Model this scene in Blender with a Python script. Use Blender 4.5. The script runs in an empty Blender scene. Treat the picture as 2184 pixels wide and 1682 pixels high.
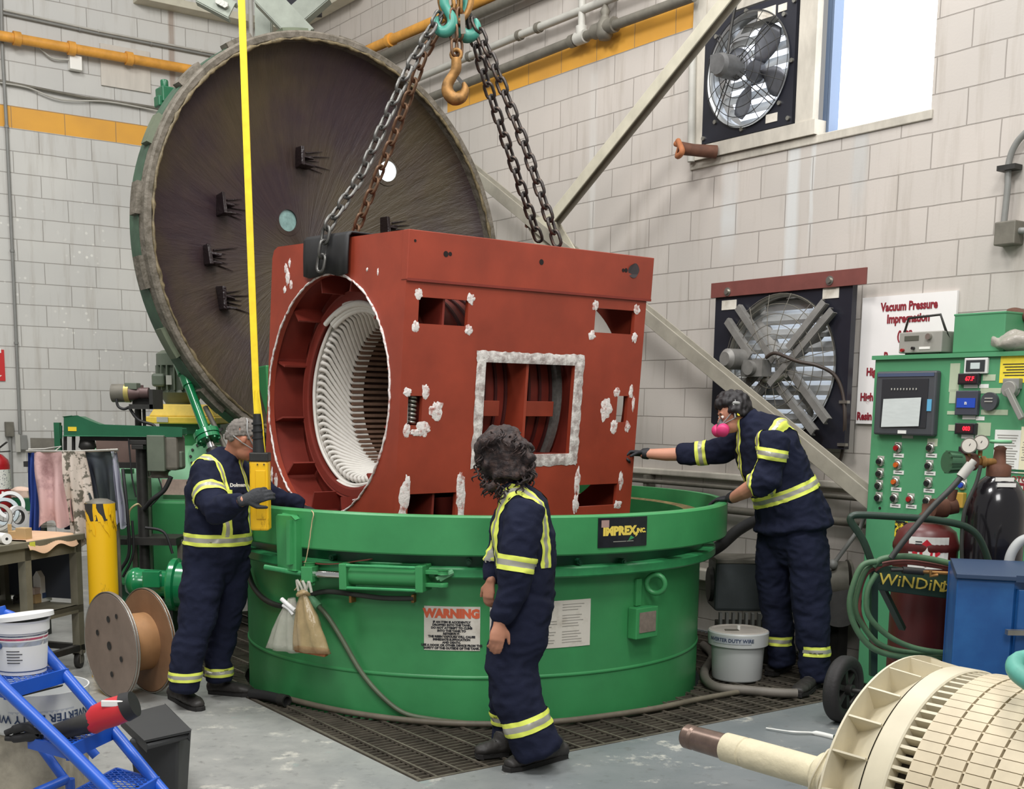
import bpy, bmesh, math, random
from mathutils import Vector, Matrix, Quaternion, noise
random.seed(7)
SC = bpy.context.scene
COL = SC.collection
V = Vector
PI = math.pi

# ------------------------------------------------------------------ camera
F_PX, TH, RO, CX, CY, YAW, HC = 2568.1, .150567, .0135843, 1092.0, 1260.9, .942622, 1.75
_r0 = V((1, 0, 0)); FW = V((0, math.cos(TH), -math.sin(TH))); _u0 = V((0, math.sin(TH), math.cos(TH)))
RT = _r0 * math.cos(RO) + _u0 * math.sin(RO)
UP = _u0 * math.cos(RO) - _r0 * math.sin(RO)
CAM = V((0, 0, HC))
cd = bpy.data.cameras.new('camera'); cam = bpy.data.objects.new('camera', cd); COL.objects.link(cam)
cd.sensor_fit = 'HORIZONTAL'; cd.sensor_width = 36; cd.lens = F_PX / 2184 * 36
cd.shift_x = 0; cd.shift_y = (CY - 841) / 2184
cd.clip_start = .05; cd.clip_end = 200
M = Matrix((RT, UP, -FW)).transposed().to_4x4(); M.translation = CAM
cam.matrix_world = M
SC.camera = cam

# ------------------------------------------------------------------ light
SC.view_settings.view_transform = 'Standard'; SC.view_settings.look = 'None'
SC.view_settings.exposure = -0.12; SC.view_settings.gamma = 1
try: SC.view_settings.use_curve_mapping = False
except Exception: pass
w = bpy.data.worlds.new('hall_daylight'); SC.world = w; w.use_nodes = True
bg = w.node_tree.nodes['Background']; bg.inputs[0].default_value = (1, .99, .975, 1); bg.inputs[1].default_value = .38
def area_light(name, loc, target, sx, sy, power, color=(1, 1, 1)):
    l = bpy.data.lights.new(name, 'AREA'); l.shape = 'RECTANGLE'; l.size = sx; l.size_y = sy; l.energy = power; l.color = color
    o = bpy.data.objects.new(name, l); COL.objects.link(o); o.location = loc
    o.rotation_euler = (V(target) - V(loc)).to_track_quat('-Z', 'Y').to_euler()
    return o
area_light('high_bay_lamp', (-2.5, 3.0, 7.6), (-1.2, 8, .5), 1.6, 1.6, 300, (1, .99, .975))
area_light('high_bay_lamp', (2.0, 3.2, 7.6), (.8, 8, .5), 1.6, 1.6, 250, (1, .99, .975))
area_light('high_bay_lamp', (-4.0, 7.6, 7.8), (-3, 11, .8), 1.6, 1.6, 240, (1, .99, .975))
area_light('high_bay_lamp', (.6, 7.4, 7.8), (0, 8.4, 0), 1.6, 1.6, 190, (1, .99, .975))
area_light('high_bay_lamp', (0, -2.5, 6.5), (0, 7, 1), 2.5, 2.5, 330, (1, .99, .975))

# ------------------------------------------------------------------ frames and pixel rays (true depth given for every one)
A = V((math.sin(YAW), math.cos(YAW), 0))      # along the left wall, towards the right wall
B = V((-math.cos(YAW), math.sin(YAW), 0))     # along the right wall, towards the left wall
Z = V((0, 0, 1))
DL, DR = 14.1, 6.9
def ray(x, y): return FW + RT * ((x - CX) / F_PX) - UP * ((y - CY) / F_PX)
def G(x, y, z=0.): d = ray(x, y); return CAM + d * ((z - HC) / d.z)
def Yd(x, y, Y): d = ray(x, y); return CAM + d * (Y / d.y)
def onplane(x, y, p0, n): d = ray(x, y); return CAM + d * ((p0 - CAM).dot(n) / d.dot(n))
def WL(x, y, off=0.): return onplane(x, y, B * (DL - off), B)
def WR(x, y, off=0.): return onplane(x, y, A * (DR - off), A)
def AB(a, b, z): return A * a + B * b + Z * z

# ------------------------------------------------------------------ materials
MATS = {}
def lin(c):
    c = c / 255.
    return c / 12.92 if c <= .04045 else ((c + .055) / 1.055) ** 2.4
def rgb(r, g, b): return (lin(r), lin(g), lin(b), 1)
def mat(name, col, rough=.5, metal=0., var=.0, scale=6., bump=0., bscale=40., col2=None, spec=.5, alpha=1., trans=0., emit=None, estr=0., coat=0., stretch=None, th=(.4, .65)):
    if name in MATS: return MATS[name]
    m = bpy.data.materials.new(name); m.use_nodes = True; nt = m.node_tree; N = nt.nodes; L = nt.links
    b = N['Principled BSDF']; c = rgb(*col)
    b.inputs['Base Color'].default_value = c; b.inputs['Roughness'].default_value = rough; b.inputs['Metallic'].default_value = metal
    b.inputs['Specular IOR Level'].default_value = spec
    b.inputs['Alpha'].default_value = alpha; b.inputs['Transmission Weight'].default_value = trans; b.inputs['Coat Weight'].default_value = coat
    if emit: b.inputs['Emission Color'].default_value = rgb(*emit); b.inputs['Emission Strength'].default_value = estr
    if var or col2 or bump:
        tc = N.new('ShaderNodeTexCoord'); vec = tc.outputs['Object']
        if stretch:
            mp = N.new('ShaderNodeMapping'); mp.inputs['Scale'].default_value = stretch; L.new(vec, mp.inputs[0]); vec = mp.outputs[0]
    if var or col2:
        nz = N.new('ShaderNodeTexNoise'); nz.inputs['Scale'].default_value = scale; nz.inputs['Detail'].default_value = 6; nz.inputs['Roughness'].default_value = .62; L.new(vec, nz.inputs['Vector'])
        cr = N.new('ShaderNodeValToRGB'); e = cr.color_ramp.elements
        e[0].position, e[1].position = (th if col2 else (.3, .7))
        if col2: e[0].color = c; e[1].color = rgb(*col2)
        else:
            e[0].color = tuple(max(0, x * (1 - var)) for x in c[:3]) + (1,); e[1].color = tuple(min(1, x * (1 + var)) for x in c[:3]) + (1,)
        L.new(nz.outputs[0], cr.inputs[0]); L.new(cr.outputs[0], b.inputs['Base Color'])
    if bump:
        n2 = N.new('ShaderNodeTexNoise'); n2.inputs['Scale'].default_value = bscale; n2.inputs['Detail'].default_value = 5; L.new(vec, n2.inputs['Vector'])
        bp = N.new('ShaderNodeBump'); bp.inputs['Strength'].default_value = bump; bp.inputs['Distance'].default_value = .01
        L.new(n2.outputs[0], bp.inputs['Height']); L.new(bp.outputs[0], b.inputs['Normal'])
    MATS[name] = m
    return m

green = mat('green_paint', (62, 144, 86), .38, var=.13, scale=2.2, bump=.12, bscale=14)
greend = mat('dark_green_paint', (30, 92, 62), .35, var=.15, scale=4)
greenp = mat('pale_green_paint', (112, 172, 128), .5, var=.12, scale=2)
greenc = mat('cabinet_green_paint', (80, 146, 104), .45, var=.07, scale=3)
greeng = mat('green_edge_paint', (58, 150, 92), .4, var=.2, scale=9)
redox = mat('red_oxide_paint', (144, 56, 36), .5, var=.2, scale=2.6, bump=.08, bscale=8)
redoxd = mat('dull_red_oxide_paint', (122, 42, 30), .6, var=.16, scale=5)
white = mat('white_paint', (235, 233, 226), .45)
sealant = mat('white_sealant', (224, 216, 212), .55, col2=(168, 108, 98), scale=26, th=(.5, .66), bump=.5, bscale=50)
sealw = mat('grey_white_sealant', (216, 211, 206), .55, col2=(160, 148, 144), scale=20, th=(.42, .62), bump=.5, bscale=40)
navy = mat('navy_coverall_cloth', (28, 32, 51), .9, var=.22, scale=5, bump=.5, bscale=22, spec=.2)
hiviz = mat('yellow_reflective_tape', (222, 232, 96), .6)
silver = mat('silver_reflective_tape', (172, 170, 158), .35, metal=.3)
black = mat('black_rubber', (30, 30, 31), .6, var=.2, scale=8)
blackp = mat('black_panel_paint', (30, 31, 40), .4, var=.1)
dark = mat('dark_steel', (58, 57, 55), .5, metal=.5, var=.25, scale=10)
dirt = mat('dirty_grey_steel', (112, 108, 98), .6, metal=.25, var=.2, scale=9)
steel = mat('bare_steel', (170, 168, 160), .32, metal=.85, var=.15, scale=12)
chrome = mat('chrome_rod', (220, 220, 220), .12, metal=1.)
greyp = mat('grey_paint', (128, 128, 124), .5, var=.1)
greyl = mat('light_grey_paint', (176, 174, 166), .5, var=.1)
cream = mat('cream_steel_paint', (192, 187, 168), .5, var=.12, scale=5)
orange = mat('orange_pipe_paint', (214, 152, 62), .5, var=.2, scale=7)
yellow = mat('yellow_paint', (240, 188, 22), .42, col2=(120, 84, 22), scale=14, th=(.6, .72), stretch=(1, 1, .4))
yellowc = mat('yellow_crane_cable', (246, 214, 40), .5, var=.1, scale=20)
yellowg = mat('worn_yellow_paint', (226, 192, 70), .5, var=.18, scale=7)
wallw = None
chaing = mat('galvanised_chain', (100, 99, 96), .38, metal=.75, var=.3, scale=20)
chainb = mat('brown_chain', (108, 82, 62), .5, metal=.6, var=.35, scale=16)
chainm = mat('dark_chain_steel', (72, 68, 66), .4, metal=.75, col2=(96, 76, 62), scale=14, th=(.5, .75))
rust = mat('rusty_steel', (146, 108, 60), .55, metal=.5, var=.5, scale=14)
rustb = mat('brown_rust', (92, 58, 42), .75, var=.35, scale=12)
teal = mat('teal_painted_hook', (62, 138, 122), .42, var=.1)
paper = mat('white_paper', (226, 226, 220), .7)
paperd = mat('worn_white_placard', (214, 208, 196), .65, col2=(176, 166, 150), scale=9, th=(.5, .8))
ink = mat('dark_red_lettering', (134, 30, 42), .6)
inkb = mat('black_lettering', (40, 40, 44), .6)
inko = mat('orange_red_lettering', (216, 98, 62), .6)
inky = mat('yellow_lettering', (232, 206, 90), .5)
inkn = mat('navy_lettering', (62, 82, 120), .6)
skin = mat('skin', (196, 140, 116), .55, var=.07, scale=10, spec=.35)
skint = mat('tan_skin', (184, 126, 102), .55, var=.07, scale=10, spec=.35)
pinkm = mat('pink_filter', (222, 62, 122), .5, var=.08)
glove = mat('black_work_glove', (44, 46, 50), .75, bump=.4, bscale=60)
boot = mat('dark_boot_leather', (50, 47, 45), .55, var=.2, scale=14, bump=.3, bscale=30)
sole = mat('boot_sole_rubber', (34, 32, 31), .8)
bluep = mat('blue_ladder_paint', (28, 84, 184), .35, var=.08)
blueb = mat('blue_cabinet_paint', (26, 78, 138), .42, col2=(36, 94, 154), scale=5)
plasticw = mat('white_plastic', (226, 226, 224), .4, var=.03)
plastict = mat('translucent_white_plastic', (214, 216, 214), .4, trans=.15)
wood = mat('kraft_paper', (208, 172, 140), .7, var=.06)
castw = mat('cream_rotor_coating', (206, 197, 172), .42, var=.06, scale=8)
# ------------------------------------------------------------------ scene objects
def tag(o, label=None, cat=None, group=None, kind=None):
    if label: o['label'] = label
    if cat: o['category'] = cat
    if group: o['group'] = group
    if kind: o['kind'] = kind
    return o
def thing(name, label, cat, loc=(0, 0, 0), rotz=0., group=None, mtx=None):
    o = bpy.data.objects.new(name, None); o.empty_display_size = .1; COL.objects.link(o)
    m = mtx if mtx is not None else (Matrix.Translation(V(loc)) @ Matrix.Rotation(rotz, 4, 'Z'))
    o.matrix_world = m; WM[o.name] = m.copy()
    return tag(o, label, cat, group)
WM = {}
def frame_mtx(o, x, y, z):
    m = Matrix((x, y, z)).transposed().to_4x4(); m.translation = o; return m
def perp(d, hint=None):
    d = d.normalized(); h = V(hint) if hint is not None else (Z if abs(d.z) < .9 else V((1, 0, 0)))
    a = h - d * h.dot(d)
    if a.length < 1e-5: a = V((1, 0, 0)) - d * d.x
    a.normalize(); return a, d.cross(a).normalized()
class MB:
    """collects shapes; build() links them as one mesh object. Points are in the parent's frame (world=False) or in world space."""
    def __init__(s): s.v = []; s.f = []; s.sm = []; s.mi = []; s.cur = 0; s.mats = []
    def use(s, m):
        if m not in s.mats: s.mats.append(m)
        s.cur = s.mats.index(m); return s
    def add(s, vs, fs, smooth=False):
        n = len(s.v); s.v += [V(p) for p in vs]
        for f in fs: s.f.append([i + n for i in f]); s.sm.append(smooth); s.mi.append(s.cur)
        return s
    def hexa(s, p):   # 8 points: bottom 4, top 4
        return s.add(p, [(3, 2, 1, 0), (4, 5, 6, 7), (0, 1, 5, 4), (1, 2, 6, 5), (2, 3, 7, 6), (3, 0, 4, 7)])
    def box(s, c, size, ax=None):
        c = V(c); x, y, z = ax if ax else (V((1, 0, 0)), V((0, 1, 0)), Z)
        hx, hy, hz = x * size[0] / 2, y * size[1] / 2, z * size[2] / 2
        return s.hexa([c - hx - hy - hz, c + hx - hy - hz, c + hx + hy - hz, c - hx + hy - hz, c - hx - hy + hz, c + hx - hy + hz, c + hx + hy + hz, c - hx + hy + hz])
    def bar(s, p0, p1, w, h, hint=None):
        p0, p1 = V(p0), V(p1); a, b = perp(p1 - p0, hint); a = a * h / 2; b = b * w / 2
        return s.hexa([p0 - a - b, p0 + a - b, p0 + a + b, p0 - a + b, p1 - a - b, p1 + a - b, p1 + a + b, p1 - a + b])
    def angle(s, p0, p1, w, t, hint=None, flip=1):
        a, b = perp(V(p1) - V(p0), hint)
        s.bar(V(p0) + a * 0, V(p1) + a * 0, w, t, hint); o = b * (w / 2 - t / 2) * flip + a * (w / 2)
        return s.bar(V(p0) + o, V(p1) + o, t, w, hint)
    def lathe(s, prof, o=(0, 0, 0), ax=(0, 0, 1), seg=32, smooth=True, a0=0., a1=2 * PI, caps=False, hint=None):
        o = V(o); ax = V(ax).normalized(); a, b = perp(ax, hint); full = abs(a1 - a0 - 2 * PI) < 1e-6
        n = seg if full else seg + 1; prev = None
        # split profile into runs at hard corners (duplicate points)
        vs = []; fs = []
        for k, (r, h) in enumerate(prof):
            for i in range(n):
                t = a0 + (a1 - a0) * i / seg
                vs.append(o + ax * h + (a * math.cos(t) + b * math.sin(t)) * r)
        for k in range(len(prof) - 1):
            if prof[k] == prof[k + 1]: continue
            for i in range(seg):
                j = (i + 1) % n
                fs.append((k * n + i, k * n + j, (k + 1) * n + j, (k + 1) * n + i))
        s.add(vs, fs, smooth)
        if not full and caps:
            P = []; Q = []
            for r, h in prof:
                P.append(o + ax * h + (a * math.cos(a0) + b * math.sin(a0)) * r); Q.append(o + ax * h + (a * math.cos(a1) + b * math.sin(a1)) * r)
            s.add(P, [tuple(range(len(P)))]); s.add(Q, [tuple(reversed(range(len(Q))))])
        return s
    def hl(s, prof, o=(0, 0, 0), ax=(0, 0, 1), seg=32, **k):  # lathe with hard corners
        for i in range(len(prof) - 1):
            s.lathe([prof[i], prof[i + 1]], o, ax, seg, **k)
        return s
    def cyl(s, p0, p1, r0, r1=None, seg=20, cap=True):
        p0, p1 = V(p0), V(p1); r1 = r0 if r1 is None else r1; d = p1 - p0; a, b = perp(d)
        R0 = [p0 + (a * math.cos(2 * PI * i / seg) + b * math.sin(2 * PI * i / seg)) * r0 for i in range(seg)]
        R1 = [p1 + (a * math.cos(2 * PI * i / seg) + b * math.sin(2 * PI * i / seg)) * r1 for i in range(seg)]
        s.add(R0 + R1, [(i, (i + 1) % seg, seg + (i + 1) % seg, seg + i) for i in range(seg)], True)
        if cap: s.add(R0, [tuple(reversed(range(seg)))]); s.add(R1, [tuple(range(seg))])
        return s
    def tube(s, pts, r, seg=10, cap=True, closed=False):
        pts = [V(p) for p in pts]; n = len(pts); vs = []; a = None
        for i, p in enumerate(pts):
            d = (pts[(i + 1) % n] - pts[i - 1]) if closed else (pts[min(i + 1, n - 1)] - pts[max(i - 1, 0)])
            d.normalize()
            if a is None: a, b = perp(d)
            else:
                a = a - d * a.dot(d); a.normalize(); b = d.cross(a).normalized()
            rr = r[i] if isinstance(r, (list, tuple)) else r
            vs += [p + (a * math.cos(2 * PI * k / seg) + b * math.sin(2 * PI * k / seg)) * rr for k in range(seg)]
        fs = []
        for i in range(n if closed else n - 1):
            j = (i + 1) % n
            fs += [(i * seg + k, i * seg + (k + 1) % seg, j * seg + (k + 1) % seg, j * seg + k) for k in range(seg)]
        s.add(vs, fs, True)
        if cap and not closed:
            s.add(vs[:seg], [tuple(reversed(range(seg)))]); s.add(vs[-seg:], [tuple(range(seg))])
        return s
    def prism(s, poly, d):   # polygon (points) extruded by vector d
        poly = [V(p) for p in poly]; d = V(d); n = len(poly)
        s.add(poly, [tuple(range(n))]); s.add([p + d for p in poly], [tuple(reversed(range(n)))])
        for i in range(n):
            j = (i + 1) % n; s.add([poly[i], poly[j], poly[j] + d, poly[i] + d], [(0, 1, 2, 3)])
        return s
    def sphere(s, c, r, seg=16, rings=10, sc=(1, 1, 1), ax=None):
        c = V(c); x, y, z = ax if ax else (V((1, 0, 0)), V((0, 1, 0)), Z); vs = []; fs = []
        for i in range(rings + 1):
            t = PI * i / rings
            for k in range(seg):
                p = 2 * PI * k / seg
                vs.append(c + x * (r * sc[0] * math.sin(t) * math.cos(p)) + y * (r * sc[1] * math.sin(t) * math.sin(p)) + z * (r * sc[2] * math.cos(t)))
        for i in range(rings):
            for k in range(seg): fs.append((i * seg + k, (i + 1) * seg + k, (i + 1) * seg + (k + 1) % seg, i * seg + (k + 1) % seg))
        return s.add(vs, fs, True)
    def loft(s, st, hint=(0, 0, 1), seg=16, cap=.6):
        """st: (pos, ra, rb) stations, ra along hint-perp axis a, rb along b; rounded ends"""
        st = [(V(p), ra, rb) for p, ra, rb in st]; n = len(st); rings = []
        for i, (p, ra, rb) in enumerate(st):
            d = st[min(i + 1, n - 1)][0] - st[max(i - 1, 0)][0]; a, b = perp(d, hint); rings.append((p, a, b, ra, rb, d.normalized()))
        out = []
        p, a, b, ra, rb, d = rings[0]
        for q in (.999, .9, .6, .3): out.append((p - d * min(ra, rb) * cap * q, a, b, ra * math.sqrt(1 - q * q), rb * math.sqrt(1 - q * q)))
        out += [(r[0], r[1], r[2], r[3], r[4]) for r in rings]
        p, a, b, ra, rb, d = rings[-1]
        for q in (.3, .6, .9, .999): out.append((p + d * min(ra, rb) * cap * q, a, b, ra * math.sqrt(1 - q * q), rb * math.sqrt(1 - q * q)))
        vs = []
        for (p, a, b, ra, rb) in out: vs += [p + a * (ra * math.cos(2 * PI * k / seg)) + b * (rb * math.sin(2 * PI * k / seg)) for k in range(seg)]
        fs = []
        for i in range(len(out) - 1): fs += [(i * seg + k, i * seg + (k + 1) % seg, (i + 1) * seg + (k + 1) % seg, (i + 1) * seg + k) for k in range(seg)]
        s.add(vs, fs, True); m = len(out) - 1
        s.add(vs[:seg], [tuple(reversed(range(seg)))], True); s.add(vs[m * seg:], [tuple(range(seg))], True)
        return s
    def mesh(s, name, inv=None):
        me = bpy.data.meshes.new(name)
        me.from_pydata([(inv @ p) if inv else p for p in s.v], [], s.f)
        me.polygons.foreach_set('use_smooth', s.sm); me.polygons.foreach_set('material_index', s.mi)
        me.update(); return me
    def build(s, name, m=None, parent=None, world=True, bev=0., label=None, fix=True):
        if parent is not None:
            W = WM[parent.name]; inv = W.inverted() if world else None
        else: W = None; inv = None
        me = s.mesh(name, inv)
        for mm in (s.mats or [m]): me.materials.append(mm)
        if fix:
            bm = bmesh.new(); bm.from_mesh(me)
            bmesh.ops.recalc_face_normals(bm, faces=bm.faces[:]); bm.to_mesh(me); bm.free()
        o = bpy.data.objects.new(name, me); COL.objects.link(o)
        if parent is not None: o.parent = parent; WM[o.name] = W.copy()
        else: WM[o.name] = Matrix.Identity(4)
        if bev:
            md = o.modifiers.new('bevel', 'BEVEL'); md.width = bev; md.segments = 2; md.limit_method = 'ANGLE'; md.angle_limit = math.radians(50)
            bm = bmesh.new(); bm.from_mesh(me); bmesh.ops.remove_doubles(bm, verts=bm.verts[:], dist=1e-5); bm.to_mesh(me); bm.free()
        if label: o['label'] = label
        return o
def solo(mb, name, label, cat, base, m=None, group=None, bev=0., kind=None):
    """a thing that is one mesh, with its origin at base"""
    base = V(base); mb.v = [p - base for p in mb.v]
    o = mb.build(name, m, None, bev=bev); o.location = base; WM[o.name] = Matrix.Translation(base)
    return tag(o, label, cat, group, kind)
def copy_tree(o, parent=None):
    c = o.copy(); COL.objects.link(c); c.parent = parent
    for ch in list(o.children): copy_tree(ch, c)
    return c
def text_mesh(body, size, bold=0., ext=.0008, align='CENTER', sx=1.):
    cu = bpy.data.curves.new('lettering', 'FONT'); cu.body = body; cu.size = size; cu.extrude = ext; cu.offset = bold; cu.align_x = align; cu.align_y = 'CENTER'; cu.resolution_u = 2
    o = bpy.data.objects.new('tmp_text', cu); COL.objects.link(o)
    dg = bpy.context.evaluated_depsgraph_get(); me = bpy.data.meshes.new_from_object(o.evaluated_get(dg))
    vs = [V((p.co.x * sx, p.co.y, p.co.z)) for p in me.vertices]; fs = [tuple(p.vertices) for p in me.polygons]
    bpy.data.objects.remove(o); bpy.data.curves.remove(cu); bpy.data.meshes.remove(me)
    return vs, fs
def put_text(mb, body, size, o, x, y, bold=0., align='CENTER', sx=1., bend=None):
    """lettering lying in the plane o + x,y (unit vectors); its face looks along x cross y"""
    vs, fs = text_mesh(body, size, bold, align=align, sx=sx); n = x.cross(y)
    mb.add([bend(p) if bend else o + x * p.x + y * p.y + n * (p.z + .001) for p in vs], fs)
def catmull(pts, n=8, closed=False):
    pts = [V(p) for p in pts]; out = []; N = len(pts)
    for i in range(N if closed else N - 1):
        if closed: p0, p1, p2, p3 = pts[i - 1], pts[i], pts[(i + 1) % N], pts[(i + 2) % N]
        else: p0, p1, p2, p3 = pts[max(i - 1, 0)], pts[i], pts[i + 1], pts[min(i + 2, N - 1)]
        for k in range(n):
            t = k / n
            out.append(.5 * ((2 * p1) + (p2 - p0) * t + (2 * p0 - 5 * p1 + 4 * p2 - p3) * t * t + (3 * p1 - p0 - 3 * p2 + p3) * t ** 3))
    if not closed: out.append(pts[-1])
    return out
def jitter(mb, amp, sc, seed=0., d=None):
    for p in mb.v:
        q = noise.noise_vector(p * sc + V((seed, seed * 1.7, 3))) * amp
        p += q if d is None else d * q.x
    return mb
def organic(mb, vox=.01, smooth=4, disp=None):
    """union of closed shapes as one continuous skin"""
    me = bpy.data.meshes.new('tmp'); me.from_pydata(mb.v, [], mb.f)
    bm = bmesh.new(); bm.from_mesh(me); bmesh.ops.recalc_face_normals(bm, faces=bm.faces[:]); bm.to_mesh(me); bm.free()
    o = bpy.data.objects.new('tmp_o', me); COL.objects.link(o)
    r = o.modifiers.new('r', 'REMESH'); r.mode = 'VOXEL'; r.voxel_size = vox; r.use_smooth_shade = True
    if smooth:
        sm = o.modifiers.new('s', 'SMOOTH'); sm.factor = .5; sm.iterations = smooth
    dg = bpy.context.evaluated_depsgraph_get(); ev = bpy.data.meshes.new_from_object(o.evaluated_get(dg))
    bpy.data.objects.remove(o); bpy.data.meshes.remove(me)
    if disp:
        ns = [V(v.normal) for v in ev.vertices]
        for v, n in zip(ev.vertices, ns): v.co = v.co + n * disp(V(v.co), n)
    ev.polygons.foreach_set('use_smooth', [True] * len(ev.polygons)); ev.update()
    return ev
def mesh_part(name, me, m, parent, label=None):
    me.transform(WM[parent.name].inverted()); me.name = name; me.materials.clear(); me.materials.append(m)
    me.polygons.foreach_set('use_smooth', [True] * len(me.polygons))
    o = bpy.data.objects.new(name, me); COL.objects.link(o); o.parent = parent; WM[o.name] = WM[parent.name].copy()
    if label: o['label'] = label
    return o
def holed(mb, o, x, y, n, th, rect, holes, mapf=None):
    """plate in plane o+x,y (n = outward normal), rect (x0,x1,y0,y1) with rectangular holes, thickness th inward"""
    xs = sorted(set([rect[0], rect[1]] + [h[0] for h in holes] + [h[1] for h in holes])); ys = sorted(set([rect[2], rect[3]] + [h[2] for h in holes] + [h[3] for h in holes]))
    P = (lambda a, b, c: mapf(a, b, c)) if mapf else (lambda a, b, c: o + x * a + y * b - n * c)
    def solid(i, j):
        if i < 0 or j < 0 or i >= len(xs) - 1 or j >= len(ys) - 1: return False
        cx, cy = (xs[i] + xs[i + 1]) / 2, (ys[j] + ys[j + 1]) / 2
        return not any(h[0] < cx < h[1] and h[2] < cy < h[3] for h in holes)
    for i in range(len(xs) - 1):
        for j in range(len(ys) - 1):
            if not solid(i, j): continue
            a, b, c, d = xs[i], xs[i + 1], ys[j], ys[j + 1]
            mb.add([P(a, c, 0), P(b, c, 0), P(b, d, 0), P(a, d, 0)], [(0, 1, 2, 3)]); mb.add([P(a, c, th), P(b, c, th), P(b, d, th), P(a, d, th)], [(3, 2, 1, 0)])
            for (ii, jj, p, q) in ((i - 1, j, (a, d), (a, c)), (i + 1, j, (b, c), (b, d)), (i, j - 1, (a, c), (b, c)), (i, j + 1, (b, d), (a, d))):
                if not solid(ii, jj): mb.add([P(*p, 0), P(*q, 0), P(*q, th), P(*p, th)], [(3, 2, 1, 0)])
    return mb
# ------------------------------------------------------------------ block wall material (joints, band, stains in wall coordinates)
def wall_material(name, bwid, udir, uoff, zph, base, base2, band, streak=None, splat=None, drips=()):
    m = bpy.data.materials.new(name); m.use_nodes = True; nt = m.node_tree; N = nt.nodes; L = nt.links; bs = N['Principled BSDF']; bs.inputs['Roughness'].default_value = .62
    def nd(t, **k):
        n = N.new(t)
        for a, b in k.items(): setattr(n, a, b)
        return n
    def mth(op, a, b=None, c=None):
        n = nd('ShaderNodeMath', operation=op)
        for i, v in enumerate((a, b, c)):
            if v is None: continue
            if isinstance(v, (int, float)): n.inputs[i].default_value = v
            else: L.new(v, n.inputs[i])
        return n.outputs[0]
    def mix(f, a, b):
        n = nd('ShaderNodeMix', data_type='RGBA')
        for i, v in ((0, f), (6, a), (7, b)):
            if isinstance(v, (int, float)): n.inputs[i].default_value = v
            elif isinstance(v, tuple): n.inputs[i].default_value = v
            else: L.new(v, n.inputs[i])
        return n.outputs[2]
    tc = nd('ShaderNodeTexCoord'); dot = nd('ShaderNodeVectorMath', operation='DOT_PRODUCT'); dot.inputs[1].default_value = udir; L.new(tc.outputs['Object'], dot.inputs[0])
    sep = nd('ShaderNodeSeparateXYZ'); L.new(tc.outputs['Object'], sep.inputs[0]); u = dot.outputs['Value']; z = sep.outputs[2]
    cb = nd('ShaderNodeCombineXYZ'); L.new(mth('ADD', u, uoff), cb.inputs[0]); L.new(mth('SUBTRACT', z, zph), cb.inputs[1])
    uz = nd('ShaderNodeCombineXYZ'); L.new(u, uz.inputs[0]); L.new(z, uz.inputs[1])
    wob = nd('ShaderNodeTexNoise'); wob.inputs['Scale'].default_value = 3; L.new(uz.outputs[0], wob.inputs['Vector'])
    wm = nd('ShaderNodeVectorMath', operation='MULTIPLY_ADD'); wm.inputs[1].default_value = (.012, .012, 0); L.new(wob.outputs['Color'], wm.inputs[0]); L.new(cb.outputs[0], wm.inputs[2])
    br = nd('ShaderNodeTexBrick'); br.inputs['Scale'].default_value = 1; br.inputs['Brick Width'].default_value = bwid; br.inputs['Row Height'].default_value = .2295
    br.inputs['Mortar Size'].default_value = .005; br.inputs['Mortar Smooth'].default_value = .35; br.inputs['Color1'].default_value = (0, 0, 0, 1); br.inputs['Color2'].default_value = (1, 1, 1, 1); br.inputs['Bias'].default_value = 0
    L.new(wm.outputs[0], br.inputs['Vector'])
    bw = nd('ShaderNodeRGBToBW'); L.new(br.outputs['Color'], bw.inputs[0])
    n1 = nd('ShaderNodeTexNoise'); n1.inputs['Scale'].default_value = .8; n1.inputs['Detail'].default_value = 5; L.new(uz.outputs[0], n1.inputs['Vector'])
    mp = nd('ShaderNodeMapping'); mp.inputs['Scale'].default_value = (6, .5, 1); L.new(uz.outputs[0], mp.inputs[0])
    n2 = nd('ShaderNodeTexNoise'); n2.inputs['Scale'].default_value = 1.6; n2.inputs['Detail'].default_value = 6; n2.inputs['Roughness'].default_value = .65; L.new(mp.outputs[0], n2.inputs['Vector'])
    def ramp(src, lo, hi):
        r = nd('ShaderNodeMapRange'); r.inputs[1].default_value = lo; r.inputs[2].default_value = hi; L.new(src, r.inputs[0]); return r.outputs[0]
    col = mix(mth('ADD', mth('MULTIPLY', ramp(n1.outputs[0], .35, .65), .7), mth('MULTIPLY', bw.outputs[0], .3)), base, base2)
    # dirt streaks running down
    col = mix(mth('MULTIPLY', ramp(n2.outputs[0], .52, .78), .5), col, rgb(146, 136, 122))
    if splat:
        vo = nd('ShaderNodeTexVoronoi'); vo.inputs['Scale'].default_value = 11; L.new(uz.outputs[0], vo.inputs['Vector'])
        n3 = nd('ShaderNodeTexNoise'); n3.inputs['Scale'].default_value = 1.1; L.new(uz.outputs[0], n3.inputs['Vector'])
        col = mix(mth('MULTIPLY', mth('MULTIPLY', ramp(vo.outputs['Distance'], .2, .12), ramp(n3.outputs[0], .47, .62)), mth('MULTIPLY', ramp(z, 4.5, 3.6), .85)), col, rgb(232, 230, 222))
    if band:
        inb = mth('MULTIPLY', mth('GREATER_THAN', z, band[0]), mth('LESS_THAN', z, band[1]))
        if len(band) > 2: inb = mth('MULTIPLY', inb, mth('MULTIPLY', mth('GREATER_THAN', u, band[2]), mth('LESS_THAN', u, band[3])))
        n4 = nd('ShaderNodeTexNoise'); n4.inputs['Scale'].default_value = 2.2; n4.inputs['Detail'].default_value = 6; L.new(uz.outputs[0], n4.inputs['Vector'])
        oc = mix(ramp(n4.outputs[0], .35, .7), rgb(222, 162, 60), rgb(206, 150, 62))
        col = mix(inb, col, oc)
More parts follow.
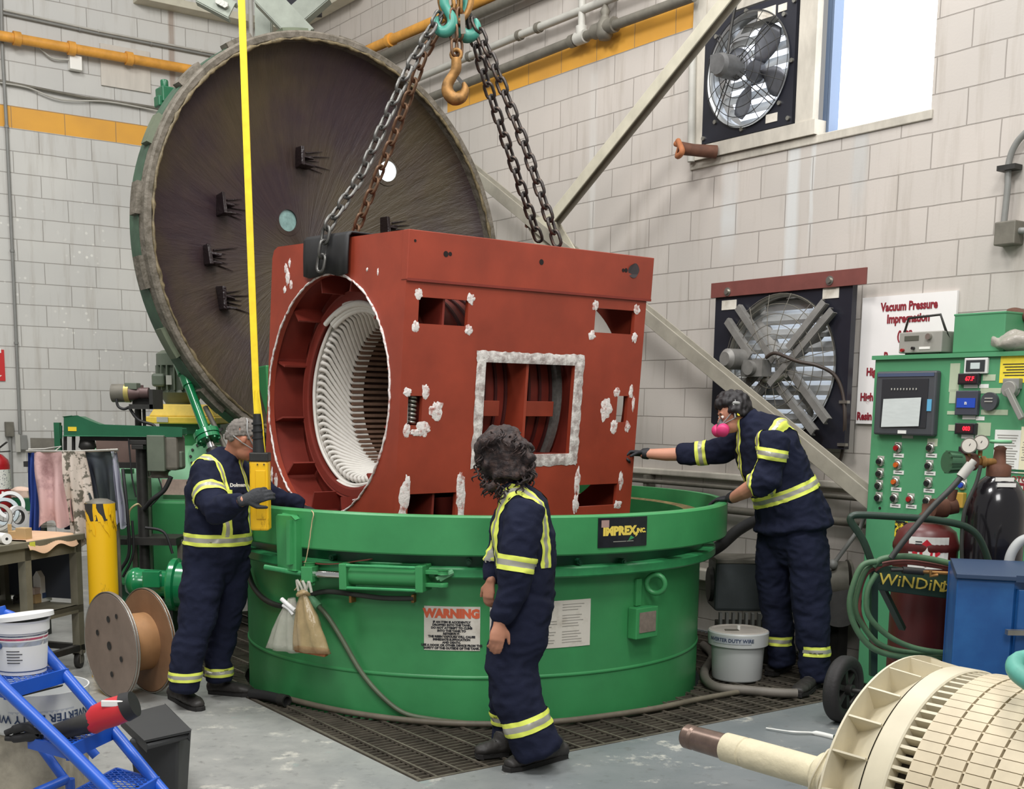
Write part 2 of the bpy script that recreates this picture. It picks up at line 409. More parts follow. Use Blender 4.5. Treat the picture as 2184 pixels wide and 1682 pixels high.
    for (cu, hw, z0, z1, c, s) in drips:
        g = mth('MULTIPLY', ramp(mth('ABSOLUTE', mth('SUBTRACT', mth('ADD', u, mth('MULTIPLY', mth('SUBTRACT', n2.outputs[0], .5), .12)), cu)), hw, hw * .4), mth('MULTIPLY', ramp(z, z0 - .05, z0 + .3), ramp(z, z1 + .03, z1 - .03)))
        col = mix(mth('MULTIPLY', mth('MULTIPLY', g, ramp(n1.outputs[0], .2, .5)), s), col, c)
    # joints a little darker, chalky edges lighter
    col = mix(mth('MULTIPLY', br.outputs['Fac'], .62), col, rgb(112, 105, 97))
    L.new(col, bs.inputs['Base Color'])
    nf = nd('ShaderNodeTexNoise'); nf.inputs['Scale'].default_value = 60; nf.inputs['Detail'].default_value = 4; L.new(uz.outputs[0], nf.inputs['Vector'])
    hgt = mth('SUBTRACT', mth('MULTIPLY', nf.outputs[0], .12), br.outputs['Fac'])
    bp = nd('ShaderNodeBump'); bp.inputs['Strength'].default_value = .55; bp.inputs['Distance'].default_value = .008; L.new(hgt, bp.inputs['Height']); L.new(bp.outputs[0], bs.inputs['Normal'])
    return m
wmL = wall_material('left_block_wall_paint', .56, A, .1, 4.6495, rgb(203, 201, 195), rgb(188, 187, 183), (4.652, 4.879), splat=True, drips=((5.33, .05, 5.0, 7, rgb(120, 84, 50), .6),))
wmR = wall_material('right_block_wall_paint', .486, B, .12, 4.6905, rgb(194, 186, 178), rgb(180, 174, 167), (4.69, 4.92, 7.2, 10.72),
                    drips=((6.13, .07, 2.3, 3.7, rgb(206, 210, 210), .6), (5.95, .03, 2.9, 3.7, rgb(206, 210, 210), .45), (5.55, .08, 3.0, 3.7, rgb(176, 180, 180), .45), (6.75, .1, 2.9, 3.6, rgb(204, 208, 208), .6), (8.4, .06, 2.5, 4.6, rgb(210, 210, 206), .4)))
def struct(mb, name, m=None, parent=None, bev=0.):
    o = mb.build(name, m, parent, bev=bev)
    if parent is None: o['kind'] = 'structure'
    return o
# left wall: slab behind plane B = DL
mb = MB(); mb.hexa([AB(-3, DL, -.4), AB(DR + .3, DL, -.4), AB(DR + .3, DL + .3, -.4), AB(-3, DL + .3, -.4), AB(-3, DL, 8.6), AB(DR + .3, DL, 8.6), AB(DR + .3, DL + .3, 8.6), AB(-3, DL + .3, 8.6)])
struct(mb, 'wall_left', wmL)
# right wall with the opening for fan and window
B0, B1, ZS, ZT = 5.0, 7.17, 3.68, 5.35
mb = MB(); holed(mb, V((0, 0, 0)), B, Z, -A, .32, (1.2, DL, -.4, 8.6), [(B0, B1, ZS, ZT)], mapf=lambda a, b, c: A * (DR + c) + B * a + Z * b)
struct(mb, 'wall_right', wmR)
conc = mat('rough_concrete', (184, 178, 166), .8, var=.2, scale=5, bump=.4, bscale=20, stretch=(1, 1, .4))
# floor with the pit under the grating
GA0, GB0, GB1 = 2.88, 4.70, 9.6
def floor_material():
    m = bpy.data.materials.new('worn_painted_floor'); m.use_nodes = True; nt = m.node_tree; N = nt.nodes; L = nt.links; bs = N['Principled BSDF']
    tc = N.new('ShaderNodeTexCoord'); o = tc.outputs['Object']
    def noi(s, d=6, r=.6): n = N.new('ShaderNodeTexNoise'); n.inputs['Scale'].default_value = s; n.inputs['Detail'].default_value = d; n.inputs['Roughness'].default_value = r; L.new(o, n.inputs['Vector']); return n.outputs[0]
    def rmp(src, pts):
        r = N.new('ShaderNodeValToRGB'); e = r.color_ramp.elements; e[0].position, e[0].color = pts[0]; e[1].position, e[1].color = pts[-1]
        for p in pts[1:-1]: q = e.new(p[0]); q.color = p[1]
        L.new(src, r.inputs[0]); return r.outputs[0]
    def mx(f, a, b):
        n = N.new('ShaderNodeMix'); n.data_type = 'RGBA'
        for i, v in ((0, f), (6, a), (7, b)):
            if isinstance(v, (tuple, float)): n.inputs[i].default_value = v
            else: L.new(v, n.inputs[i])
        return n.outputs[2]
    def band(src, lo, hi, k=1.):
        n = N.new('ShaderNodeMapRange'); n.inputs[1].default_value = lo; n.inputs[2].default_value = hi; n.inputs[4].default_value = k; L.new(src, n.inputs[0]); return n.outputs[0]
    # the colour is bluer towards the right hand side, lighter grey on the left
    sp = N.new('ShaderNodeSeparateXYZ'); L.new(o, sp.inputs[0])
    paint = mx(band(noi(2), .35, .65), rgb(112, 118, 120), rgb(126, 130, 131))
    greyc = mx(band(noi(5), .35, .65), rgb(156, 156, 152), rgb(138, 139, 136))
    ad = N.new('ShaderNodeMath'); ad.operation = 'MULTIPLY_ADD'; L.new(noi(.9), ad.inputs[0]); ad.inputs[1].default_value = 2.4; L.new(sp.outputs[0], ad.inputs[2])
    col = mx(band(ad.outputs[0], .2, 1.6), greyc, paint)
    col = mx(band(noi(3.3, 8, .7), .58, .66, .8), col, rgb(200, 197, 186))
    col = mx(band(noi(14, 8, .7), .56, .70, .65), col, rgb(96, 96, 94))
    col = mx(band(noi(1.7, 4), .66, .70, .35), col, rgb(140, 176, 168))
    L.new(col, bs.inputs['Base Color'])
    rr = N.new('ShaderNodeMapRange'); rr.inputs[3].default_value = .28; rr.inputs[4].default_value = .6; L.new(noi(2.5), rr.inputs[0]); L.new(rr.outputs[0], bs.inputs['Roughness'])
    bp = N.new('ShaderNodeBump'); bp.inputs['Strength'].default_value = .2; bp.inputs['Distance'].default_value = .004; L.new(noi(30), bp.inputs['Height']); L.new(bp.outputs[0], bs.inputs['Normal'])
    return m
mb = MB(); holed(mb, V((0, 0, 0)), A, B, Z, .5, (-6, DR, -4, DL), [(GA0, DR - .02, GB0, GB1)])
struct(mb, 'floor', floor_material())
mb = MB(); mb.box(AB((GA0 + DR) / 2, (GB0 + GB1) / 2, -.56), (DR - GA0 + .4, GB1 - GB0 + .4, .1), (A, B, Z)); struct(mb, 'trim_1', mat('darkened_pit_concrete', (34, 33, 31), .8, var=.3, scale=4))  # pit shade put into a near-black colour, so gaps between bars look dark
# steel grating: long flat bars every 40 mm, cross rods every 150 mm; one continuous walkway, the bars are its pattern
TC = V((-.256, 8.132, 0)); TR_ = 1.513; ta, tb = TC.dot(A), TC.dot(B)
root = thing('floor_grating', 'dark steel bar grating set in the floor around the green tank', 'grating', AB(GA0, GB0, 0))
mb = MB(); Rg = TR_ + .03
def spans(c, fixed_is_b):
    lo, hi = (GA0, DR - .03) if fixed_is_b else (GB0, GB1)
    d = abs(c - (tb if fixed_is_b else ta)); k = ta if fixed_is_b else tb
    if d < Rg: h = math.sqrt(Rg * Rg - d * d); return [(lo, k - h), (k + h, hi)]
    return [(lo, hi)]
b = GB0 + .04
while b < GB1:
    for s0, s1 in spans(b, True):
        if s1 - s0 > .02: mb.box(AB((s0 + s1) / 2, b, -.02), (s1 - s0, .006, .028), (A, B, Z))
    b += .046
grm = mat('grating_steel', (122, 114, 102), .5, metal=.4, col2=(88, 82, 74), scale=5)
mb.build('bearing_bars', grm, root)
mb = MB(); a = GA0 + .12
while a < DR:
    for s0, s1 in spans(a, False):
        if s1 - s0 > .02: mb.box(AB(a, (s0 + s1) / 2, -.003), (.012, s1 - s0, .01), (A, B, Z))
    a += .15
mb.build('cross_rods', grm, root)
mb = MB()
for (p, q) in ((AB(GA0 + .02, GB0, -.01), AB(GA0 + .02, GB1, -.01)), (AB(GA0, GB0 + .012, -.012), AB(DR - .03, GB0 + .012, -.012))): mb.bar(p, q, .035 if p.dot(A) == q.dot(A) else .02, .03, Z)
mb.build('edge_angle', grm, root)
# ------------------------------------------------------------------ window and the concrete surround
o = thing('window_1', None, None, AB(DR, 5.5, ZS)); o['kind'] = 'structure'
mb = MB(); mb.box(AB(DR + .2, 5.46, (ZS + ZT) / 2), (.02, .9, ZT - ZS), (A, B, Z))
mb.build('window_pane', mat('daylit_pane', (255, 255, 255), .5, emit=(246, 250, 255), estr=3.2), o)
mb = MB()
for bb, wd in ((5.935, .035), (5.905, .02), (5.015, .03)): mb.box(AB(DR + .13, bb, (ZS + ZT) / 2), (.1, wd, ZT - ZS), (A, B, Z))
mb.box(AB(DR + .15, 5.46, ZS + .012), (.1, .95, .024), (A, B, Z))
mb.build('window_frame', mat('blue_grey_window_frame', (96, 112, 136), .4, metal=.3), o)
mb = MB(); mb.box(AB(DR + .0, 6.03, (ZS + ZT) / 2), (.06, .16, ZT - ZS), (A, B, Z)); mb.box(AB(DR + .0, 7.11, (ZS + ZT) / 2), (.06, .14, ZT - ZS), (A, B, Z))
mb.box(AB(DR + .02, 6.55, ZS + .05), (.12, 1.26, .1), (A, B, Z)); mb.box(AB(DR + .02, 6.55, 4.78), (.08, 1.2, .16), (A, B, Z)); mb.box(AB(DR + .1, 6.55, 5.1), (.08, 1.2, .5), (A, B, Z))
jitter(mb, .004, 3); o = mb.build('trim_2', conc); o['kind'] = 'structure'
mb = MB(); mb.box(AB(DR + .0, 6.08, ZS - .03), (.03, 2.2, .06), (A, B, Z)); jitter(mb, .006, 4); o = mb.build('trim_3', conc, bev=.006); o['kind'] = 'structure'
# low concrete ledge along the foot of the right wall, with a pipe rail
mb = MB(); mb.box(AB(DR - .04, 8.6, .46), (.12, 8.6, .09), (A, B, Z)); mb.box(AB(DR - .03, 8.6, 1.25), (.07, 8.6, .05), (A, B, Z)); o = mb.build('trim_4', conc, bev=.01); o['kind'] = 'structure'
o = thing('wall_rail_pipe', 'thin dark pipe running low along the right block wall behind the tank', 'pipe', AB(DR - .1, 5.2, 1.18))
mb = MB(); mb.tube([AB(DR - .1, b, 1.17) for b in (5.2, 8, 12.8)], .018); mb.tube([AB(DR - .1, b, 1.0) for b in (5.2, 8, 12.8)], .03); mb.build('pipe_run', dirt, o)
mb = MB()
for b in (6, 7.5, 9, 10.5, 12): mb = MB(); mb.box(AB(DR - .05, b, 1.09), (.1, .04, .26), (A, B, Z)); mb.build('bracket', dirt, o)

def wall_pipe(name, label, cat, pts, r, m, grp=None, clips=None, cm=None):
    pts = [V(p) for p in pts]; o = thing(name, label, cat, pts[0], group=grp)
    mb = MB(); mb.tube(pts, r, seg=12); mb.build('pipe_run', m, o)
    if clips:
        for t in clips:
            mb = MB()
            i = min(int(t * (len(pts) - 1)), len(pts) - 2); f = t * (len(pts) - 1) - i; p = pts[i].lerp(pts[i + 1], f); d = (pts[i + 1] - pts[i]).normalized()
            mb.cyl(p - d * r * .7, p + d * r * .7, r * 1.35); mb.build('coupling', cm or m, o)
    return o
# left wall services
wall_pipe('gas_pipe', 'long orange pipe crossing the left block wall above the yellow band', 'pipe', [WL(-160, 46, .12), WL(0, 76, .12), WL(410, 149, .12), AB(6.7, DL - .12, 5.56)], .053, orange, clips=(.36, .45, .55))
wall_pipe('conduit', 'upper of the two thin conduits above the orange pipe on the left wall', 'conduit', [WL(-100, 2, .04), WL(0, 19, .04), WL(210, 66, .04), WL(480, 118, .04), AB(6.6, DL - .04, 5.87)], .012, greyl, clips=(.5, .7))
wall_pipe('conduit', 'lower of the two thin conduits above the orange pipe on the left wall', 'conduit', [WL(-100, 8, .03), WL(0, 27, .03), WL(210, 72, .03), WL(480, 124, .03), AB(6.6, DL - .03, 5.83)], .014, greyp, clips=(.45, .6))
wall_pipe('cable_bundle', 'sagging bundle of thin cables just above the yellow band on the left wall', 'cable', [WL(-60, 160, .04), WL(0, 172, .04), WL(180, 208, .04), WL(345, 232, .04), WL(420, 244, .04)], .015, dirt)
wall_pipe('cable', 'loose white cable hanging below the dark cable bundle on the left wall', 'cable', catmull([WL(0, 176, .05), WL(60, 187, .05), WL(130, 212, .05), WL(230, 217, .05), WL(345, 238, .05)], 6), .009, greyl)
wall_pipe('conduit', 'vertical grey conduit dropping down the far left of the left wall', 'conduit', [WL(2, -8, .05), WL(5, 110, .05), WL(14, 270, .05), WL(29, 600, .05), WL(43, 925, .05)], .018, greyp, clips=(.2, .5, .7, .85))
o = thing('switch_box', 'grey metal switch box at the foot of the vertical conduit', 'electrical box', WL(50, 945, .04))
mb = MB(); mb.box(WL(48, 943, .04), (.09, .07, .16), (A, B, Z)); mb.build('box_body', greyp, o, bev=.005); mb = MB(); mb.box(WL(38, 945, .09), (.05, .01, .19), (A, B, Z)); mb.build('open_cover', greyl, o)
o = thing('outlet_box', 'grey outlet box with a conduit below it, left of the switch box', 'electrical box', WL(20, 915, .04))
mb = MB(); mb.box(WL(20, 915, .04), (.085, .07, .16), (A, B, Z)); mb.build('box_body', dirt, o, bev=.005)
mb = MB(); mb.tube([WL(21, 930, .03), WL(23, 970, .03), WL(25, 1040, .03)], .018); mb.build('conduit_stub', greyp, o)
o = thing('junction_box', 'small white junction box under the orange pipe on the left wall', 'electrical box', WL(160, 136, .04))
mb = MB(); mb.box(WL(160, 135, .05), (.13, .09, .15), (A, B, Z)); mb.build('box_body', white, o, bev=.008)
mb = MB(); mb.tube(catmull([WL(148, 127, .05), WL(115, 125, .05), WL(95, 112, .05), WL(80, 96, .06)], 6), .01); mb.build('flexible_lead', greyl, o)
o = thing('cover_plate', 'square painted steel plate covering a patch of the left wall behind the orange pipe', 'panel', WL(264, 150, .02))
c = [WL(212, 92, .0), WL(318, 111, 0), WL(317, 199, 0), WL(213, 182, 0)]
a0, a1 = c[0].dot(A), c[1].dot(A); z0, z1 = c[2].z, c[0].z
mb = MB(); mb.box(AB((a0 + a1) / 2, DL - .012, (z0 + z1) / 2), (a1 - a0, .024, z1 - z0), (A, B, Z)); mb.build('plate', mat('wall_plate_paint', (196, 190, 180), .6, var=.08, scale=3, stretch=(4, 4, .6)), o, bev=.003)
o = thing('extinguisher_sign', 'red and white fire extinguisher sign at the left edge of the wall', 'sign', WL(0, 779, .01))
p = WL(-6, 745, .01); q = WL(5, 812, .01)
mb = MB(); mb.box(AB((p.dot(A) + q.dot(A)) / 2, DL - .008, (p.z + q.z) / 2), (.1, .014, p.z - q.z), (A, B, Z)); mb.build('sign_plate', mat('sign_red', (196, 40, 42), .5), o)
mb = MB(); cc = AB(q.dot(A) - .015, DL - .017, q.z + .045); mb.prism([cc + A * .013 + Z * .015, cc - A * .05 + Z * .015, cc - Z * .035 - A * .05], B * .002); mb.box(cc + Z * .28 , (.03, .002, .05), (A, B, Z)); mb.build('arrow_print', white, o)
wall_pipe('gas_pipe', 'thin white pipe coming down beside the yellow crane cable near the corner', 'pipe', [WL(533, -20, .3), WL(535, 28, .3), WL(537, 140, .3)], .028, greyl)
# right wall services
wall_pipe('gas_pipe', 'orange pipe high on the right wall behind the lifting chains', 'pipe', [AB(DR - .12, 12.9, WR(793, 103, .12).z), WR(793, 103, .12), WR(925, 46, .12), WR(1045, -7, .12), WR(1200, -75, .12)], .05, orange, clips=(.33,))
wall_pipe('water_pipe', 'thick grey pipe running just under the orange pipe on the right wall', 'pipe', [WR(700, 168, .12), WR(820, 117, .12), WR(1110, -10, .12), WR(1200, -50, .12)], .045, dirt)
wall_pipe('conduit', 'thin grey conduit with couplings across the right wall between the pipes', 'conduit', [WR(800, 128, .06), WR(828, 116, .06), WR(1111, 73, .06) * 0 + WR(960, 52, .06), WR(1100, -12, .06)], .02, greyp, clips=(.3, .6))
wall_pipe('water_pipe', 'light grey pipe with unions running up the right wall above the yellow band', 'pipe', [WR(860, 180, .1), WR(1111, 74, .1), WR(1315, -8, .1), WR(1400, -42, .1)], .034, greyl, clips=(.2, .33, .4), cm=dirt)
o = wall_pipe('water_pipe', 'grey pipe with a hand valve resting along the top of the yellow band', 'pipe', [WR(900, 215, .1), WR(1238, 81, .1), WR(1290, 61, .1), WR(1480, -8, .1)], .04, dirt, clips=(.32, .35))
vb = WR(1290, 60, .1)
mb = MB(); mb.lathe([(.0, -.09), (.05, -.09), (.07, -.05), (.07, .03), (.045, .07), (.03, .1), (.045, .13), (.03, .16), (.018, .18), (.018, .27), (0, .27)], vb, Z, 16); mb.cyl(vb - B * .13, vb + B * .13, .062)
mb.build('valve_body', dirt, o)
mb = MB(); mb.tube([vb + Z * .27 + (A * math.cos(t * PI / 6) + B * math.sin(t * PI / 6)) * .09 for t in range(12)], .014, closed=True)
for t in range(3): d = A * math.cos(t * PI / 3) + B * math.sin(t * PI / 3); mb.bar(vb + Z * .27 - d * .09, vb + Z * .27 + d * .09, .016, .01)
mb.build('hand_wheel', dark, o)
mb = MB(); rs = WR(1240, 80, .1); mb.tube([rs, rs + Z * .06, rs + Z * 1.2], .032); mb.cyl(rs - B * .06, rs + B * .06, .055); mb.cyl(rs - Z * .02, rs + Z * .09, .05); mb.build('riser_pipe', greyl, o)
o = thing('pipe_stub', 'rusty broken pipe stub sticking out at the lower left corner of the upper fan', 'pipe', WR(1480, 318, .06))
mb = MB(); mb.tube([WR(1445, 315, .3), WR(1480, 320, .2), WR(1528, 324, .05)], [.05, .045, .05]); mb.build('stub', rustb, o)
mb = MB(); mb.tube(catmull([WR(1446, 300, .3), WR(1455, 322, .34), WR(1445, 333, .3), WR(1450, 312, .3), WR(1441, 306, .3)], 6), .022); mb.build('bent_end', mat('orange_rust', (176, 110, 70), .7, var=.3), o)
o = thing('wall_box', 'grey square junction box with bent conduit at the right edge of the wall', 'electrical box', WR(2152, 498, .05))
mb = MB(); mb.box(WR(2152, 498, .05), (.1, .14, .14), (A, B, Z)); mb.build('box_body', dirt, o, bev=.008)
mb = MB(); mb.tube(catmull([WR(2141, 476, .05), WR(2149, 400, .05), WR(2152, 345, .05), WR(2168, 305, .05), WR(2196, 275, .05), WR(2240, 235, .05)], 8), .02); mb.build('bent_conduit', greyp, o)
mb = MB(); p = WR(2153, 358, .05); mb.box(p, (.08, .12, .03), (A, B, Z)); mb.build('conduit_clamp', dark, o)
mb = MB(); mb.cyl(WR(2170, 492, .05), WR(2215, 492, .05), .02); mb.build('side_conduit', greyp, o)
# steel: diagonal braces on the right wall
dbeam = mat('dusty_beam_paint', (150, 145, 132), .6, var=.15, scale=6)
def brace(label, p0, p1, wd, t, hint=None, name='steel_brace'):
    o = thing(name, label, 'brace', p1 if p1.z < p0.z else p0)
    a, b = perp(p1 - p0, hint or -A)
    mb = MB(); mb.bar(p0, p1, wd, t, hint or -A); mb.build('front_flange', dbeam if 'beam' in label else cream, o, bev=.004)
    mb = MB(); mb.bar(p0 + A * (wd * .4), p1 + A * (wd * .4), t, wd * .8, hint or -A); mb.build('web', dbeam, o)
    mb = MB(); mb.bar(p0 + A * (wd * .8), p1 + A * (wd * .8), wd, t, hint or -A); mb.build('rear_flange', dbeam, o)
    return o
brace('long cream steel brace slanting up to the right in front of the yellow band', WR(1172, 470, .6), WR(1600, -68, .6), .095, .012)
brace('cream steel beam sloping down from the lid in front of the lower fan', WR(960, 330, .55), WR(1880, 1090, .55), .10, .012)
o = thing('gusset_plate', 'cream steel gusset plate where the two slanting braces meet behind the red frame', 'gusset', WR(1150, 488, .5))
mb = MB(); mb.prism([WR(1120, 470, .5), WR(1180, 455, .5), WR(1225, 530, .5), WR(1150, 545, .5)], A * .014); mb.build('plate', cream, o)
mb = MB(); mb.cyl(WR(1124, 481, .53), WR(1124, 481, .5), .022, seg=6); mb.build('bolt', rustb, o)
wall_pipe('vertical_conduit', 'light vertical steel angle left of the upper fan opening', 'conduit', [WR(1474, 345, .05), WR(1478, 90, .05)], .03, greyl)
# roof steel seen in the upper left corner
o = thing('roof_beam', 'dirty cream steel ledge beam along the top of the left wall', 'beam', WL(300, -5, .1))
mb = MB(); mb.bar(WL(290, -6, .1), WL(600, 60, .1), .24, .08, Z); mb.build('ledge', cream, o, bev=.005)
o = thing('roof_beam', 'cream steel beam sloping up the right wall from the corner', 'beam', WR(630, 50, .12))
mb = MB(); mb.bar(WR(610, 62, .12), WR(760, -22, .12), .16, .1, Z); mb.build('ledge', cream, o, bev=.005)
def truss(label, p0, p1, w_, m_, bolts=0):
    o = thing('roof_truss_member', label, 'truss', p0)
    mb = MB(); mb.bar(p0, p1, w_, .018, -FW); mb.build('face_plate', m_, o)
    mb = MB(); a, b = perp(p1 - p0, -FW); mb.bar(p0 + b * w_ / 2 + FW * w_ * .3, p1 + b * w_ / 2 + FW * w_ * .3, .018, w_ * .6, -FW); mb.bar(p0 - b * w_ / 2 + FW * w_ * .3, p1 - b * w_ / 2 + FW * w_ * .3, .018, w_ * .6, -FW); mb.build('side_flange', m_, o)
    for k in range(bolts):
        q = p0.lerp(p1, .62 + .1 * k) - FW * .02; mb = MB(); mb.cyl(q, q - FW * .03, .028, seg=6); mb.build('bolt', greyl, o)
tp = mat('grey_green_truss_paint', (132, 138, 126), .5, var=.2, scale=4)
truss('bolted grey truss end at the top left of the yellow cable', Yd(425, -15, 11), Yd(495, 22, 11), .14, tp, 3)
truss('wide sloping grey truss plate right of the yellow cable, meeting the lid', Yd(560, -16, 11.6), Yd(650, 78, 11.6), .2, tp)
truss('grey truss member rising to the right behind the top of the lid', Yd(618, 42, 12.4), Yd(690, -20, 12.4), .18, tp)
truss('upright grey steel post in the corner above the lid', Yd(560, -20, 12.0), Yd(562, 90, 12.0), .14, tp)
mb = MB(); mb.box(Yd(632, -14, 12.9), (.5, .1, .42)); solo(mb, 'roof_void_panel', 'black panel standing in for the shadowed roof void behind the corner trusses', 'panel', Yd(632, -14, 12.9), mat('roof_void_shade', (38, 38, 44), .8))  # shade of the roof void put in as a small black panel
# ------------------------------------------------------------------ vacuum tank
SEG = 128
tank = thing('vacuum_tank', 'huge round green open-topped steel vessel sunk in the floor grating', 'tank', TC)
mb = MB()
mb.hl([(TR_, -.5), (TR_, 1.0)], TC, Z, SEG); mb.hl([(1.40, 1.1), (1.40, -.5), (0, -.5)], TC, Z, SEG)
mb.build('shell', green, tank)
mb = MB(); mb.lathe([(TR_, .262), (TR_ + .006, .254), (TR_ + .006, .246), (TR_, .238)], TC, Z, SEG); mb.build('weld_seam', green, tank)
mb = MB(); mb.hl([(TR_, .885), (1.60, .885), (1.612, .877), (1.612, .835), (1.60, .825), (TR_, .825)], TC, Z, SEG); mb.build('lower_flange', greeng, tank)
mb = MB(); mb.hl([(TR_ + .02, .96), (TR_ + .02, .885)], TC, Z, SEG); mb.build('seal_groove', greend, tank)
RR = 1.68
def lock_ring(R0, R1, z0, z1): 
    return [(R0, z0), (R1 - .006, z0), (R1, z0 + .008), (R1, z1 - .01), (R1 - .01, z1), (R0, z1), (R0, z0)]
mb = MB(); mb.hl(lock_ring(RR - .055, RR, .958, 1.177), TC, Z, SEG); ring_ = mb.build('locking_ring', green, tank)
mb = MB(); mb.hl([(1.40, 1.07), (1.50, 1.07), (1.50, 1.10), (1.44, 1.11), (1.40, 1.10)], TC, Z, SEG); mb.build('inner_seat', mat('resin_stained_seat', (120, 104, 62), .6, var=.5, scale=30, bump=.6, bscale=30), tank)
# bayonet lugs inside the locking ring
mb = MB()
for k in range(24):
    t = 2 * PI * k / 24
    mb.lathe([(RR - .055, .985), (1.5, .985), (1.5, 1.06), (RR - .055, 1.06), (RR - .055, .985)], TC, Z, 8, a0=t, a1=t + .13, caps=True, hint=(1, 0, 0), smooth=False)
    mb.build('lug', greend, tank); mb = MB()
def on_cyl(R, x, y):  # pixel -> point on the tank's vertical cylinder of radius R (near side)
    d = ray(x, y); ox, oy = -TC.x, -TC.y
    a = d.x ** 2 + d.y ** 2; b = 2 * (ox * d.x + oy * d.y); c = ox * ox + oy * oy - R * R
    t = (-b - math.sqrt(b * b - 4 * a * c)) / (2 * a); return CAM + d * t
def cyl_frame(p):
    n = V((p.x - TC.x, p.y - TC.y, 0)).normalized(); return Z.cross(n).normalized(), Z, n   # right (seen from outside), up, outward
def curved_plate(R, p, w, h, th, m, name, bev=0., roll=0.):
    """plate bent to the shell, centred at p"""
    mb = MB(); t0 = math.atan2(p.y - TC.y, p.x - TC.x); n = 8
    f = lambda s, z, r: V((TC.x + r * math.cos(t0 + s / R), TC.y + r * math.sin(t0 + s / R), z))
    for i in range(n):
        s0, s1 = -w / 2 + w * i / n, -w / 2 + w * (i + 1) / n; z0, z1 = p.z - h / 2, p.z + h / 2
        mb.add([f(s0, z0 + roll * s0, R + th), f(s1, z0 + roll * s1, R + th), f(s1, z1 + roll * s1, R + th), f(s0, z1 + roll * s0, R + th)], [(0, 1, 2, 3)], False)
        mb.add([f(s0, z1 + roll * s0, R), f(s1, z1 + roll * s1, R), f(s1, z1 + roll * s1, R + th), f(s0, z1 + roll * s0, R + th)], [(0, 1, 2, 3)])
        mb.add([f(s0, z0 + roll * s0, R), f(s1, z0 + roll * s1, R), f(s1, z0 + roll * s1, R + th), f(s0, z0 + roll * s0, R + th)], [(0, 1, 2, 3)])
    for s in (-w / 2, w / 2): mb.add([f(s, p.z - h / 2 + roll * s, R), f(s, p.z - h / 2 + roll * s, R + th), f(s, p.z + h / 2 + roll * s, R + th), f(s, p.z + h / 2 + roll * s, R)], [(0, 1, 2, 3)])
    return mb.build(name, m, tank), (lambda q, R=R + th, t0=t0, p=p: V((TC.x + (R + q.z + .001) * math.cos(t0 + q.x / R), TC.y + (R + q.z + .001) * math.sin(t0 + q.x / R), p.z + q.y + roll * q.x)))
def cyl_text(fn, lines, m, parent):
    for body, size, dx, dy, bold, mm, sx, nm in lines:
        mb = MB(); vs, fs = text_mesh(body, size, bold, sx=sx, ext=.0006); mb.add([fn(V((p.x + dx, p.y + dy, p.z))) for p in vs], fs); mb.build(nm, mm or m, parent)
# maker's plate
pc = on_cyl(RR, 1329, 1134)
pl, fn = curved_plate(RR, pc, .335, .165, .006, mat('black_name_plate', (26, 28, 34), .35, var=.3, scale=20), 'name_plate')
cyl_text(fn, [('IMPREX,', .066, -.02, .006, .004, inky, 1.0, 'lettering'), ('INC.', .034, .125, .004, .002, inky, 1.0, 'lettering'), ('--------------- --------', .02, .0, -.05, .001, mat('faded_lettering', (150, 150, 140), .6), .9, 'small_print')], inky, pl)
mb = MB(); mb.add([fn(V(q)) for q in ((-.15, .03, .001), (-.1, .03, .001), (-.1, .07, .001), (-.15, .07, .001))], [(0, 1, 2, 3)]); mb.build('sticker', mat('pinkish_sticker', (170, 140, 132), .6), pl)
mb = MB(); mb.add([fn(V(q)) for q in ((.03, -.05, .001), (.075, -.035, .001), (.05, -.02, .001))], [(0, 1, 2)]); mb.build('green_scrape', green, pl)
# warning placard
pc = on_cyl(TR_, 964, 1340)
pl, fn = curved_plate(TR_, pc, .315, .25, .003, paperd, 'warning_sign')
body = ['IF AN ITEM IS ACCIDENTLY', 'DROPPED INTO THE TANK,', 'DO NOT ATTEMPT TO CLIMB', 'INTO THE TANK TO', 'RETRIEVE IT.', 'THE RESIN VAPOURS WILL CAUSE', 'IMMEDIATE SUFFOCATION', 'AND DEATH.', 'USE A HOOK OR OTHER DEVICE FROM THE', 'SAFETY OF THE OUTSIDE OF THE TANK.']
cyl_text(fn, [('WARNING', .066, -.003, .083, .0045, inko, .98, 'heading')], inko, pl)
for i, t in enumerate(body): cyl_text(fn, [(t, .0165, -.002, .036 - .0165 * i, .0011, inkb, 1.05, 'text_line')], inkb, pl)
# procedure placard behind the walking person, spanning to her right
pc = on_cyl(TR_, 1156, 1333)
pl, fn = curved_plate(TR_, pc, .60, .27, .003, paperd, 'procedure_sign', roll=.015)
for i in range(15):
    for s0, w_ in ((-.2, .14), (.03, .12), (.2, .16)):
        if i in (3, 9) and s0 > 0: continue
        ln = w_ * (.6 + .4 * random.random()); y_ = .11 - i * .0155
        mb = MB() if s0 == -.2 else mb
        mb.add([fn(V((s0 - w_ / 2, y_, .001))), fn(V((s0 - w_ / 2 + ln, y_, .001))), fn(V((s0 - w_ / 2 + ln, y_ + .003, .001))), fn(V((s0 - w_ / 2, y_ + .003, .001)))], [(0, 1, 2, 3)])
    o = mb.build('text_line', mat('grey_print', (150, 146, 138), .7), pl)
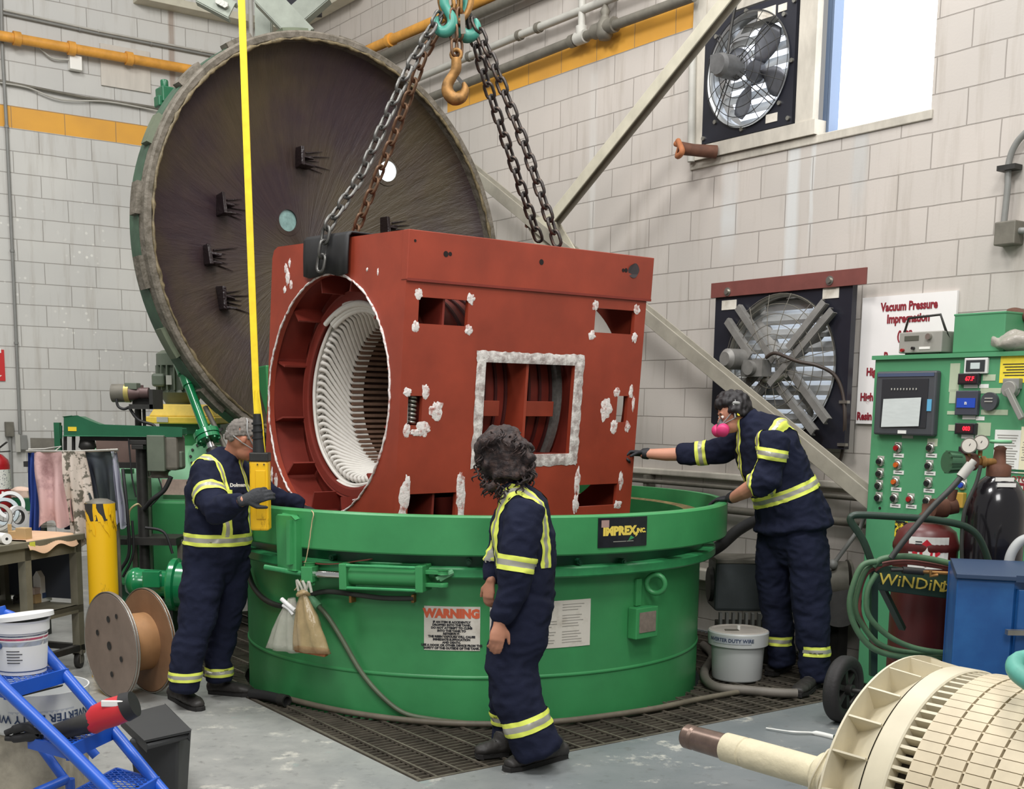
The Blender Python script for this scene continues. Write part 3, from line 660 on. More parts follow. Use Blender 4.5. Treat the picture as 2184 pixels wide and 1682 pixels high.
# hanging box with a grey window, ring and strap
def cbox(name, R, x, y, w, h, d, m, bev=.006, off=0.):
    p = on_cyl(R, x, y); r, u, n = cyl_frame(p); mb = MB(); mb.box(p + n * (d / 2 + off), (w, h, d), (r, u, n)); return mb.build(name, m, tank, bev=bev), p, (r, u, n)
bx, p, fr = cbox('sight_box', TR_, 1362, 1324, .19, .185, .07, green)
mb = MB(); mb.box(p + fr[2] * .072 + fr[1] * .005, (.14, .12, .004), fr); mb.build('grey_window', mat('dusty_grey_window', (132, 118, 108), .6, var=.2, scale=30), bx)
mb = MB(); mb.bar(p + fr[1] * .09 + fr[2] * .05 - fr[0] * .075, p + fr[1] * .09 + fr[2] * .05 + fr[0] * .07, .02, .008, fr[1]); mb.build('upper_lip', greeng, bx)
cbox('mounting_strap', TR_, 1358, 1262, .045, .16, .02, green, .003)
p = on_cyl(TR_, 1379, 1242); r, u, n = cyl_frame(p)
mb = MB(); q = p + n * .07; dr = (r * .5 + n).normalized()
mb.tube([q + (u * math.cos(t * PI / 8)) * .055 + dr * math.sin(t * PI / 8) * .055 for t in range(16)], .016, closed=True); mb.build('lifting_eye', green, tank)
# bracket plate on the locking ring (left)
p = on_cyl(RR, 622, 1153); r, u, n = cyl_frame(p)
mb = MB(); mb.prism([p + r * a_ + u * b_ for a_, b_ in ((-.075, -.16), (-.085, .13), (-.07, .15), (.05, .15), (.08, .13), (.075, -.16))], n * .045); br_ = mb.build('ring_bracket', green, tank, bev=.006)
mb = MB(); mb.box(p + r * .045 + n * .055, (.03, .25, .03), (r, u, n)); jitter(mb, .006, 40); mb.build('weld_bead', green, br_)
# hydraulic locking cylinder
hy = thing('hydraulic_cylinder', None, None, TC)
bpy.data.objects.remove(hy)
def sp(x, y, off): p = on_cyl(TR_ + off, x, y); return p
c0, c1 = sp(738, 1226, .12), sp(903, 1232, .12)
ax = (c1 - c0).normalized(); nrm = (ax.cross(Z)).normalized();
if nrm.dot(c0 - TC) < 0: nrm = -nrm
up = nrm.cross(ax).normalized(); up = up if up.z > 0 else -up
mb = MB(); mb.cyl(c0, c1, .05, seg=28); hc = mb.build('hydraulic_cylinder', green, tank)
for nm, q, s in (('end_block', c0 + ax * .01, .145), ('end_block', c1 - ax * .0, .145)):
    mb = MB(); mb.box(q, (.045, s, s), (ax, up, nrm)); mb.build(nm, green, hc, bev=.005)
for sy in (-1, 1):
    for sz in (-1, 1):
        mb = MB(); o_ = up * .062 * sy + nrm * .062 * sz; mb.cyl(c0 + o_, c1 + o_, .009, seg=10); mb.build('tie_rod', greeng, hc)
mb = MB(); mb.cyl(c0, c0 - ax * .19, .021); mb.build('piston_rod', chrome, hc)
q = c0 - ax * .22
mb = MB(); mb.box(q, (.07, .09, .09), (ax, up, nrm)); mb.cyl(q - up * .065, q + up * .065, .03); mb.build('rod_clevis', green, hc, bev=.005)
mb = MB(); mb.cyl(q - ax * .05, q - ax * .28 + up * .03, .015); mb.build('push_rod', greeng, hc)
q = c1 + ax * .07
for s in (-1, 1):
    mb = MB(); mb.box(q + up * .035 * s, (.1, .022, .06), (ax, up, nrm)); mb.cyl(q + ax * .04 + up * (.035 * s - .012), q + ax * .04 + up * (.035 * s + .012), .032); mb.build('rear_clevis', green, hc, bev=.003)
mb = MB(); e = sp(965, 1217, .1); mb.bar(q, e, .06, .02, up); mb.bar(q + ax * .02 - up * .01, e - up * .01, .04, .014, up); mb.build('anchor_link', greenp, hc, bev=.003)
mb = MB(); rs_ = [(sp(650 + 20 * i, 1197 + 5 * math.sin(i * .6), .10)) for i in range(8)]
for i in range(7): mb.bar(rs_[i], rs_[i + 1], .06, .004, Z)
mb.build('red_strap', mat('faded_red_strap', (120, 62, 50), .7), tank)
# bolts in the groove
for x in (715, 1000, 1230, 1322):
    p = on_cyl(TR_ + .02, x, 1196 if x > 900 else 1188); r, u, n = cyl_frame(p); mb = MB(); mb.cyl(p - n * .01 + u * .0, p + n * .04, .018, seg=6); mb.cyl(p, p + n * .05, .009, seg=8); mb.build('stud', greend, tank)
mb = MB()
for x in (757, 885): p = on_cyl(TR_, x, 1274); r, u, n = cyl_frame(p); mb.box(p + n * .02, (.015, .045, .06), (r, u, n)); mb.build('hose_bracket', rust, tank); mb = MB()

def hose(name, label, cat, pts, r, m, n=8, seg=10, ends=None):
    pts = [V(p) for p in pts]; o = thing(name, label, cat, pts[0]); mb = MB(); mb.tube(catmull(pts, n), r, seg); mb.build('hose_line', m, o)
    if ends:
        for (i, ln, rr_, mm) in ends:
            c = catmull(pts, n); p, q = (c[0], c[1]) if i == 0 else (c[-1], c[-2]); d = (p - q).normalized()
            mb = MB(); mb.cyl(p - d * ln / 2, p + d * ln / 2, rr_); mb.cyl(p, p + d * ln * .8, rr_ * .7); mb.build('coupling', mm, o)
    return o
grhose = mat('grimy_green_hose', (94, 104, 82), .5, var=.25, scale=8)
blhose = mat('black_hose', (52, 54, 50), .5, var=.2, scale=10)
hose('air_hose', 'black hose wrapping round the left side of the green vessel at knee height', 'hose', [sp(528, 1215, .04), sp(540, 1250, .04), sp(565, 1278, .035), sp(600, 1292, .035), sp(640, 1290, .04)], .017, blhose)
hose('air_hose', 'black hose under the hydraulic cylinder on the green vessel', 'hose', [sp(665, 1267, .04), sp(700, 1261, .04), sp(760, 1268, .04), sp(820, 1275, .04), sp(883, 1276, .04)], .015, blhose)
hose('air_hose', 'grimy green hose hanging from a coupling and curving down the front of the green vessel', 'hose', [sp(672, 1285, .05), sp(697, 1312, .045), sp(728, 1360, .035), sp(770, 1432, .03), sp(815, 1485, .03), sp(862, 1520, .035), sp(920, 1533, .05), G(990, 1541, .02)], .014, grhose, ends=((0, .07, .024, greenp),))
gp = lambda x, y, z=.018: G(x, y, z)
hose('base_hose', 'long grey-brown hose lying round the foot of the green vessel on the grating', 'hose', [gp(612, 1489), gp(700, 1510), gp(800, 1527), gp(900, 1538), gp(1000, 1543), gp(1100, 1543), gp(1200, 1537), gp(1300, 1525), gp(1400, 1510), gp(1480, 1493), gp(1560, 1478), gp(1606, 1469)], .018, mat('grey_brown_hose', (110, 102, 88), .55, var=.2, scale=9))
o = hose('rubber_hose', 'short black rubber hose end lying by the boot of the bending person', 'hose', [gp(535, 1478, .03), gp(570, 1484, .03), gp(607, 1493, .03)], .032, black)
p, q = gp(607, 1493, .03), gp(612, 1494.5, .03); mb = MB(); mb.hl([(.036, -.06), (.036, 0), (.026, 0), (.024, -.03), (0, -.03)], q, (q - gp(570, 1484, .03)), 20); mb.build('hose_cuff', dark, o)
hose('vacuum_hose', 'thick black hose leaving the right side of the green vessel behind the standing person', 'hose', [Yd(1496, 1186, 7.85), Yd(1536, 1163, 8.05), Yd(1578, 1128, 8.3), Yd(1625, 1109, 8.45), Yd(1690, 1130, 8.4)], .04, black, n=10)
# ------------------------------------------------------------------ plastic bags on a wire
o = thing('plastic_bags', 'two see-through plastic bags with brown dregs hanging by a wire from the vessel rim', 'bag', on_cyl(RR + .1, 640, 1330))
H0 = on_cyl(RR + .03, 640, 1248)
mb = MB(); mb.tube(catmull([on_cyl(RR - .05, 655, 1087), on_cyl(RR + .01, 668, 1093), on_cyl(RR + .015, 664, 1120), on_cyl(RR + .02, 658, 1165), on_cyl(RR + .02, 648, 1215), on_cyl(RR + .03, 641, 1240), on_cyl(RR + .03, 628, 1258)], 8), .0035, 6); jitter(mb, .003, 30); mb.build('hanging_wire', mat('tan_wire', (190, 170, 130), .6), o)
bagm = mat('clear_film', (216, 212, 200), .18, alpha=.46, var=.04, scale=20, bump=.7, bscale=14)
bagb = mat('yellowed_film', (188, 164, 122), .2, alpha=.62, var=.1, scale=20, bump=.7, bscale=14)
def bag(x0, xb0, xb1, y0, yb, m, nm, c, dep):
    mb = MB(); top = on_cyl(RR + dep, x0, y0); r, u, n = cyl_frame(top)
    L_ = on_cyl(RR + dep, xb0, yb); R_ = on_cyl(RR + dep, xb1, yb); st = []
    ct = (L_ + R_) / 2; wd = (R_ - L_).length / 2
    for k in range(9):
        t = k / 8; st.append((top.lerp(ct, t), .02 + (wd - .02) * (t ** .8), .016 + .035 * math.sin(min(1, t * 1.1) * PI * .6)))
    rings = []
    for k, (p, ra, rb) in enumerate(st):
        rings.append([p + r * (ra * math.cos(a_)) + n * (rb * math.sin(a_) * (1 + .25 * math.sin(7 * a_ + k * .3))) for a_ in [2 * PI * i / 28 for i in range(28)]])
    vs = sum(rings, []); fs = [(k * 28 + i, k * 28 + (i + 1) % 28, (k + 1) * 28 + (i + 1) % 28, (k + 1) * 28 + i) for k in range(8) for i in range(28)]
    mb.add(vs, fs + [tuple(8 * 28 + i for i in range(28))], True); jitter(mb, .006, 16, x0); b_ = mb.build(nm, m, o)
    return top, ct, wd, (r, u, n), b_
t_, c_, w_, f_, bb = bag(622, 572, 640, 1275, 1385, bagm, 'clear_bag', 0, .05)
t_, c_, w_, f_, bb = bag(647, 625, 704, 1265, 1388, bagb, 'yellowed_bag', 0, .07)
mb = MB(); mb.box(c_ - f_[1] * .0, (w_ * 1.7, .035, .04), f_); jitter(mb, .014, 20); mb.build('brown_dregs', mat('brown_dregs', (150, 92, 50), .5, var=.3, scale=20), bb, bev=.008)
mb = MB(); p = t_; mb.sphere(p + f_[1] * .005, .024, 12, 8, (1.3, .8, .8), f_); mb.tube([p + f_[0] * (.035 * math.cos(a_)) + f_[2] * .03 * math.sin(a_) + f_[1] * (.0 + .01 * math.sin(2 * a_)) for a_ in [PI * 2 * i / 12 for i in range(12)]], .009, closed=True)
jitter(mb, .004, 40); mb.build('knotted_neck', bagb, o)
mb = MB()
for k in range(3):
    a_ = k * 1.1; q = p + f_[1] * .04
    mb.tube(catmull([p, q + f_[0] * .03 * math.cos(a_) , q + f_[1] * .03 + f_[0] * .05 * math.cos(a_ + .6), p + f_[0] * .06 * math.cos(a_) + f_[1] * .01], 5), .008)
mb.build('bag_tails', bagm, o)
mb = MB(); q = on_cyl(RR + .08, 615, 1290); mb.tube(catmull([q - f_[0] * .05 + f_[1] * .03, q, q + f_[0] * .05 - f_[1] * .025], 5), .013); mb.tube(catmull([q - f_[0] * .04 - f_[1] * .005, q - f_[1] * .02, q + f_[0] * .035 - f_[1] * .05], 5), .01); mb.build('tied_knot', plasticw, o)

# ------------------------------------------------------------------ lid, swung open behind the vessel
LC = V((-1.3983, 9.7727, 2.9627)); az, el = .7165, .0548
LN = V((math.sin(az) * math.cos(el), -math.cos(az) * math.cos(el), math.sin(el)))
LX = Z.cross(LN).normalized(); LY = LN.cross(LX).normalized()
lid = thing('vessel_lid', 'huge dished steel lid standing open behind the green vessel, dark brown inside', 'lid', LC)
resin = bpy.data.materials.new('dark_resin_crust'); resin.use_nodes = True
def resin_nodes(m):
    nt = m.node_tree; N = nt.nodes; L = nt.links; bs = N['Principled BSDF']
    tc = N.new('ShaderNodeTexCoord'); mp = N.new('ShaderNodeMapping'); L.new(tc.outputs['Object'], mp.inputs[0])
    ge = N.new('ShaderNodeVectorMath'); ge.operation = 'DOT_PRODUCT'; ge.inputs[1].default_value = LX; L.new(tc.outputs['Object'], ge.inputs[0])
    gy = N.new('ShaderNodeVectorMath'); gy.operation = 'DOT_PRODUCT'; gy.inputs[1].default_value = LY; L.new(tc.outputs['Object'], gy.inputs[0])
    at = N.new('ShaderNodeMath'); at.operation = 'ARCTAN2'; L.new(gy.outputs['Value'], at.inputs[0]); L.new(ge.outputs['Value'], at.inputs[1])
    ln = N.new('ShaderNodeVectorMath'); ln.operation = 'LENGTH'; L.new(tc.outputs['Object'], ln.inputs[0])
    cb = N.new('ShaderNodeCombineXYZ'); ml = N.new('ShaderNodeMath'); ml.operation = 'MULTIPLY'; ml.inputs[1].default_value = 6; L.new(at.outputs[0], ml.inputs[0]); L.new(ml.outputs[0], cb.inputs[0]); L.new(ln.outputs['Value'], cb.inputs[1])
    n1 = N.new('ShaderNodeTexNoise'); n1.inputs['Scale'].default_value = 2.6; n1.inputs['Detail'].default_value = 7; n1.inputs['Roughness'].default_value = .7; L.new(cb.outputs[0], n1.inputs['Vector'])
    n2 = N.new('ShaderNodeTexNoise'); n2.inputs['Scale'].default_value = 1.3; n2.inputs['Detail'].default_value = 4; L.new(tc.outputs['Object'], n2.inputs['Vector'])
    r1 = N.new('ShaderNodeValToRGB'); e = r1.color_ramp.elements; e[0].position = .35; e[0].color = rgb(42, 30, 28); e[1].position = .7; e[1].color = rgb(70, 54, 44); L.new(n1.outputs[0], r1.inputs[0])
    r2 = N.new('ShaderNodeValToRGB'); e = r2.color_ramp.elements; e[0].position = .38; e[0].color = rgb(48, 34, 44); e[1].position = .62; e[1].color = rgb(74, 64, 40); L.new(n2.outputs[0], r2.inputs[0])
    mx = N.new('ShaderNodeMix'); mx.data_type = 'RGBA'; mx.inputs[0].default_value = .62; L.new(r1.outputs[0], mx.inputs[6]); L.new(r2.outputs[0], mx.inputs[7]); L.new(mx.outputs[2], bs.inputs['Base Color'])
    bs.inputs['Roughness'].default_value = .42
    bp = N.new('ShaderNodeBump'); bp.inputs['Strength'].default_value = .6; bp.inputs['Distance'].default_value = .02; L.new(n1.outputs[0], bp.inputs['Height']); L.new(bp.outputs[0], bs.inputs['Normal'])
resin_nodes(resin)
# holes for two round sight glasses, found on the dish
def dish(r): return -.06 - .42 * (1 - (r / 1.56) ** 2) ** .75 if r < 1.56 else -.06
def lp(x, y): # pixel -> local (lx, ly) on the dish
    h = -.3
    for _ in range(6):
        p = onplane(x, y, LC + LN * h, LN) - LC; lx, ly = p.dot(LX), p.dot(LY); h = dish(math.hypot(lx, ly))
    return lx, ly
GL = [(lp(827, 365), .082, 'bright'), (lp(614, 470), .085, 'dull')]
mb = MB(); NR, NA = 60, 160; vs = []; fs = []
for i in range(NR + 1):
    r = 1.56 * i / NR
    for k in range(NA):
        t = 2 * PI * k / NA; vs.append(LC + LX * r * math.cos(t) + LY * r * math.sin(t) + LN * dish(r))
def near_hole(lx, ly): return any(math.hypot(lx - g[0][0], ly - g[0][1]) < g[1] * 1.2 for g in GL)
for i in range(NR):
    for k in range(NA):
        r = 1.56 * (i + .5) / NR; t = 2 * PI * (k + .5) / NA
        if near_hole(r * math.cos(t), r * math.sin(t)): continue
        fs.append((i * NA + k, i * NA + (k + 1) % NA, (i + 1) * NA + (k + 1) % NA, (i + 1) * NA + k))
mb.add(vs, fs, True); mb.build('dish', resin, lid, fix=False)
mb = MB(); vs2 = [p - LN * .03 for p in vs]; mb.add(vs2, fs, True); mb.build('dome_back', green, lid, fix=False)
rim = mat('crusted_grey_rim', (112, 105, 94), .7, col2=(80, 74, 62), scale=14, bump=.8, bscale=30)
mb = MB(); mb.hl([(1.56, -.08), (1.556, .02), (1.57, .035), (1.605, .04), (1.62, .025), (1.62, -.06), (1.56, -.06)], LC, LN, SEG); mb.build('rim_flange', rim, lid)
mb = MB(); mb.hl([(1.615, -.06), (1.626, -.06), (1.626, -.2), (1.52, -.2)], LC, LN, SEG); mb.build('rim_band', mat('dull_green_band', (60, 84, 66), .6, var=.3, scale=6), lid)
mb = MB()   # ragged resin bead on the inner edge
pts = [LC + LX * math.cos(t) * 1.556 + LY * math.sin(t) * 1.556 + LN * .028 for t in [2 * PI * k / 300 for k in range(300)]]
mb.tube(pts, [.012 + .012 * noise.noise(V((k * .35, 0, 0))) for k in range(300)], 6, closed=True); jitter(mb, .012, 22); mb.build('resin_bead', mat('dried_resin', (104, 92, 66), .55, var=.5, scale=30), lid)
for k in range(20):
    t = 2 * PI * (k + .35) / 20
    mb = MB(); mb.lathe([(1.61, -.03), (1.656, -.035), (1.656, -.13), (1.61, -.13), (1.61, -.03)], LC, LN, 6, a0=t, a1=t + .14, caps=True, smooth=False); mb.build('lug', rim if k % 3 else mat('grey_green_lug', (96, 104, 84), .6, var=.2), lid)
for (g, r_, kind) in GL:
    c = LC + LX * g[0] + LY * g[1] + LN * dish(math.hypot(*g)); rr_ = math.hypot(*g)
    nn = (LN + (LX * g[0] + LY * g[1]) * (-.25)).normalized()
    mb = MB(); mb.hl([(r_, -.1), (r_, .004), (r_ + .035, .004), (r_ + .06, -.03)], c, nn, 40); mb.build('port_ring', resin, lid)
    mb = MB(); mb.cyl(c - nn * .022, c - nn * .012, r_, seg=40)
    if kind == 'bright': mb.build('sight_glass', mat('lit_port_glass', (240, 248, 250), .2, emit=(235, 246, 248), estr=1.3), lid, label='brightly lit round port glass')
    else: mb.build('sight_glass', mat('dull_port_glass', (120, 150, 146), .2, var=.25, scale=24), lid, label='dull greenish round port glass')
blk = mat('black_resin', (34, 24, 26), .25, bump=.8, bscale=50)
for (x, y, s) in ((632, 338, .075), (465, 438, .08), (437, 545, .075), (466, 636, .09), (815, 487, .09)):
    lx, ly = lp(x, y); c = LC + LX * lx + LY * ly + LN * dish(math.hypot(lx, ly)); mb = MB()
    mb.box(c + LN * .05, (.03, s * 2, .12), (LX, LY, LN)); mb.box(c + LN * .05 + LX * .05, (.09, .02, .1), (LX, LY, LN)); mb.box(c + LN * .05 + LX * .05 - LY * s * .8, (.1, .02, .1), (LX, LY, LN))
    jitter(mb, .02, 14, x); mb.build('hanger_bracket', blk, lid, bev=.008)
    mb = MB(); random.seed(x)
    for k in range(5):
        a_ = .1 * k - .2; st = c + LX * .08 + LY * (k - 2) * .025; out_ = (V((0, 0, 0)) + (LX * lx + LY * ly).normalized() * (-1)) ; e = LX * math.cos(a_) + LY * math.sin(a_)
        ln_ = .12 + random.random() * .12; n_ = 5; ps = []
        for j in range(n_ + 1):
            q = st - LC + e * ln_ * j / n_; qx, qy = q.dot(LX), q.dot(LY); ps.append(LC + LX * qx + LY * qy + LN * (dish(math.hypot(qx, qy)) + .008))
        mb.tube(ps, [.008 * (1 - .8 * j / n_) for j in range(n_ + 1)], 5)
    mb.build('resin_runs', blk, lid)
p = Yd(352, 205, 9.7); mb = MB(); mb.box(p, (.1, .12, .13), (LX, LY, LN)); mb.cyl(p + LY * .05, p + LY * .12, .03); mb.box(p - LX * .04 - LY * .05, (.07, .08, .09), (LX, LY, LN)); mb.build('green_valve', greend, lid, bev=.01)
# hinge arms carrying the lid behind the vessel
for s in (-1, 1):
    mb = MB(); mb.bar(LC - LN * .25 + LX * .55 * s - LY * .9, TC + (V((LC.x - TC.x, LC.y - TC.y, 0)).normalized()) * 2.1 + LX * .55 * s + Z * .75, .12, .2, LN); mb.build('hinge_arm', green, lid, bev=.01)
hd = V((LC.x - TC.x, LC.y - TC.y, 0)).normalized(); hp = TC + hd * 2.1
mb = MB(); mb.box(hp + Z * .33, (1.5, .35, .7), (LX, hd, Z)); mb.cyl(hp + Z * .78 - LX * .85, hp + Z * .78 + LX * .85, .09); mb.build('hinge_block', green, lid, bev=.02)
# ------------------------------------------------------------------ red motor frame hanging in the vessel
def box_axes(a, b, c):
    X = V((math.sin(a), math.cos(a), 0)); Yv = V((-math.cos(a), math.sin(a), 0)); W = V((0, 0, 1))
    q = Quaternion(X, b); Yv = q @ Yv; W = q @ W; q = Quaternion(Yv, c); return q @ X, Yv, q @ W
MX, MY, MZ = box_axes(.8968, .0302, -.0036)
MO = V((-.6063, 6.9692, 2.736)); ML, MW, MH, VC, WC, RB, SH = 1.8974, 1.6224, 1.93, .8518, -.9535, .7422, .045
def mp_(u, v, w): return MO + MX * (u + SH * w) + MY * v + MZ * w
mot = thing('red_motor_housing', 'large red box-shaped motor housing with round bore, hanging on chains over the green vessel', 'motor frame', mp_(ML / 2, MW / 2, -MH))
def plate_bore(mb, u0, u1, rect, R, vc, wc, n=96, cut=.07, inner=None):
    """end plate between u0 and u1 with a round hole; rect = (v0, v1, w0, w1)"""
    v0, v1, w0, w1 = rect
    poly = [(v0, w0), (v1, w0), (v1, w1 - cut), (v1 - cut * .3, w1 - cut * .3), (v1 - cut, w1), (v0, w1)]
    def hit(t):
        dx, dy = math.cos(t), math.sin(t); best = None
        for i in range(len(poly)):
            (ax_, ay_), (bx_, by_) = poly[i], poly[(i + 1) % len(poly)]; ex, ey = bx_ - ax_, by_ - ay_; det = dx * (-ey) + ex * dy
            if abs(det) < 1e-9: continue
            px, py = ax_ - vc, ay_ - wc; s = (px * (-ey) + ex * py) / det; q = (dx * py - dy * px) / det
            if s > 0 and -1e-6 <= q <= 1 + 1e-6 and (best is None or s < best): best = s
        return (vc + dx * best, wc + dy * best)
    ts = sorted([2 * PI * i / n for i in range(n)] + [math.atan2(y - wc, x - vc) % (2 * PI) for x, y in poly]); N_ = len(ts)
    I = [(vc + R * math.cos(t), wc + R * math.sin(t)) for t in ts]; O = [hit(t) for t in ts]
    vs = [mp_(u0, *p) for p in I] + [mp_(u0, *p) for p in O] + [mp_(u1, *p) for p in I] + [mp_(u1, *p) for p in O]; fl = []; sm = []
    for i in range(N_):
        j = (i + 1) % N_; fl += [(i, j, N_ + j, N_ + i), (2 * N_ + j, 2 * N_ + i, 3 * N_ + i, 3 * N_ + j), (N_ + i, N_ + j, 3 * N_ + j, 3 * N_ + i)]
    mb.add(vs, fl); mb.add([mp_(u0, *p) for p in I] + [mp_(u1, *p) for p in I], [(i, (i + 1) % N_, N_ + (i + 1) % N_, N_ + i) for i in range(N_)], True)
    return mb
mb = MB(); plate_bore(mb, 0, .035, (0, MW, -MH, 0), RB, VC, WC); mb.build('end_plate', redox, mot)
mb = MB(); plate_bore(mb, ML - .035, ML, (0, MW, -MH, 0), RB, VC, WC); mb.build('rear_end_plate', redox, mot)
# side plate with its openings (v = 0)
SIDE = [(.60, 1.31, -1.27, -.715), (.095, .445, -.512, -.364), (1.452, 1.803, -.5, -.348), (.055, .155, -1.09, -.921), (1.703, 1.80, -1.072, -.90), (.09, .435, -1.80, -1.488), (1.42, 1.762, -1.62, -1.477)]
mb = MB(); holed(mb, None, None, None, None, .03, (.035, ML - .035, -MH, -.27), SIDE, mapf=lambda a, b, c: mp_(a, c, b)); mb.build('side_plate', redox, mot)
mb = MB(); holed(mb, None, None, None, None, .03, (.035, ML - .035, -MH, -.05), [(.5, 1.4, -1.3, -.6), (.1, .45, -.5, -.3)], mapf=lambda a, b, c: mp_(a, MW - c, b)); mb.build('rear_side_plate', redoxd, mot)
mb = MB(); mb.hexa([mp_(u, v, w) for w in (-.275, 0) for u, v in ((-.004, -.012), (ML + .03, -.012), (ML + .03, .05), (-.004, .05))]); tb_ = mb.build('top_rail', redox, mot, bev=.004)
mb = MB(); mb.hexa([mp_(u, v, w) for w in (-.28, -.265) for u, v in ((0, -.014), (ML + .03, -.014), (ML + .03, 0), (0, 0))]); mb.build('seam_shadow_gap', redoxd, tb_)
for (u, w, r_) in ((.255, -.115, .017), (.285, -.112, .012), (.968, -.103, .017), (1.655, -.1, .012), (1.68, -.098, .014), (.8 - .76, -.06, .008)):
    mb = MB(); mb.cyl(mp_(u, -.0135, w), mp_(u, -.011, w), r_, seg=18); mb.build('bolt_hole', mat('hole_black', (24, 14, 12), .9), tb_)
mb = MB(); mb.cyl(mp_(1.745, -.0135, -.095), mp_(1.745, -.0115, -.095), .048, seg=24)
for p in mb.v: pass
jitter(mb, .012, 18); mb.build('black_smudge', mat('black_tape_patch', (60, 54, 56), .7), tb_)
mb = MB(); mb.hexa([mp_(u, v, w) for w in (-.04, -.01) for u, v in ((.035, .05), (ML - .035, .05), (ML - .035, .5), (.035, .5))]); mb.build('top_flange', redoxd, mot)
mb = MB(); mb.hexa([mp_(u, v, w) for w in (-.04, -.01) for u, v in ((.035, MW - .3), (ML - .035, MW - .3), (ML - .035, MW), (.035, MW))]); mb.build('top_flange', redoxd, mot)
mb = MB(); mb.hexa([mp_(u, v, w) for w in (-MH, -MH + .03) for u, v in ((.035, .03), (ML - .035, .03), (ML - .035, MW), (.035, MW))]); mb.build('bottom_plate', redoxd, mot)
def ring_at(mb, prof, seg=72, a0=0, a1=2 * PI):   # prof: (radius, u)
    vs = []; n = seg
    for r, u in prof:
        for k in range(n): t = a0 + (a1 - a0) * k / n; vs.append(mp_(u, VC + r * math.cos(t), WC + r * math.sin(t)))
    for k in range(len(prof) - 1):
        mb.add([vs[k * n + i] for i in range(n)] + [vs[(k + 1) * n + i] for i in range(n)], [(i, (i + 1) % n, n + (i + 1) % n, n + i) for i in range(n)], True)
    return mb
WC0 = WC
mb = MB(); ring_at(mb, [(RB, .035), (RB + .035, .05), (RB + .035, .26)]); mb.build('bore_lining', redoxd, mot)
WC = -.94
mb = MB(); ring_at(mb, [(.645, .21), (.66, .205), (.66, .25), (.60, .25), (.585, .21), (.60, .205), (.645, .205)]); ring_at(mb, [(.66, .25), (RB + .04, .27)]); mb.build('clamping_ring', redoxd, mot)
mb = MB(); ring_at(mb, [(.60, .25), (.60, .52)]); mb.build('inner_sleeve', mat('deep_red_sleeve', (96, 26, 28), .6), mot)
for k in range(12):
    t = 2 * PI * (k + .5) / 12; c, s = math.cos(t), math.sin(t); e = (-s * .006, c * .006)
    mb = MB(); P = [];
    for u in (.045, .25):
        for (r, sg) in ((.65, -1), (RB + .03, -1), (RB + .03, 1), (.65, 1)): P.append(mp_(u, VC + c * r + e[0] * sg, WC + s * r + e[1] * sg))
    mb.hexa(P); o = mb.build('stiffener', redoxd, mot)
    if 3 <= k <= 8:
        mb = MB(); q = mp_(.19, VC + c * .67, WC + s * .67); mb.tube([mp_(.12, VC + c * .68, WC + s * .68 + .008), mp_(.2, VC + c * .675, WC + s * .675 + .012), mp_(.22, VC + c * .665, WC + s * .665 + .02)], [.006, .01, .013], 6); jitter(mb, .006, 40); mb.build('sealant_dab', sealant, o)
for u_ in (.275, 1.38):
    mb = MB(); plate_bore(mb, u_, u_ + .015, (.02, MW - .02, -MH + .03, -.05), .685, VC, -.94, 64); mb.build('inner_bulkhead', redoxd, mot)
# laminated core: slots as real teeth
corem = mat('varnished_core', (118, 92, 76), .5, var=.2, scale=20)
mb = MB(); NS = 72
prof = []
for k in range(NS):
    t0 = 2 * PI * k / NS
    for (f, r) in ((0, .455), (.52, .455), (.52, .51), (1, .51)): prof.append((t0 + f * 2 * PI / NS, r))
n = len(prof); us = [.47, 1.45]
vs = [mp_(u, VC + r * math.cos(t), WC + r * math.sin(t)) for u in us for t, r in prof]
mb.add(vs, [(i, (i + 1) % n, n + (i + 1) % n, n + i) for i in range(n)]); mb.add([mp_(.47, VC + r * math.cos(t), WC + r * math.sin(t)) for t, r in prof] + [mp_(.47, VC + .6 * math.cos(t), WC + .6 * math.sin(t)) for t, r in prof], [(i, (i + 1) % n, n + (i + 1) % n, n + i) for i in range(n)])
core = mb.build('stator_core', corem, mot)
mb = MB(); ring_at(mb, [(.64, .47), (.66, .47), (.66, 1.45), (.6, 1.45)]); mb.build('core_back', redoxd, core)
for u in (.64, .73, .82, .90, 1.0, 1.09, 1.18, 1.27):
    mb = MB(); ring_at(mb, [(.655, u), (.675, u), (.675, u + .018), (.655, u + .018)]); mb.build('core_band', mat('dark_core_gap', (70, 22, 20), .7), core)
mb = MB(); ring_at(mb, [(.66, 1.30), (.70, 1.31), (.70, 1.35), (.66, 1.36)]); mb.build('grey_winding_ring', mat('grey_glass_tape', (104, 102, 98), .6, var=.3, scale=40), core)
# bulkhead and rails seen through the big side window
mb = MB(); holed(mb, None, None, None, None, .02, (.02, .22, -MH + .03, -.05), [], mapf=lambda a, b, c: mp_(.93 + c, a, b)); mb.build('bulkhead', redox, mot)
for (u0, u1) in ((.47, .80), (.95, 1.24)):
    mb = MB(); mb.hexa([mp_(u, v, w) for w in (-1.04, -.945) for u, v in ((u0, .1), (u1, .1), (u1, .16), (u0, .16))]); mb.build('cross_rail', redox, mot, bev=.003)
mb = MB(); mb.hexa([mp_(u, v, w) for w in (-1.32, -1.28) for u, v in ((.45, .03), (1.45, .03), (1.45, .5), (.45, .5))]); mb.build('inner_shelf', redoxd, mot)
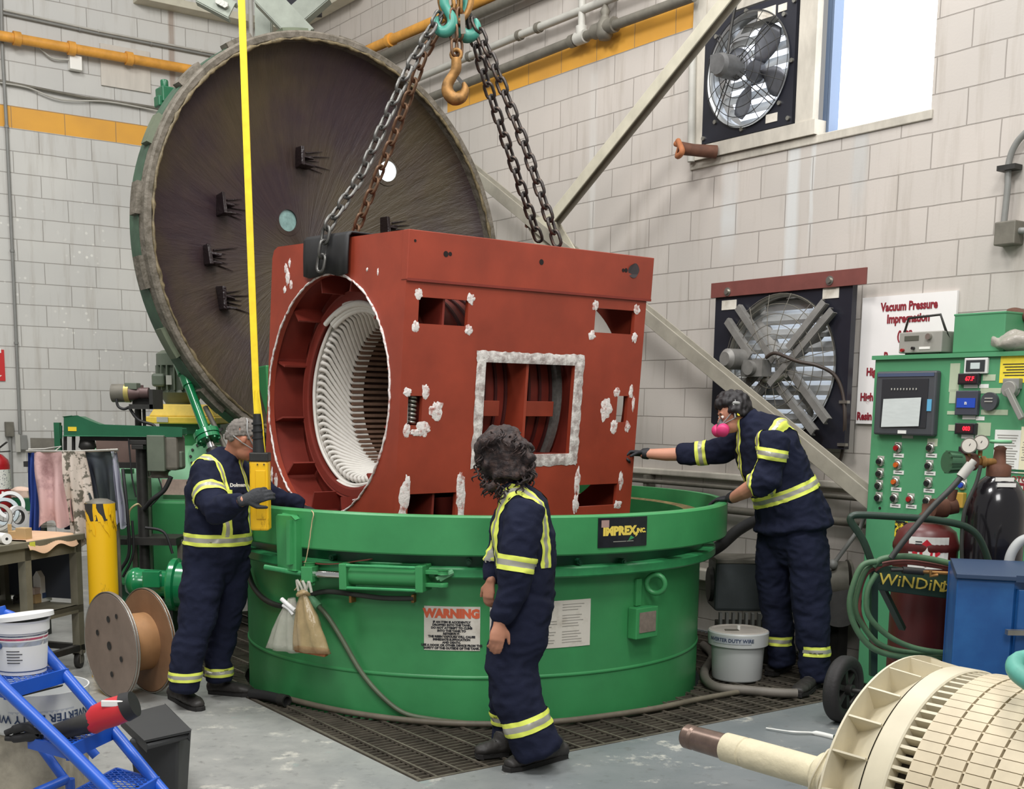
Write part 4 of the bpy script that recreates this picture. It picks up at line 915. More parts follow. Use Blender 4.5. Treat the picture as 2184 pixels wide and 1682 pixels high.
# white end winding: two layers of coil arms crossing, knuckles at the nose
wind = mat('white_winding_tape', (226, 222, 214), .45, var=.05, scale=30)
endw = thing('end_winding', None, None, (0, 0, 0)); bpy.data.objects.remove(endw)
def cp(r, th, u): return mp_(u, VC + r * math.cos(th), WC + r * math.sin(th))
mb = MB(); dth = 2 * PI / NS; first = None
for k in range(NS):
    t = dth * (k + .76)
    arm1 = [(.47, t, .56), (.47, t, .47), (.472, t + dth * .8, .44), (.495, t + dth * 4.2, .33), (.51, t + dth * 5.4, .285), (.528, t + dth * 5.6, .255), (.548, t + dth * 5.4, .262), (.556, t + dth * 6.2, .30), (.55, t + dth * 8, .36), (.52, t + dth * 9, .44)]
    pts = catmull([cp(r, a_, u) for r, a_, u in arm1], 4)
    mb = MB(); mb.tube(pts, .0132, 8)
    if k == 0: wroot = mb.build('end_winding', wind, mot)
    else: mb.build('coil', wind, wroot)
for (r_, u_, s_) in ((.585, .272, .014), (.575, .245, .012), (.592, .30, .013)):
    mb = MB(); N_ = 100; mb.tube([cp(r_ + .004 * math.sin(i * .5), 2 * PI * i / N_, u_ + .005 * noise.noise(V((i * .1, u_ * 50, 0)))) for i in range(N_)], s_, 8, closed=True); mb.build('lashing_ring', wind, wroot)
for (ta0, ta1, r_, u_) in ((.35 * PI, .95 * PI, .565, .20), (.4 * PI, .9 * PI, .59, .215), (.3 * PI, .8 * PI, .548, .215), (.3 * PI, .72 * PI, .53, .225), (.28 * PI, .66 * PI, .575, .19), (1.15 * PI, 1.6 * PI, .595, .225)):
    mb = MB(); mb.tube([cp(r_, ta0 + (ta1 - ta0) * i / 24, u_ + .02 * math.sin(i / 24 * PI)) for i in range(25)], .016, 8); mb.build('lead_cable', wind, wroot)
for (a_, rr_) in ((.70 * PI, .66), (.66 * PI, .67), (.74 * PI, .65)):
    mb = MB(); mb.tube(catmull([cp(.565, a_ - .12, .2), cp(.60, a_ - .04, .17), cp(rr_ - .02, a_, .185), cp(rr_, a_ + .01, .25)], 6), .013, 8); mb.cyl(cp(rr_ - .01, a_, .205), cp(rr_ + .002, a_ + .01, .25), .022); mb.build('lead_cable', wind, wroot)
WC = WC0
# resin sealant round the bore and openings
mb = MB(); N_ = 240; mb.tube([mp_(-.004, VC + (RB + .004) * math.cos(2 * PI * i / N_), WC + (RB + .004) * math.sin(2 * PI * i / N_)) for i in range(N_)], [.007 + .004 * noise.noise(V((i * .4, 5, 0))) for i in range(N_)], 6, closed=True); jitter(mb, .006, 30); mb.build('bore_sealant', sealant, mot)
u0, u1, w0, w1 = SIDE[0]
wf = None
for k, (a0, a1, b0, b1) in enumerate(((u0 - .07, u1 + .07, w1, w1 + .065), (u0 - .07, u1 + .07, w0 - .075, w0), (u0 - .07, u0, w0 - .07, w1 + .065), (u1, u1 + .075, w0 - .07, w1 + .065))):
    mb = MB(); nx, ny = (40, 4) if a1 - a0 > b1 - b0 else (4, 34); vs = []; 
    for j in range(ny + 1):
        for i in range(nx + 1):
            e = (i in (0, nx)) or (j in (0, ny)); q = V((a0 + (a1 - a0) * i / nx, b0 + (b1 - b0) * j / ny, 0)); nz = noise.noise_vector(q * 25 + V((k, 0, 0)))
            inner_edge = (k == 0 and j == 0) or (k == 1 and j == ny) or (k == 2 and i == nx) or (k == 3 and i == 0)
            vs.append(mp_(q.x + (.012 * nz.x if not inner_edge else 0), -(.002 if e else .005) - .005 * max(0, nz.z), q.y + (.012 * nz.y if not inner_edge else 0)))
    mb.add(vs, [(j * (nx + 1) + i, j * (nx + 1) + i + 1, (j + 1) * (nx + 1) + i + 1, (j + 1) * (nx + 1) + i) for j in range(ny) for i in range(nx)], True)
    # close against the plate
    o = mb.build('window_sealant', sealw, mot)
def blob(u, w, ru, rw, plane='side', n=26, seed=0, th=.0045):
    mb = MB(); vs = []; f = (lambda a, b, h: mp_(a, -h, b)) if plane == 'side' else (lambda a, b, h: mp_(-h, a, b))
    vs.append(f(u, w, th)); fs = []
    for ri, (k_, h_) in enumerate(((.45, th * .9), (.8, th * .5), (1., .0005))):
        for i in range(n):
            t = 2 * PI * i / n; q = 1 + .45 * noise.noise(V((math.cos(t) * 2.2 + seed, math.sin(t) * 2.2, seed * 3.1)))
            vs.append(f(u + ru * k_ * q * math.cos(t), w + rw * k_ * q * math.sin(t), h_ + .004 * noise.noise(V((i, ri, seed)))))
    fs += [(0, 1 + i, 1 + (i + 1) % n) for i in range(n)]
    for ri in range(2): fs += [(1 + ri * n + i, 1 + (ri + 1) * n + i, 1 + (ri + 1) * n + (i + 1) % n, 1 + ri * n + (i + 1) % n) for i in range(n)]
    mb.add(vs, fs, True); return mb.build('sealant_dab', sealant, mot)
sd = 1
for (u0, u1, w0, w1) in (SIDE[1], SIDE[2]):
    for (u, w) in ((u0 - .015, w0 - .02), (u1 + .01, w0 - .02), (u1 + .015, w1 + .01), (u0 - .005, w1 + .015)): blob(u, w, .028, .032, seed=sd); sd += 1.7
for (u, w, a, b) in ((.05, -.90, .03, .025), (.17, -.895, .025, .045), (.055, -1.12, .025, .04), (.17, -1.11, .05, .045), (.12, -1.13, .04, .02), (1.69, -.875, .03, .03), (1.82, -.87, .02, .045), (1.69, -1.1, .03, .045), (1.81, -1.1, .025, .035), (1.85, -.95, .012, .05),
                     (.255, -1.005, .05, .055), (1.605, -.99, .05, .075), (.065, -1.50, .035, .11), (.08, -1.43, .02, .06), (.47, -1.50, .035, .11), (.455, -1.42, .02, .05), (1.40, -1.45, .025, .09), (1.40, -1.60, .025, .06), (1.79, -1.46, .02, .06), (1.78, -1.62, .035, .03),
                     (.055, -1.65, .03, .15), (.48, -1.64, .025, .12)): blob(u, w, a, b, seed=sd); sd += 1.7
for (v, w, a, b) in ((1.43, -.14, .02, .03), (1.38, -.11, .015, .03), (1.40, -.2, .03, .05), (1.35, -.25, .02, .03), (1.43, -.28, .02, .025), (1.52, -1.50, .02, .05), (1.46, -1.53, .025, .05), (1.4, -1.60, .03, .03), (.42, -.20, .01, .012), (.3, -.22, .008, .02)): blob(v, w, a, b, 'end', seed=sd); sd += 1.7
# coil behind the small left opening
sp_ = MB()
for k in range(7): sp_.tube([mp_(.115 + .022 * math.cos(t), .05 - .025 * math.sin(t), -1.08 + .024 * k + .024 * t / (2 * PI)) for t in [2 * PI * i / 14 for i in range(15)]], .009, 8)
sp_.build('grey_coil_spring', steel, mot); mb = MB(); mb.box(mp_(.07, .06, -1.0), (.03, .04, .16), (MX, MY, MZ)); mb.build('white_block', greyl, mot)
# black rubber pad over the top edge of the end plate
mb = MB(); ps = []
for (v, w) in ((1.13, .012), (.62, .012)): pass
for i in range(15):
    v = .60 + .545 * i / 14; dv = .012 * math.sin(i * 1.3)
    ps.append([mp_(.35, v, .016 + dv * .3), mp_(.10, v, .02 + dv * .3), mp_(-.005, v, .022), mp_(-.022, v, .005), mp_(-.024 - dv * .6, v, -.1), mp_(-.02 - dv, v, -.215 - .012 * math.sin(i * .7))])
vs = sum(ps, []); mb.add(vs, [(i * 6 + j, i * 6 + j + 1, (i + 1) * 6 + j + 1, (i + 1) * 6 + j) for i in range(14) for j in range(5)], True)
o = mb.build('rubber_pad', black, None); o.location = (0, 0, 0)
bs = mp_(0, .87, 0); o.data.transform(Matrix.Translation(-bs)); o.location = bs
sd_ = o.modifiers.new('thick', 'SOLIDIFY'); sd_.thickness = .012; sd_.offset = 1
tag(o, 'black rubber pad draped over the top edge of the red motor frame under a chain', 'pad')

# ------------------------------------------------------------------ chains, hooks
apex = Yd(968, -46, 8.15)
def link_mesh(L_, W_, r, m=chainm):
    mb = MB(); pts = []; h = L_ / 2 - W_ / 2; R = W_ / 2
    for i in range(7): t = -PI / 2 + PI * i / 6; pts.append(V((h + R * math.cos(t), R * math.sin(t), 0)))
    for i in range(7): t = PI / 2 + PI * i / 6; pts.append(V((-h + R * math.cos(t), R * math.sin(t), 0)))
    mb.tube(pts, r, 7, closed=True); me = mb.mesh('link'); me.materials.append(m); return me
LKM = link_mesh(.106, .062, .0112); LKG = link_mesh(.106, .062, .0108, chaing); LKB = link_mesh(.106, .06, .0108, chainb); LKS = link_mesh(.1, .056, .0095, chainb)
def chain(label, pts, group=None, me=LKM, pitch=.083):
    pts = [V(p) for p in pts]; o = thing('lifting_chain', label, 'chain', pts[-1], group=group)
    segs = [(pts[i + 1] - pts[i]).length for i in range(len(pts) - 1)]; tot = sum(segs); n = int(tot / pitch)
    for k in range(n):
        s = (k + .5) * tot / n; i = 0
        while s > segs[i] and i < len(segs) - 1: s -= segs[i]; i += 1
        p = pts[i].lerp(pts[i + 1], s / segs[i]); d = (pts[i + 1] - pts[i]).normalized(); a, b = perp(d, FW)
        if k % 2: a, b = b, -a
        # rotate 35 degrees so both link orientations read as rings
        q = Quaternion(d, math.radians(38)); a = q @ a; b = q @ b
        l = bpy.data.objects.new('link', me); COL.objects.link(l); l.parent = o
        m = Matrix((d, a, b)).transposed().to_4x4(); m.translation = p; l.matrix_local = WM[o.name].inverted() @ m
    return o
sh = mp_(-.05, .87, -.17)
chain('silvery-grey chain, leftmost of the four, ending in a shackle on the rubber pad', [Yd(938, 30, 8.1), Yd(870, 150, 7.95), Yd(770, 375, 7.78), mp_(-.05, .83, .06), mp_(-.072, .85, -.19)], me=LKG)
chain('rusty brown chain of the left pair, ending behind the top of the red frame', [Yd(948, 40, 8.2), Yd(905, 115, 8.3), Yd(840, 290, 8.45), Yd(752, 508, 8.6)], me=LKB)
chain('dark chain, left one of the right pair, reaching the top of the red frame', [Yd(1000, 40, 8.25), Yd(1030, 150, 8.4), Yd(1075, 290, 8.55), Yd(1150, 512, 8.8)])
chain('dark chain, rightmost of the four, going down to the top of the red frame', [Yd(1010, 40, 8.2), Yd(1060, 155, 8.15), Yd(1120, 310, 8.15), Yd(1190, 522, 8.15)])
c2 = chain('short rusty chain hanging straight down between the slings with an unused hook', [Yd(966, 20, 8.1), Yd(970, 118, 8.1)], me=LKS)
chain('second short rusty chain beside the one carrying the unused hook', [Yd(981, 18, 8.14), Yd(979, 118, 8.14)], me=LKS)
def hook(name, label, top, s, m, flip=1, latch=True, tilt=0.):
    o = thing(name, label, 'hook', top); d = (-Z).normalized(); X_ = RT * flip; mb = MB()
    prof = [(0, 0), (0, .06), (-.02, .1), (-.05, .15), (-.048, .2), (-.01, .235), (.035, .225), (.055, .18), (.045, .14)]
    rad = [.03, .032, .03, .034, .038, .04, .034, .024, .01]
    c = catmull([top + X_ * x * s + d * y * s for x, y in prof], 5); rr_ = []
    for i in range(len(c)): f = i / 5; j = min(int(f), 7); rr_.append((rad[j] + (rad[min(j + 1, 8)] - rad[j]) * (f - j)) * s)
    mb.tube(c, rr_, 12); mb.build('hook_body', m, o)
    mb = MB(); mb.tube([top + X_ * .03 * s * math.cos(t) - d * .02 * s + d * .03 * s * math.sin(t) for t in [2 * PI * i / 14 for i in range(14)]], .012 * s, closed=True); mb.build('eye', m, o)
    if latch: mb = MB(); mb.bar(top + d * .09 * s - X_ * .01 * s, top + X_ * .045 * s + d * .15 * s, .02 * s, .006 * s, FW); mb.build('latch', dark, o)
    return o
hook('crane_hook', 'rusty yellow-brown lifting hook hanging unused between the chains', Yd(973, 124, 8.1), 1.05, rust)
hook('sling_hook', 'teal painted sling hook at the top of the left chain pair', Yd(948, -12, 8.1), .95, teal, -1)
hook('sling_hook', 'teal painted sling hook at the top of the right chain pair', Yd(998, -14, 8.2), 1.1, teal, 1)
o = thing('lifting_ring', 'heavy rusty master ring gathering the chains at the top edge', 'ring', apex)
mb = MB(); mb.tube([Yd(972, -10, 8.15) + RT * .1 * math.cos(t) + Z * .16 * math.sin(t) for t in [2 * PI * i / 24 for i in range(24)]], .02, closed=True); mb.build('ring', rust, o)
mb = MB()
for k, (x, y) in enumerate(((960, 10), (972, 4), (982, 12), (968, 28), (978, 30))):
    p = Yd(x, y, 8.12 + .02 * k); a_ = k * .9; mb = MB(); mb.tube([p + (RT * math.cos(a_) + FW * math.sin(a_)) * .026 * math.cos(t) + Z * .05 * math.sin(t) for t in [2 * PI * i / 14 for i in range(14)]], .011, closed=True); mb.build('coupling_link', rust, o)
mb = MB(); mb.bar(Yd(986, 30, 8.05), Yd(988, 72, 8.05), .03, .003, FW); mb.build('steel_tag', dirt, o)
# ------------------------------------------------------------------ pendant controller on its yellow cable
PY = 6.72
o = thing('crane_pendant', 'yellow hoist pendant control hanging on a long yellow cable', 'pendant control', Yd(557, 1130, PY))
mb = MB(); cab = [Yd(514, -30, PY), Yd(524, 250, PY), Yd(537, 600, PY), Yd(546, 830, PY), Yd(549, 885, PY)]
for i in range(4): mb.bar(cab[i], cab[i + 1], .036, .012, -FW)
mb.build('flat_cable', yellowc, o)
mb = MB(); mb.tube([Yd(551, 832, PY - .015), Yd(560, 900, PY - .02), Yd(565, 968, PY)], .004, 6); mb.tube([Yd(543, 832, PY - .01), Yd(544, 880, PY)], .003, 6); mb.build('strain_wire', yellowc, o)
mb = MB(); mb.cyl(Yd(549, 882, PY), Yd(553, 975, PY), .024, .036); mb.build('cable_gland', black, o)
for y in (900, 915, 930): mb = MB(); mb.cyl(Yd(550, y, PY), Yd(550.5, y + 5, PY), .036); mb.build('gland_rib', black, o)
mb = MB(); mb.box(Yd(555, 974, PY), (.105, .09, .05)); mb.build('top_cap', dark, o, bev=.006)
mb = MB(); mb.box((Yd(554, 982, PY) + Yd(557, 1130, PY)) / 2, (.105, .08, (Yd(554, 982, PY) - Yd(557, 1130, PY)).length)); bd = mb.build('yellow_body', yellow, o, bev=.012)
mb = MB(); mb.box(Yd(556, 1055, PY - .042), (.055, .006, .27)); mb.build('raised_panel', yellow, bd, bev=.004)
for y in (990, 1068): 
    mb = MB(); mb.cyl(Yd(549, y, PY - .04), Yd(549, y, PY - .046), .004); mb.build('screw', dark, bd); mb = MB(); mb.cyl(Yd(563, y, PY - .04), Yd(563, y, PY - .046), .004); mb.build('screw', dark, bd)
# ------------------------------------------------------------------ wall fans
def RWp(b, z, off=0.): return AB(DR - off, b, z)
louv = mat('aluminium_louvre', (188, 190, 190), .38, metal=.6, var=.08, scale=6)
sky_em = mat('bright_daylight_behind_louvre', (238, 244, 255), .5, emit=(236, 243, 255), estr=1.9)
def fan(label, b0, b1, z0, z1, cb_, cz, R, off, bright, chamfer=0., corner_dip=0.):
    """b0 > b1 (b grows to the left). off: how far the frame's face stands in front of the wall plane"""
    o = thing('exhaust_fan', label, 'fan', RWp((b0 + b1) / 2, z0, off))
    mb = MB(); n = 64
    poly = [(b0, z0 + chamfer), (b0 - chamfer * .0, z1), (b1, z1), (b1, z0), (b0 - chamfer * 2.2, z0)] if chamfer else [(b0, z0), (b0, z1), (b1, z1), (b1, z0)]
    def hit(t):
        dx, dy = math.cos(t), math.sin(t); best = None
        for i in range(len(poly)):
            ax_, ay_ = poly[i]; bx_, by_ = poly[(i + 1) % len(poly)]; ex, ey = bx_ - ax_, by_ - ay_; det = dx * (-ey) + ex * dy
            if abs(det) < 1e-9: continue
            px, py = ax_ - cb_, ay_ - cz; s = (px * (-ey) + ex * py) / det; q = (dx * py - dy * px) / det
            if s > 0 and -1e-6 <= q <= 1 + 1e-6 and (best is None or s < best): best = s
        return (cb_ + dx * best, cz + dy * best)
    ts = sorted([2 * PI * i / n for i in range(n)] + [math.atan2(y - cz, x - cb_) % (2 * PI) for x, y in poly]); N_ = len(ts)
    for d0 in (0,):
        I = [RWp(cb_ + R * math.cos(t), cz + R * math.sin(t), off) for t in ts]; O = [RWp(*hit(t), off) for t in ts]; I2 = [p + A * .05 for p in I]; O2 = [p + A * .05 for p in O]
        mb.add(I + O, [(i, (i + 1) % N_, N_ + (i + 1) % N_, N_ + i) for i in range(N_)]); mb.add(O + O2, [(i, (i + 1) % N_, N_ + (i + 1) % N_, N_ + i) for i in range(N_)])
    mb.build('frame_panel', blackp, o)
    c0 = RWp(cb_, cz, off); mb = MB(); mb.lathe([(R + .012, -.012), (R, .0), (R, .1), (R - .01, .1), (R - .01, 0), (R + .012, -.012)], c0, A, 64); mb.build('venturi_ring', steel if not bright else louv, o)
    # louvre slats behind
    mb = MB(); ns = int(2 * R / .105); lf = off - .13 if bright else .05
    mb = MB()
    for k in range(ns + 1):
        z = cz - R + 2 * R * (k + .5) / (ns + 1); h = math.sqrt(max(.001, R * R - (z - cz) ** 2)); mb = MB()
        ang = .55; p = RWp(cb_, z, lf); dz = (Z * math.cos(ang) + A * math.sin(ang))
        if bright: mb.box(p, (h * 2.02, .085, .003), (B, dz, B.cross(dz).normalized()))
        else: mb.prism([p - B * h + Z * y - A * x for x, y in ((-.03, .062), (.02, .02), (.035, -.02), (.03, -.05), (.026, -.05), (.03, -.02), (.015, .018), (-.034, .058))], B * 2 * h)
        mb.build('louvre_slat', louv, o)
    # daylight behind
    mb = MB(); mb.cyl(RWp(cb_, cz, lf - .10 if bright else .004), RWp(cb_, cz, lf - .11 if bright else .002), R, seg=48); mb.build('daylight_gap', sky_em, o)
    # wire guard
    wm_ = dirt if not bright else dark
    for r_ in ([.16, .30, .44, .58, .72, .86, 1.0] if not bright else [.2, .36, .52, .68, .84, 1.0]):
        mb = MB(); mb.tube([c0 - A * (.10 - .07 * (r_ ** 3)) + B * math.cos(t) * R * r_ * 1.02 + Z * math.sin(t) * R * r_ * 1.02 for t in [2 * PI * i / 48 for i in range(48)]], .0028, 5, closed=True); mb.build('guard_ring', wm_, o)
    for k in range(8 if bright else 16):
        t = 2 * PI * (k + .5) / (8 if bright else 16); mb = MB()
        mb.tube([c0 - A * (.10 - .07 * (r_ ** 3)) + (B * math.cos(t) + Z * math.sin(t)) * R * r_ * 1.03 for r_ in (.12, .35, .6, .8, 1)], .0028, 5); mb.build('guard_spoke', wm_, o)
    return o, c0
f1, c1_ = fan('small black-framed exhaust fan beside the bright window, daylight glaring through its blades', 7.045, 6.14, 3.79, 4.68, 6.583, 4.245, .395, .03, True)
for (b_, z_) in ((7.02, 3.83), (7.02, 4.63), (6.17, 3.83), (6.16, 4.62), (6.16, 4.22), (6.62, 3.83), (6.9, 3.93), (6.26, 3.95), (6.25, 4.55), (6.92, 4.55), (6.62, 4.66)):
    mb = MB(); mb.cyl(RWp(b_, z_, .03), RWp(b_, z_, .045), .016, seg=10); mb.build('bolt', steel, f1)
for (b_, z_, w_, h_) in ((6.42, 4.6, .17, .07), (6.27, 4.6, .08, .05), (6.33, 3.86, .11, .06)):
    mb = MB(); mb.box(RWp(b_, z_, .033), (w_, h_, .004), (B, Z, A)); mb.build('sticker', paperd, f1)
mc = RWp(6.66, 4.26, .12); 
for (tb_, tz_) in ((-1, 1), (1, -1), (-1, -1), (1, 1)):
    for s in (-.018, .018):
        e = RWp(6.583 + tb_ * .29, 4.245 + tz_ * .29, .06); mb = MB(); w_ = (B * tz_ - Z * tb_) * s * .7; mb.tube([mc + w_, e + w_], .004, 6); mb.build('strut', dark, f1)
mb = MB(); mb.cyl(mc - A * .12, mc + A * .05, .085, seg=24); mb.cyl(mc - A * .15, mc - A * .12, .07, .085, 24); mb.cyl(mc + A * .05, mc + A * .1, .03); mb.box(mc + B * .06 - A * .08 + Z * .03, (.08, .1, .12), (A, B, Z)); mo_ = mb.build('motor', mat('dusty_motor_grey', (112, 112, 112), .45, metal=.3, var=.2, scale=14), f1)
mb = MB(); mb.tube(catmull([mc + Z * .09 - A * .05, mc + Z * .3 - B * .0 - A * .02, mc + Z * .5 - B * .04, mc + Z * .72 - B * .16], 6), .011); mb.build('flexible_conduit', dark, f1)
def blades(o, c, R, n, ph, m, wd=.42, pitch=.5):
    for k in range(n):
        t = ph + 2 * PI * k / n; vs = []; fs = []; NR_, NC = 7, 5
        for i in range(NR_ + 1):
            r = .07 + (R - .07) * i / NR_; half = wd * (.55 + .45 * math.sin(PI * min(1, i / NR_ * .9 + .1))) * (1 - .25 * (i / NR_) ** 4)
            for j in range(NC + 1):
                a_ = t + half * (j / NC - .5) * 2 * (.5 if i else .5); tw = pitch * (1 - .5 * i / NR_)
                vs.append(c + (B * math.cos(a_) + Z * math.sin(a_)) * r + A * (.07 * tw * (j / NC - .5) * 2 + .01))
        fs = [(i * (NC + 1) + j, i * (NC + 1) + j + 1, (i + 1) * (NC + 1) + j + 1, (i + 1) * (NC + 1) + j) for i in range(NR_) for j in range(NC)]
        mb = MB(); mb.add(vs, fs, True); q = mb.build('fan_blade', m, o, fix=False); sd = q.modifiers.new('thick', 'SOLIDIFY'); sd.thickness = .003
    mb = MB(); mb.cyl(c - A * .02, c + A * .04, .075); mb.build('hub', m, o)
bladem = mat('shaded_fan_blade', (108, 110, 116), .4, metal=.5)
blades(f1, RWp(6.583, 4.245, -.04), .34, 4, .5, bladem, .95)
bz = lambda x, y, o_: (WR(x, y, o_).dot(B), WR(x, y, o_).z)
(fa, fb), (fc, fd), (fe, fg) = bz(1526, 650, .15), bz(1800, 958, .15), bz(1663, 782, .15); ft = bz(1670, 617, .15)[1]
f2, c2_ = fan('large black-framed exhaust fan with grey louvres behind the right-hand person', fa, fc, fd, ft, fe, fg, .505, .15, False, chamfer=.16)
for (x_, y_, w_, h_) in ((1555, 650, .15, .07), (1771, 611, .10, .04), (1772, 625, .14, .07)):
    mb = MB(); mb.box(WR(x_, y_, .153), (w_, h_, .004), (B, Z, A)); mb.build('sticker', paperd, f2)
mc = RWp(6.32, 2.13, .3)
strm = mat('dusty_strut_grey', (128, 126, 122), .55, metal=.35, var=.18, scale=12)
def arm(p, q, w_):
    mb = MB(); mb.bar(p, q, w_, .012, -A); a_, b_ = perp(q - p, -A); mb.bar(p + b_ * w_ / 2 + A * .02, q + b_ * w_ / 2 + A * .02, .006, .035, -A); mb.bar(p - b_ * w_ / 2 + A * .02, q - b_ * w_ / 2 + A * .02, .006, .035, -A); mb.build('strut', strm, f2)
pw = lambda x, y, off: WR(x, y, off)
for (x0, y0, x1, y1) in ((1572, 655, 1650, 770), (1549, 684, 1600, 760), (1757, 643, 1680, 742), (1774, 661, 1640, 820), (1640, 800, 1735, 922), (1668, 770, 1762, 898), (1640, 800, 1585, 868), (1615, 790, 1560, 850)):
    arm(pw(x0, y0, .2), pw(x1, y1, .26), .05)
mb = MB(); mb.cyl(mc - A * .1, mc + A * .06, .075, seg=24); mb.cyl(mc - A * .13, mc - A * .1, .05, .075); mb.build('motor', strm, f2)
m2 = pw(1605, 785, .3); mb = MB(); mb.cyl(m2 - A * .05, m2 + A * .12, .05, seg=20); mb.box(m2 + A * .04, (.1, .2, .12), (A, B, Z)); mb.build('drive_pulley', strm, f2)
mb = MB(); q0 = pw(1652, 815, .24); mb.tube([q0 + B * .1 + Z * .02, q0, q0 - B * .1 + Z * .05], .02); mb.build('chrome_clamp', steel, f2)
mb = MB(); mb.tube(catmull([pw(1634, 762, .3), pw(1655, 753, .3), pw(1700, 770, .3), pw(1745, 780, .25), pw(1780, 800, .18), pw(1798, 840, .15), pw(1802, 900, .15), pw(1797, 960, .1), pw(1788, 990, .06)], 8), .013); mb.build('power_cable', mat('black_brown_cable', (60, 50, 44), .5), f2)
for (x, y) in ((1801, 857), (1797, 948)): mb = MB(); mb.box(pw(x, y, .15), (.03, .07, .02), (A, B, Z)); mb.build('cable_clip', steel, f2)
blades(f2, RWp(fe, fg, .1), .44, 4, .9, strm, .35)
o = thing('lintel_bar', 'flat brown-red steel bar bolted to the wall above the lower fan', 'bar', RWp(6.2, 2.62, .02))
mb = MB(); mb.box(WR(1672, 605, .165), (1.44, .11, .012), (B, Z, A)); mb.build('bar_plate', mat('brown_red_paint', (112, 62, 56), .55, var=.12, scale=8), o, bev=.002)
for x_, y_ in ((1552, 622), (1770, 598)): q_ = WR(x_, y_, .17); mb = MB(); mb.cyl(q_, q_ - A * .02, .02, seg=8); mb.cyl(q_, q_ - A * .006, .032, seg=16); mb.build('bolt', steel, o)
# ------------------------------------------------------------------ board with red lettering
o = thing('wall_sign', 'white board with dark red lettering behind the green control cabinet', 'sign', RWp(5.07, 1.68, .01))
mb = MB(); mb.box(RWp(5.07, 2.105, .012), (.735, .85, .02), (B, Z, A)); mb.build('board', mat('white_board', (232, 228, 226), .5, var=.03, scale=4), o)
for (t, b_, z_, s, al) in (('Vacuum Pressure', 5.06, 2.455, .078, 'CENTER'), ('Impregnation', 5.06, 2.375, .078, 'CENTER'), ('(VPI)', 5.075, 2.265, .078, 'CENTER'), ('P.', 5.235, 2.13, .075, 'LEFT'), ('High Performance', 5.37, 2.03, .07, 'LEFT'), ('High', 5.41, 1.86, .072, 'LEFT'), ('Resin', 5.43, 1.70 + .03, .072, 'LEFT')):
    mb = MB(); put_text(mb, t, s, RWp(b_, z_, .0235), -B, Z, bold=.003, align=al, sx=.8); mb.build('lettering', ink, o)
# ------------------------------------------------------------------ control cabinet (front plane A = DC)
DC = 6.3
def CP(b, z, off=0.): return AB(DC - off, b, z)
def Cpx(x, y, off=0.): return onplane(x, y, A * (DC - off), A)
cab = thing('control_cabinet', 'tall green steel control cabinet with chart recorder and rows of push buttons', 'cabinet', CP(4.2, 0))
mb = MB(); mb.hexa([CP(b, z, -d) for z in (0.03, 2.10) for b, d in ((4.86, 0), (3.35, 0), (3.35, .45), (4.86, .45))]); mb.build('cabinet_body', greenc, cab, bev=.008)
mb = MB(); mb.hexa([CP(b, z, off) for z in (2.08, 2.105) for b, off in ((4.87, .02), (3.35, .02), (3.35, 0), (4.87, 0))]); mb.build('top_lip', greenc, cab)
def cbx(name, x, y, w_, h_, d, m, parent=None, bev=0., off=0.):
    c = Cpx(x, y); mb = MB(); mb.box(c - A * (d / 2 + off), (d, w_, h_), (A, B, Z)); return mb.build(name, m, parent or cab, bev=bev), c
recm = mat('recorder_grey', (70, 72, 76), .45, var=.08)
c = Cpx(1939, 860); rec, _ = cbx('chart_recorder', 1939, 860, .43, .385, .05, recm, bev=.012)
f_ = A * -1
mb = MB(); mb.box(c - A * .052 + Z * .0, (.004, .33, .29), (A, B, Z)); mb.build('recess', mat('recorder_dark', (46, 48, 52), .4), rec)
mb = MB(); cc = c - A * .056 - Z * .045; mb.add([cc + B * .14 + Z * .07 - A * .01, cc - B * .13 + Z * .08 - A * .01, cc - B * .12 - Z * .09 - A * .004, cc + B * .15 - Z * .10 - A * .004], [(0, 1, 2, 3)]); mb.build('chart_paper', mat('chart_paper', (206, 212, 210), .6, var=.06, scale=14, stretch=(1, 1, 5)), rec)
mb = MB()
for k in range(9): mb = MB(); mb.box(c - A * .058 + Z * .085 + B * (.09 - .022 * k), (.002, .007, .012), (A, B, Z)); mb.build('pen_mark', greyl, rec)
mb = MB(); mb.box(c - A * .052 + Z * .17, (.004, .4, .02), (A, B, Z)); mb.build('header_strip', mat('header_blue_grey', (74, 86, 112), .4), rec)
mb = MB(); mb.box(c - A * .053 - B * .18 - Z * .01, (.004, .03, .07), (A, B, Z)); mb.build('blue_sticker', mat('light_blue_sticker', (96, 168, 206), .5), rec)
mb = MB(); mb.box(c - A * .053 - Z * .172, (.004, .06, .02), (A, B, Z)); mb.build('name_tag', paper, rec)
cbx('label_plate', 1936, 931, .08, .02, .003, greyl)
lab = mat('aged_label_tape', (176, 188, 160), .6, var=.08)
for (x, y, w_, h_) in ((2036, 805, .065, .165), (2033, 845, .05, .08), (2030, 880, .06, .02), (2110, 805, .08, .035), (2113, 833, .13, .03), (2121, 879, .17, .03), (2034, 912, .07, .035), (2098, 915, .09, .075), (1989, 943, .07, .045)): cbx('old_tape', x, y, w_, h_, .002, lab)
for (x, y, w_) in ((2071, 823, .09), (2099, 823, .06), (2067, 890, .085), (2091, 892, .055), (2064, 931, .08), (2088, 932, .05)): cbx('name_tag', x, y, w_, .022, .003, paper)
led = mat('red_led_digits', (250, 40, 50), .4, emit=(255, 30, 50), estr=2.5)
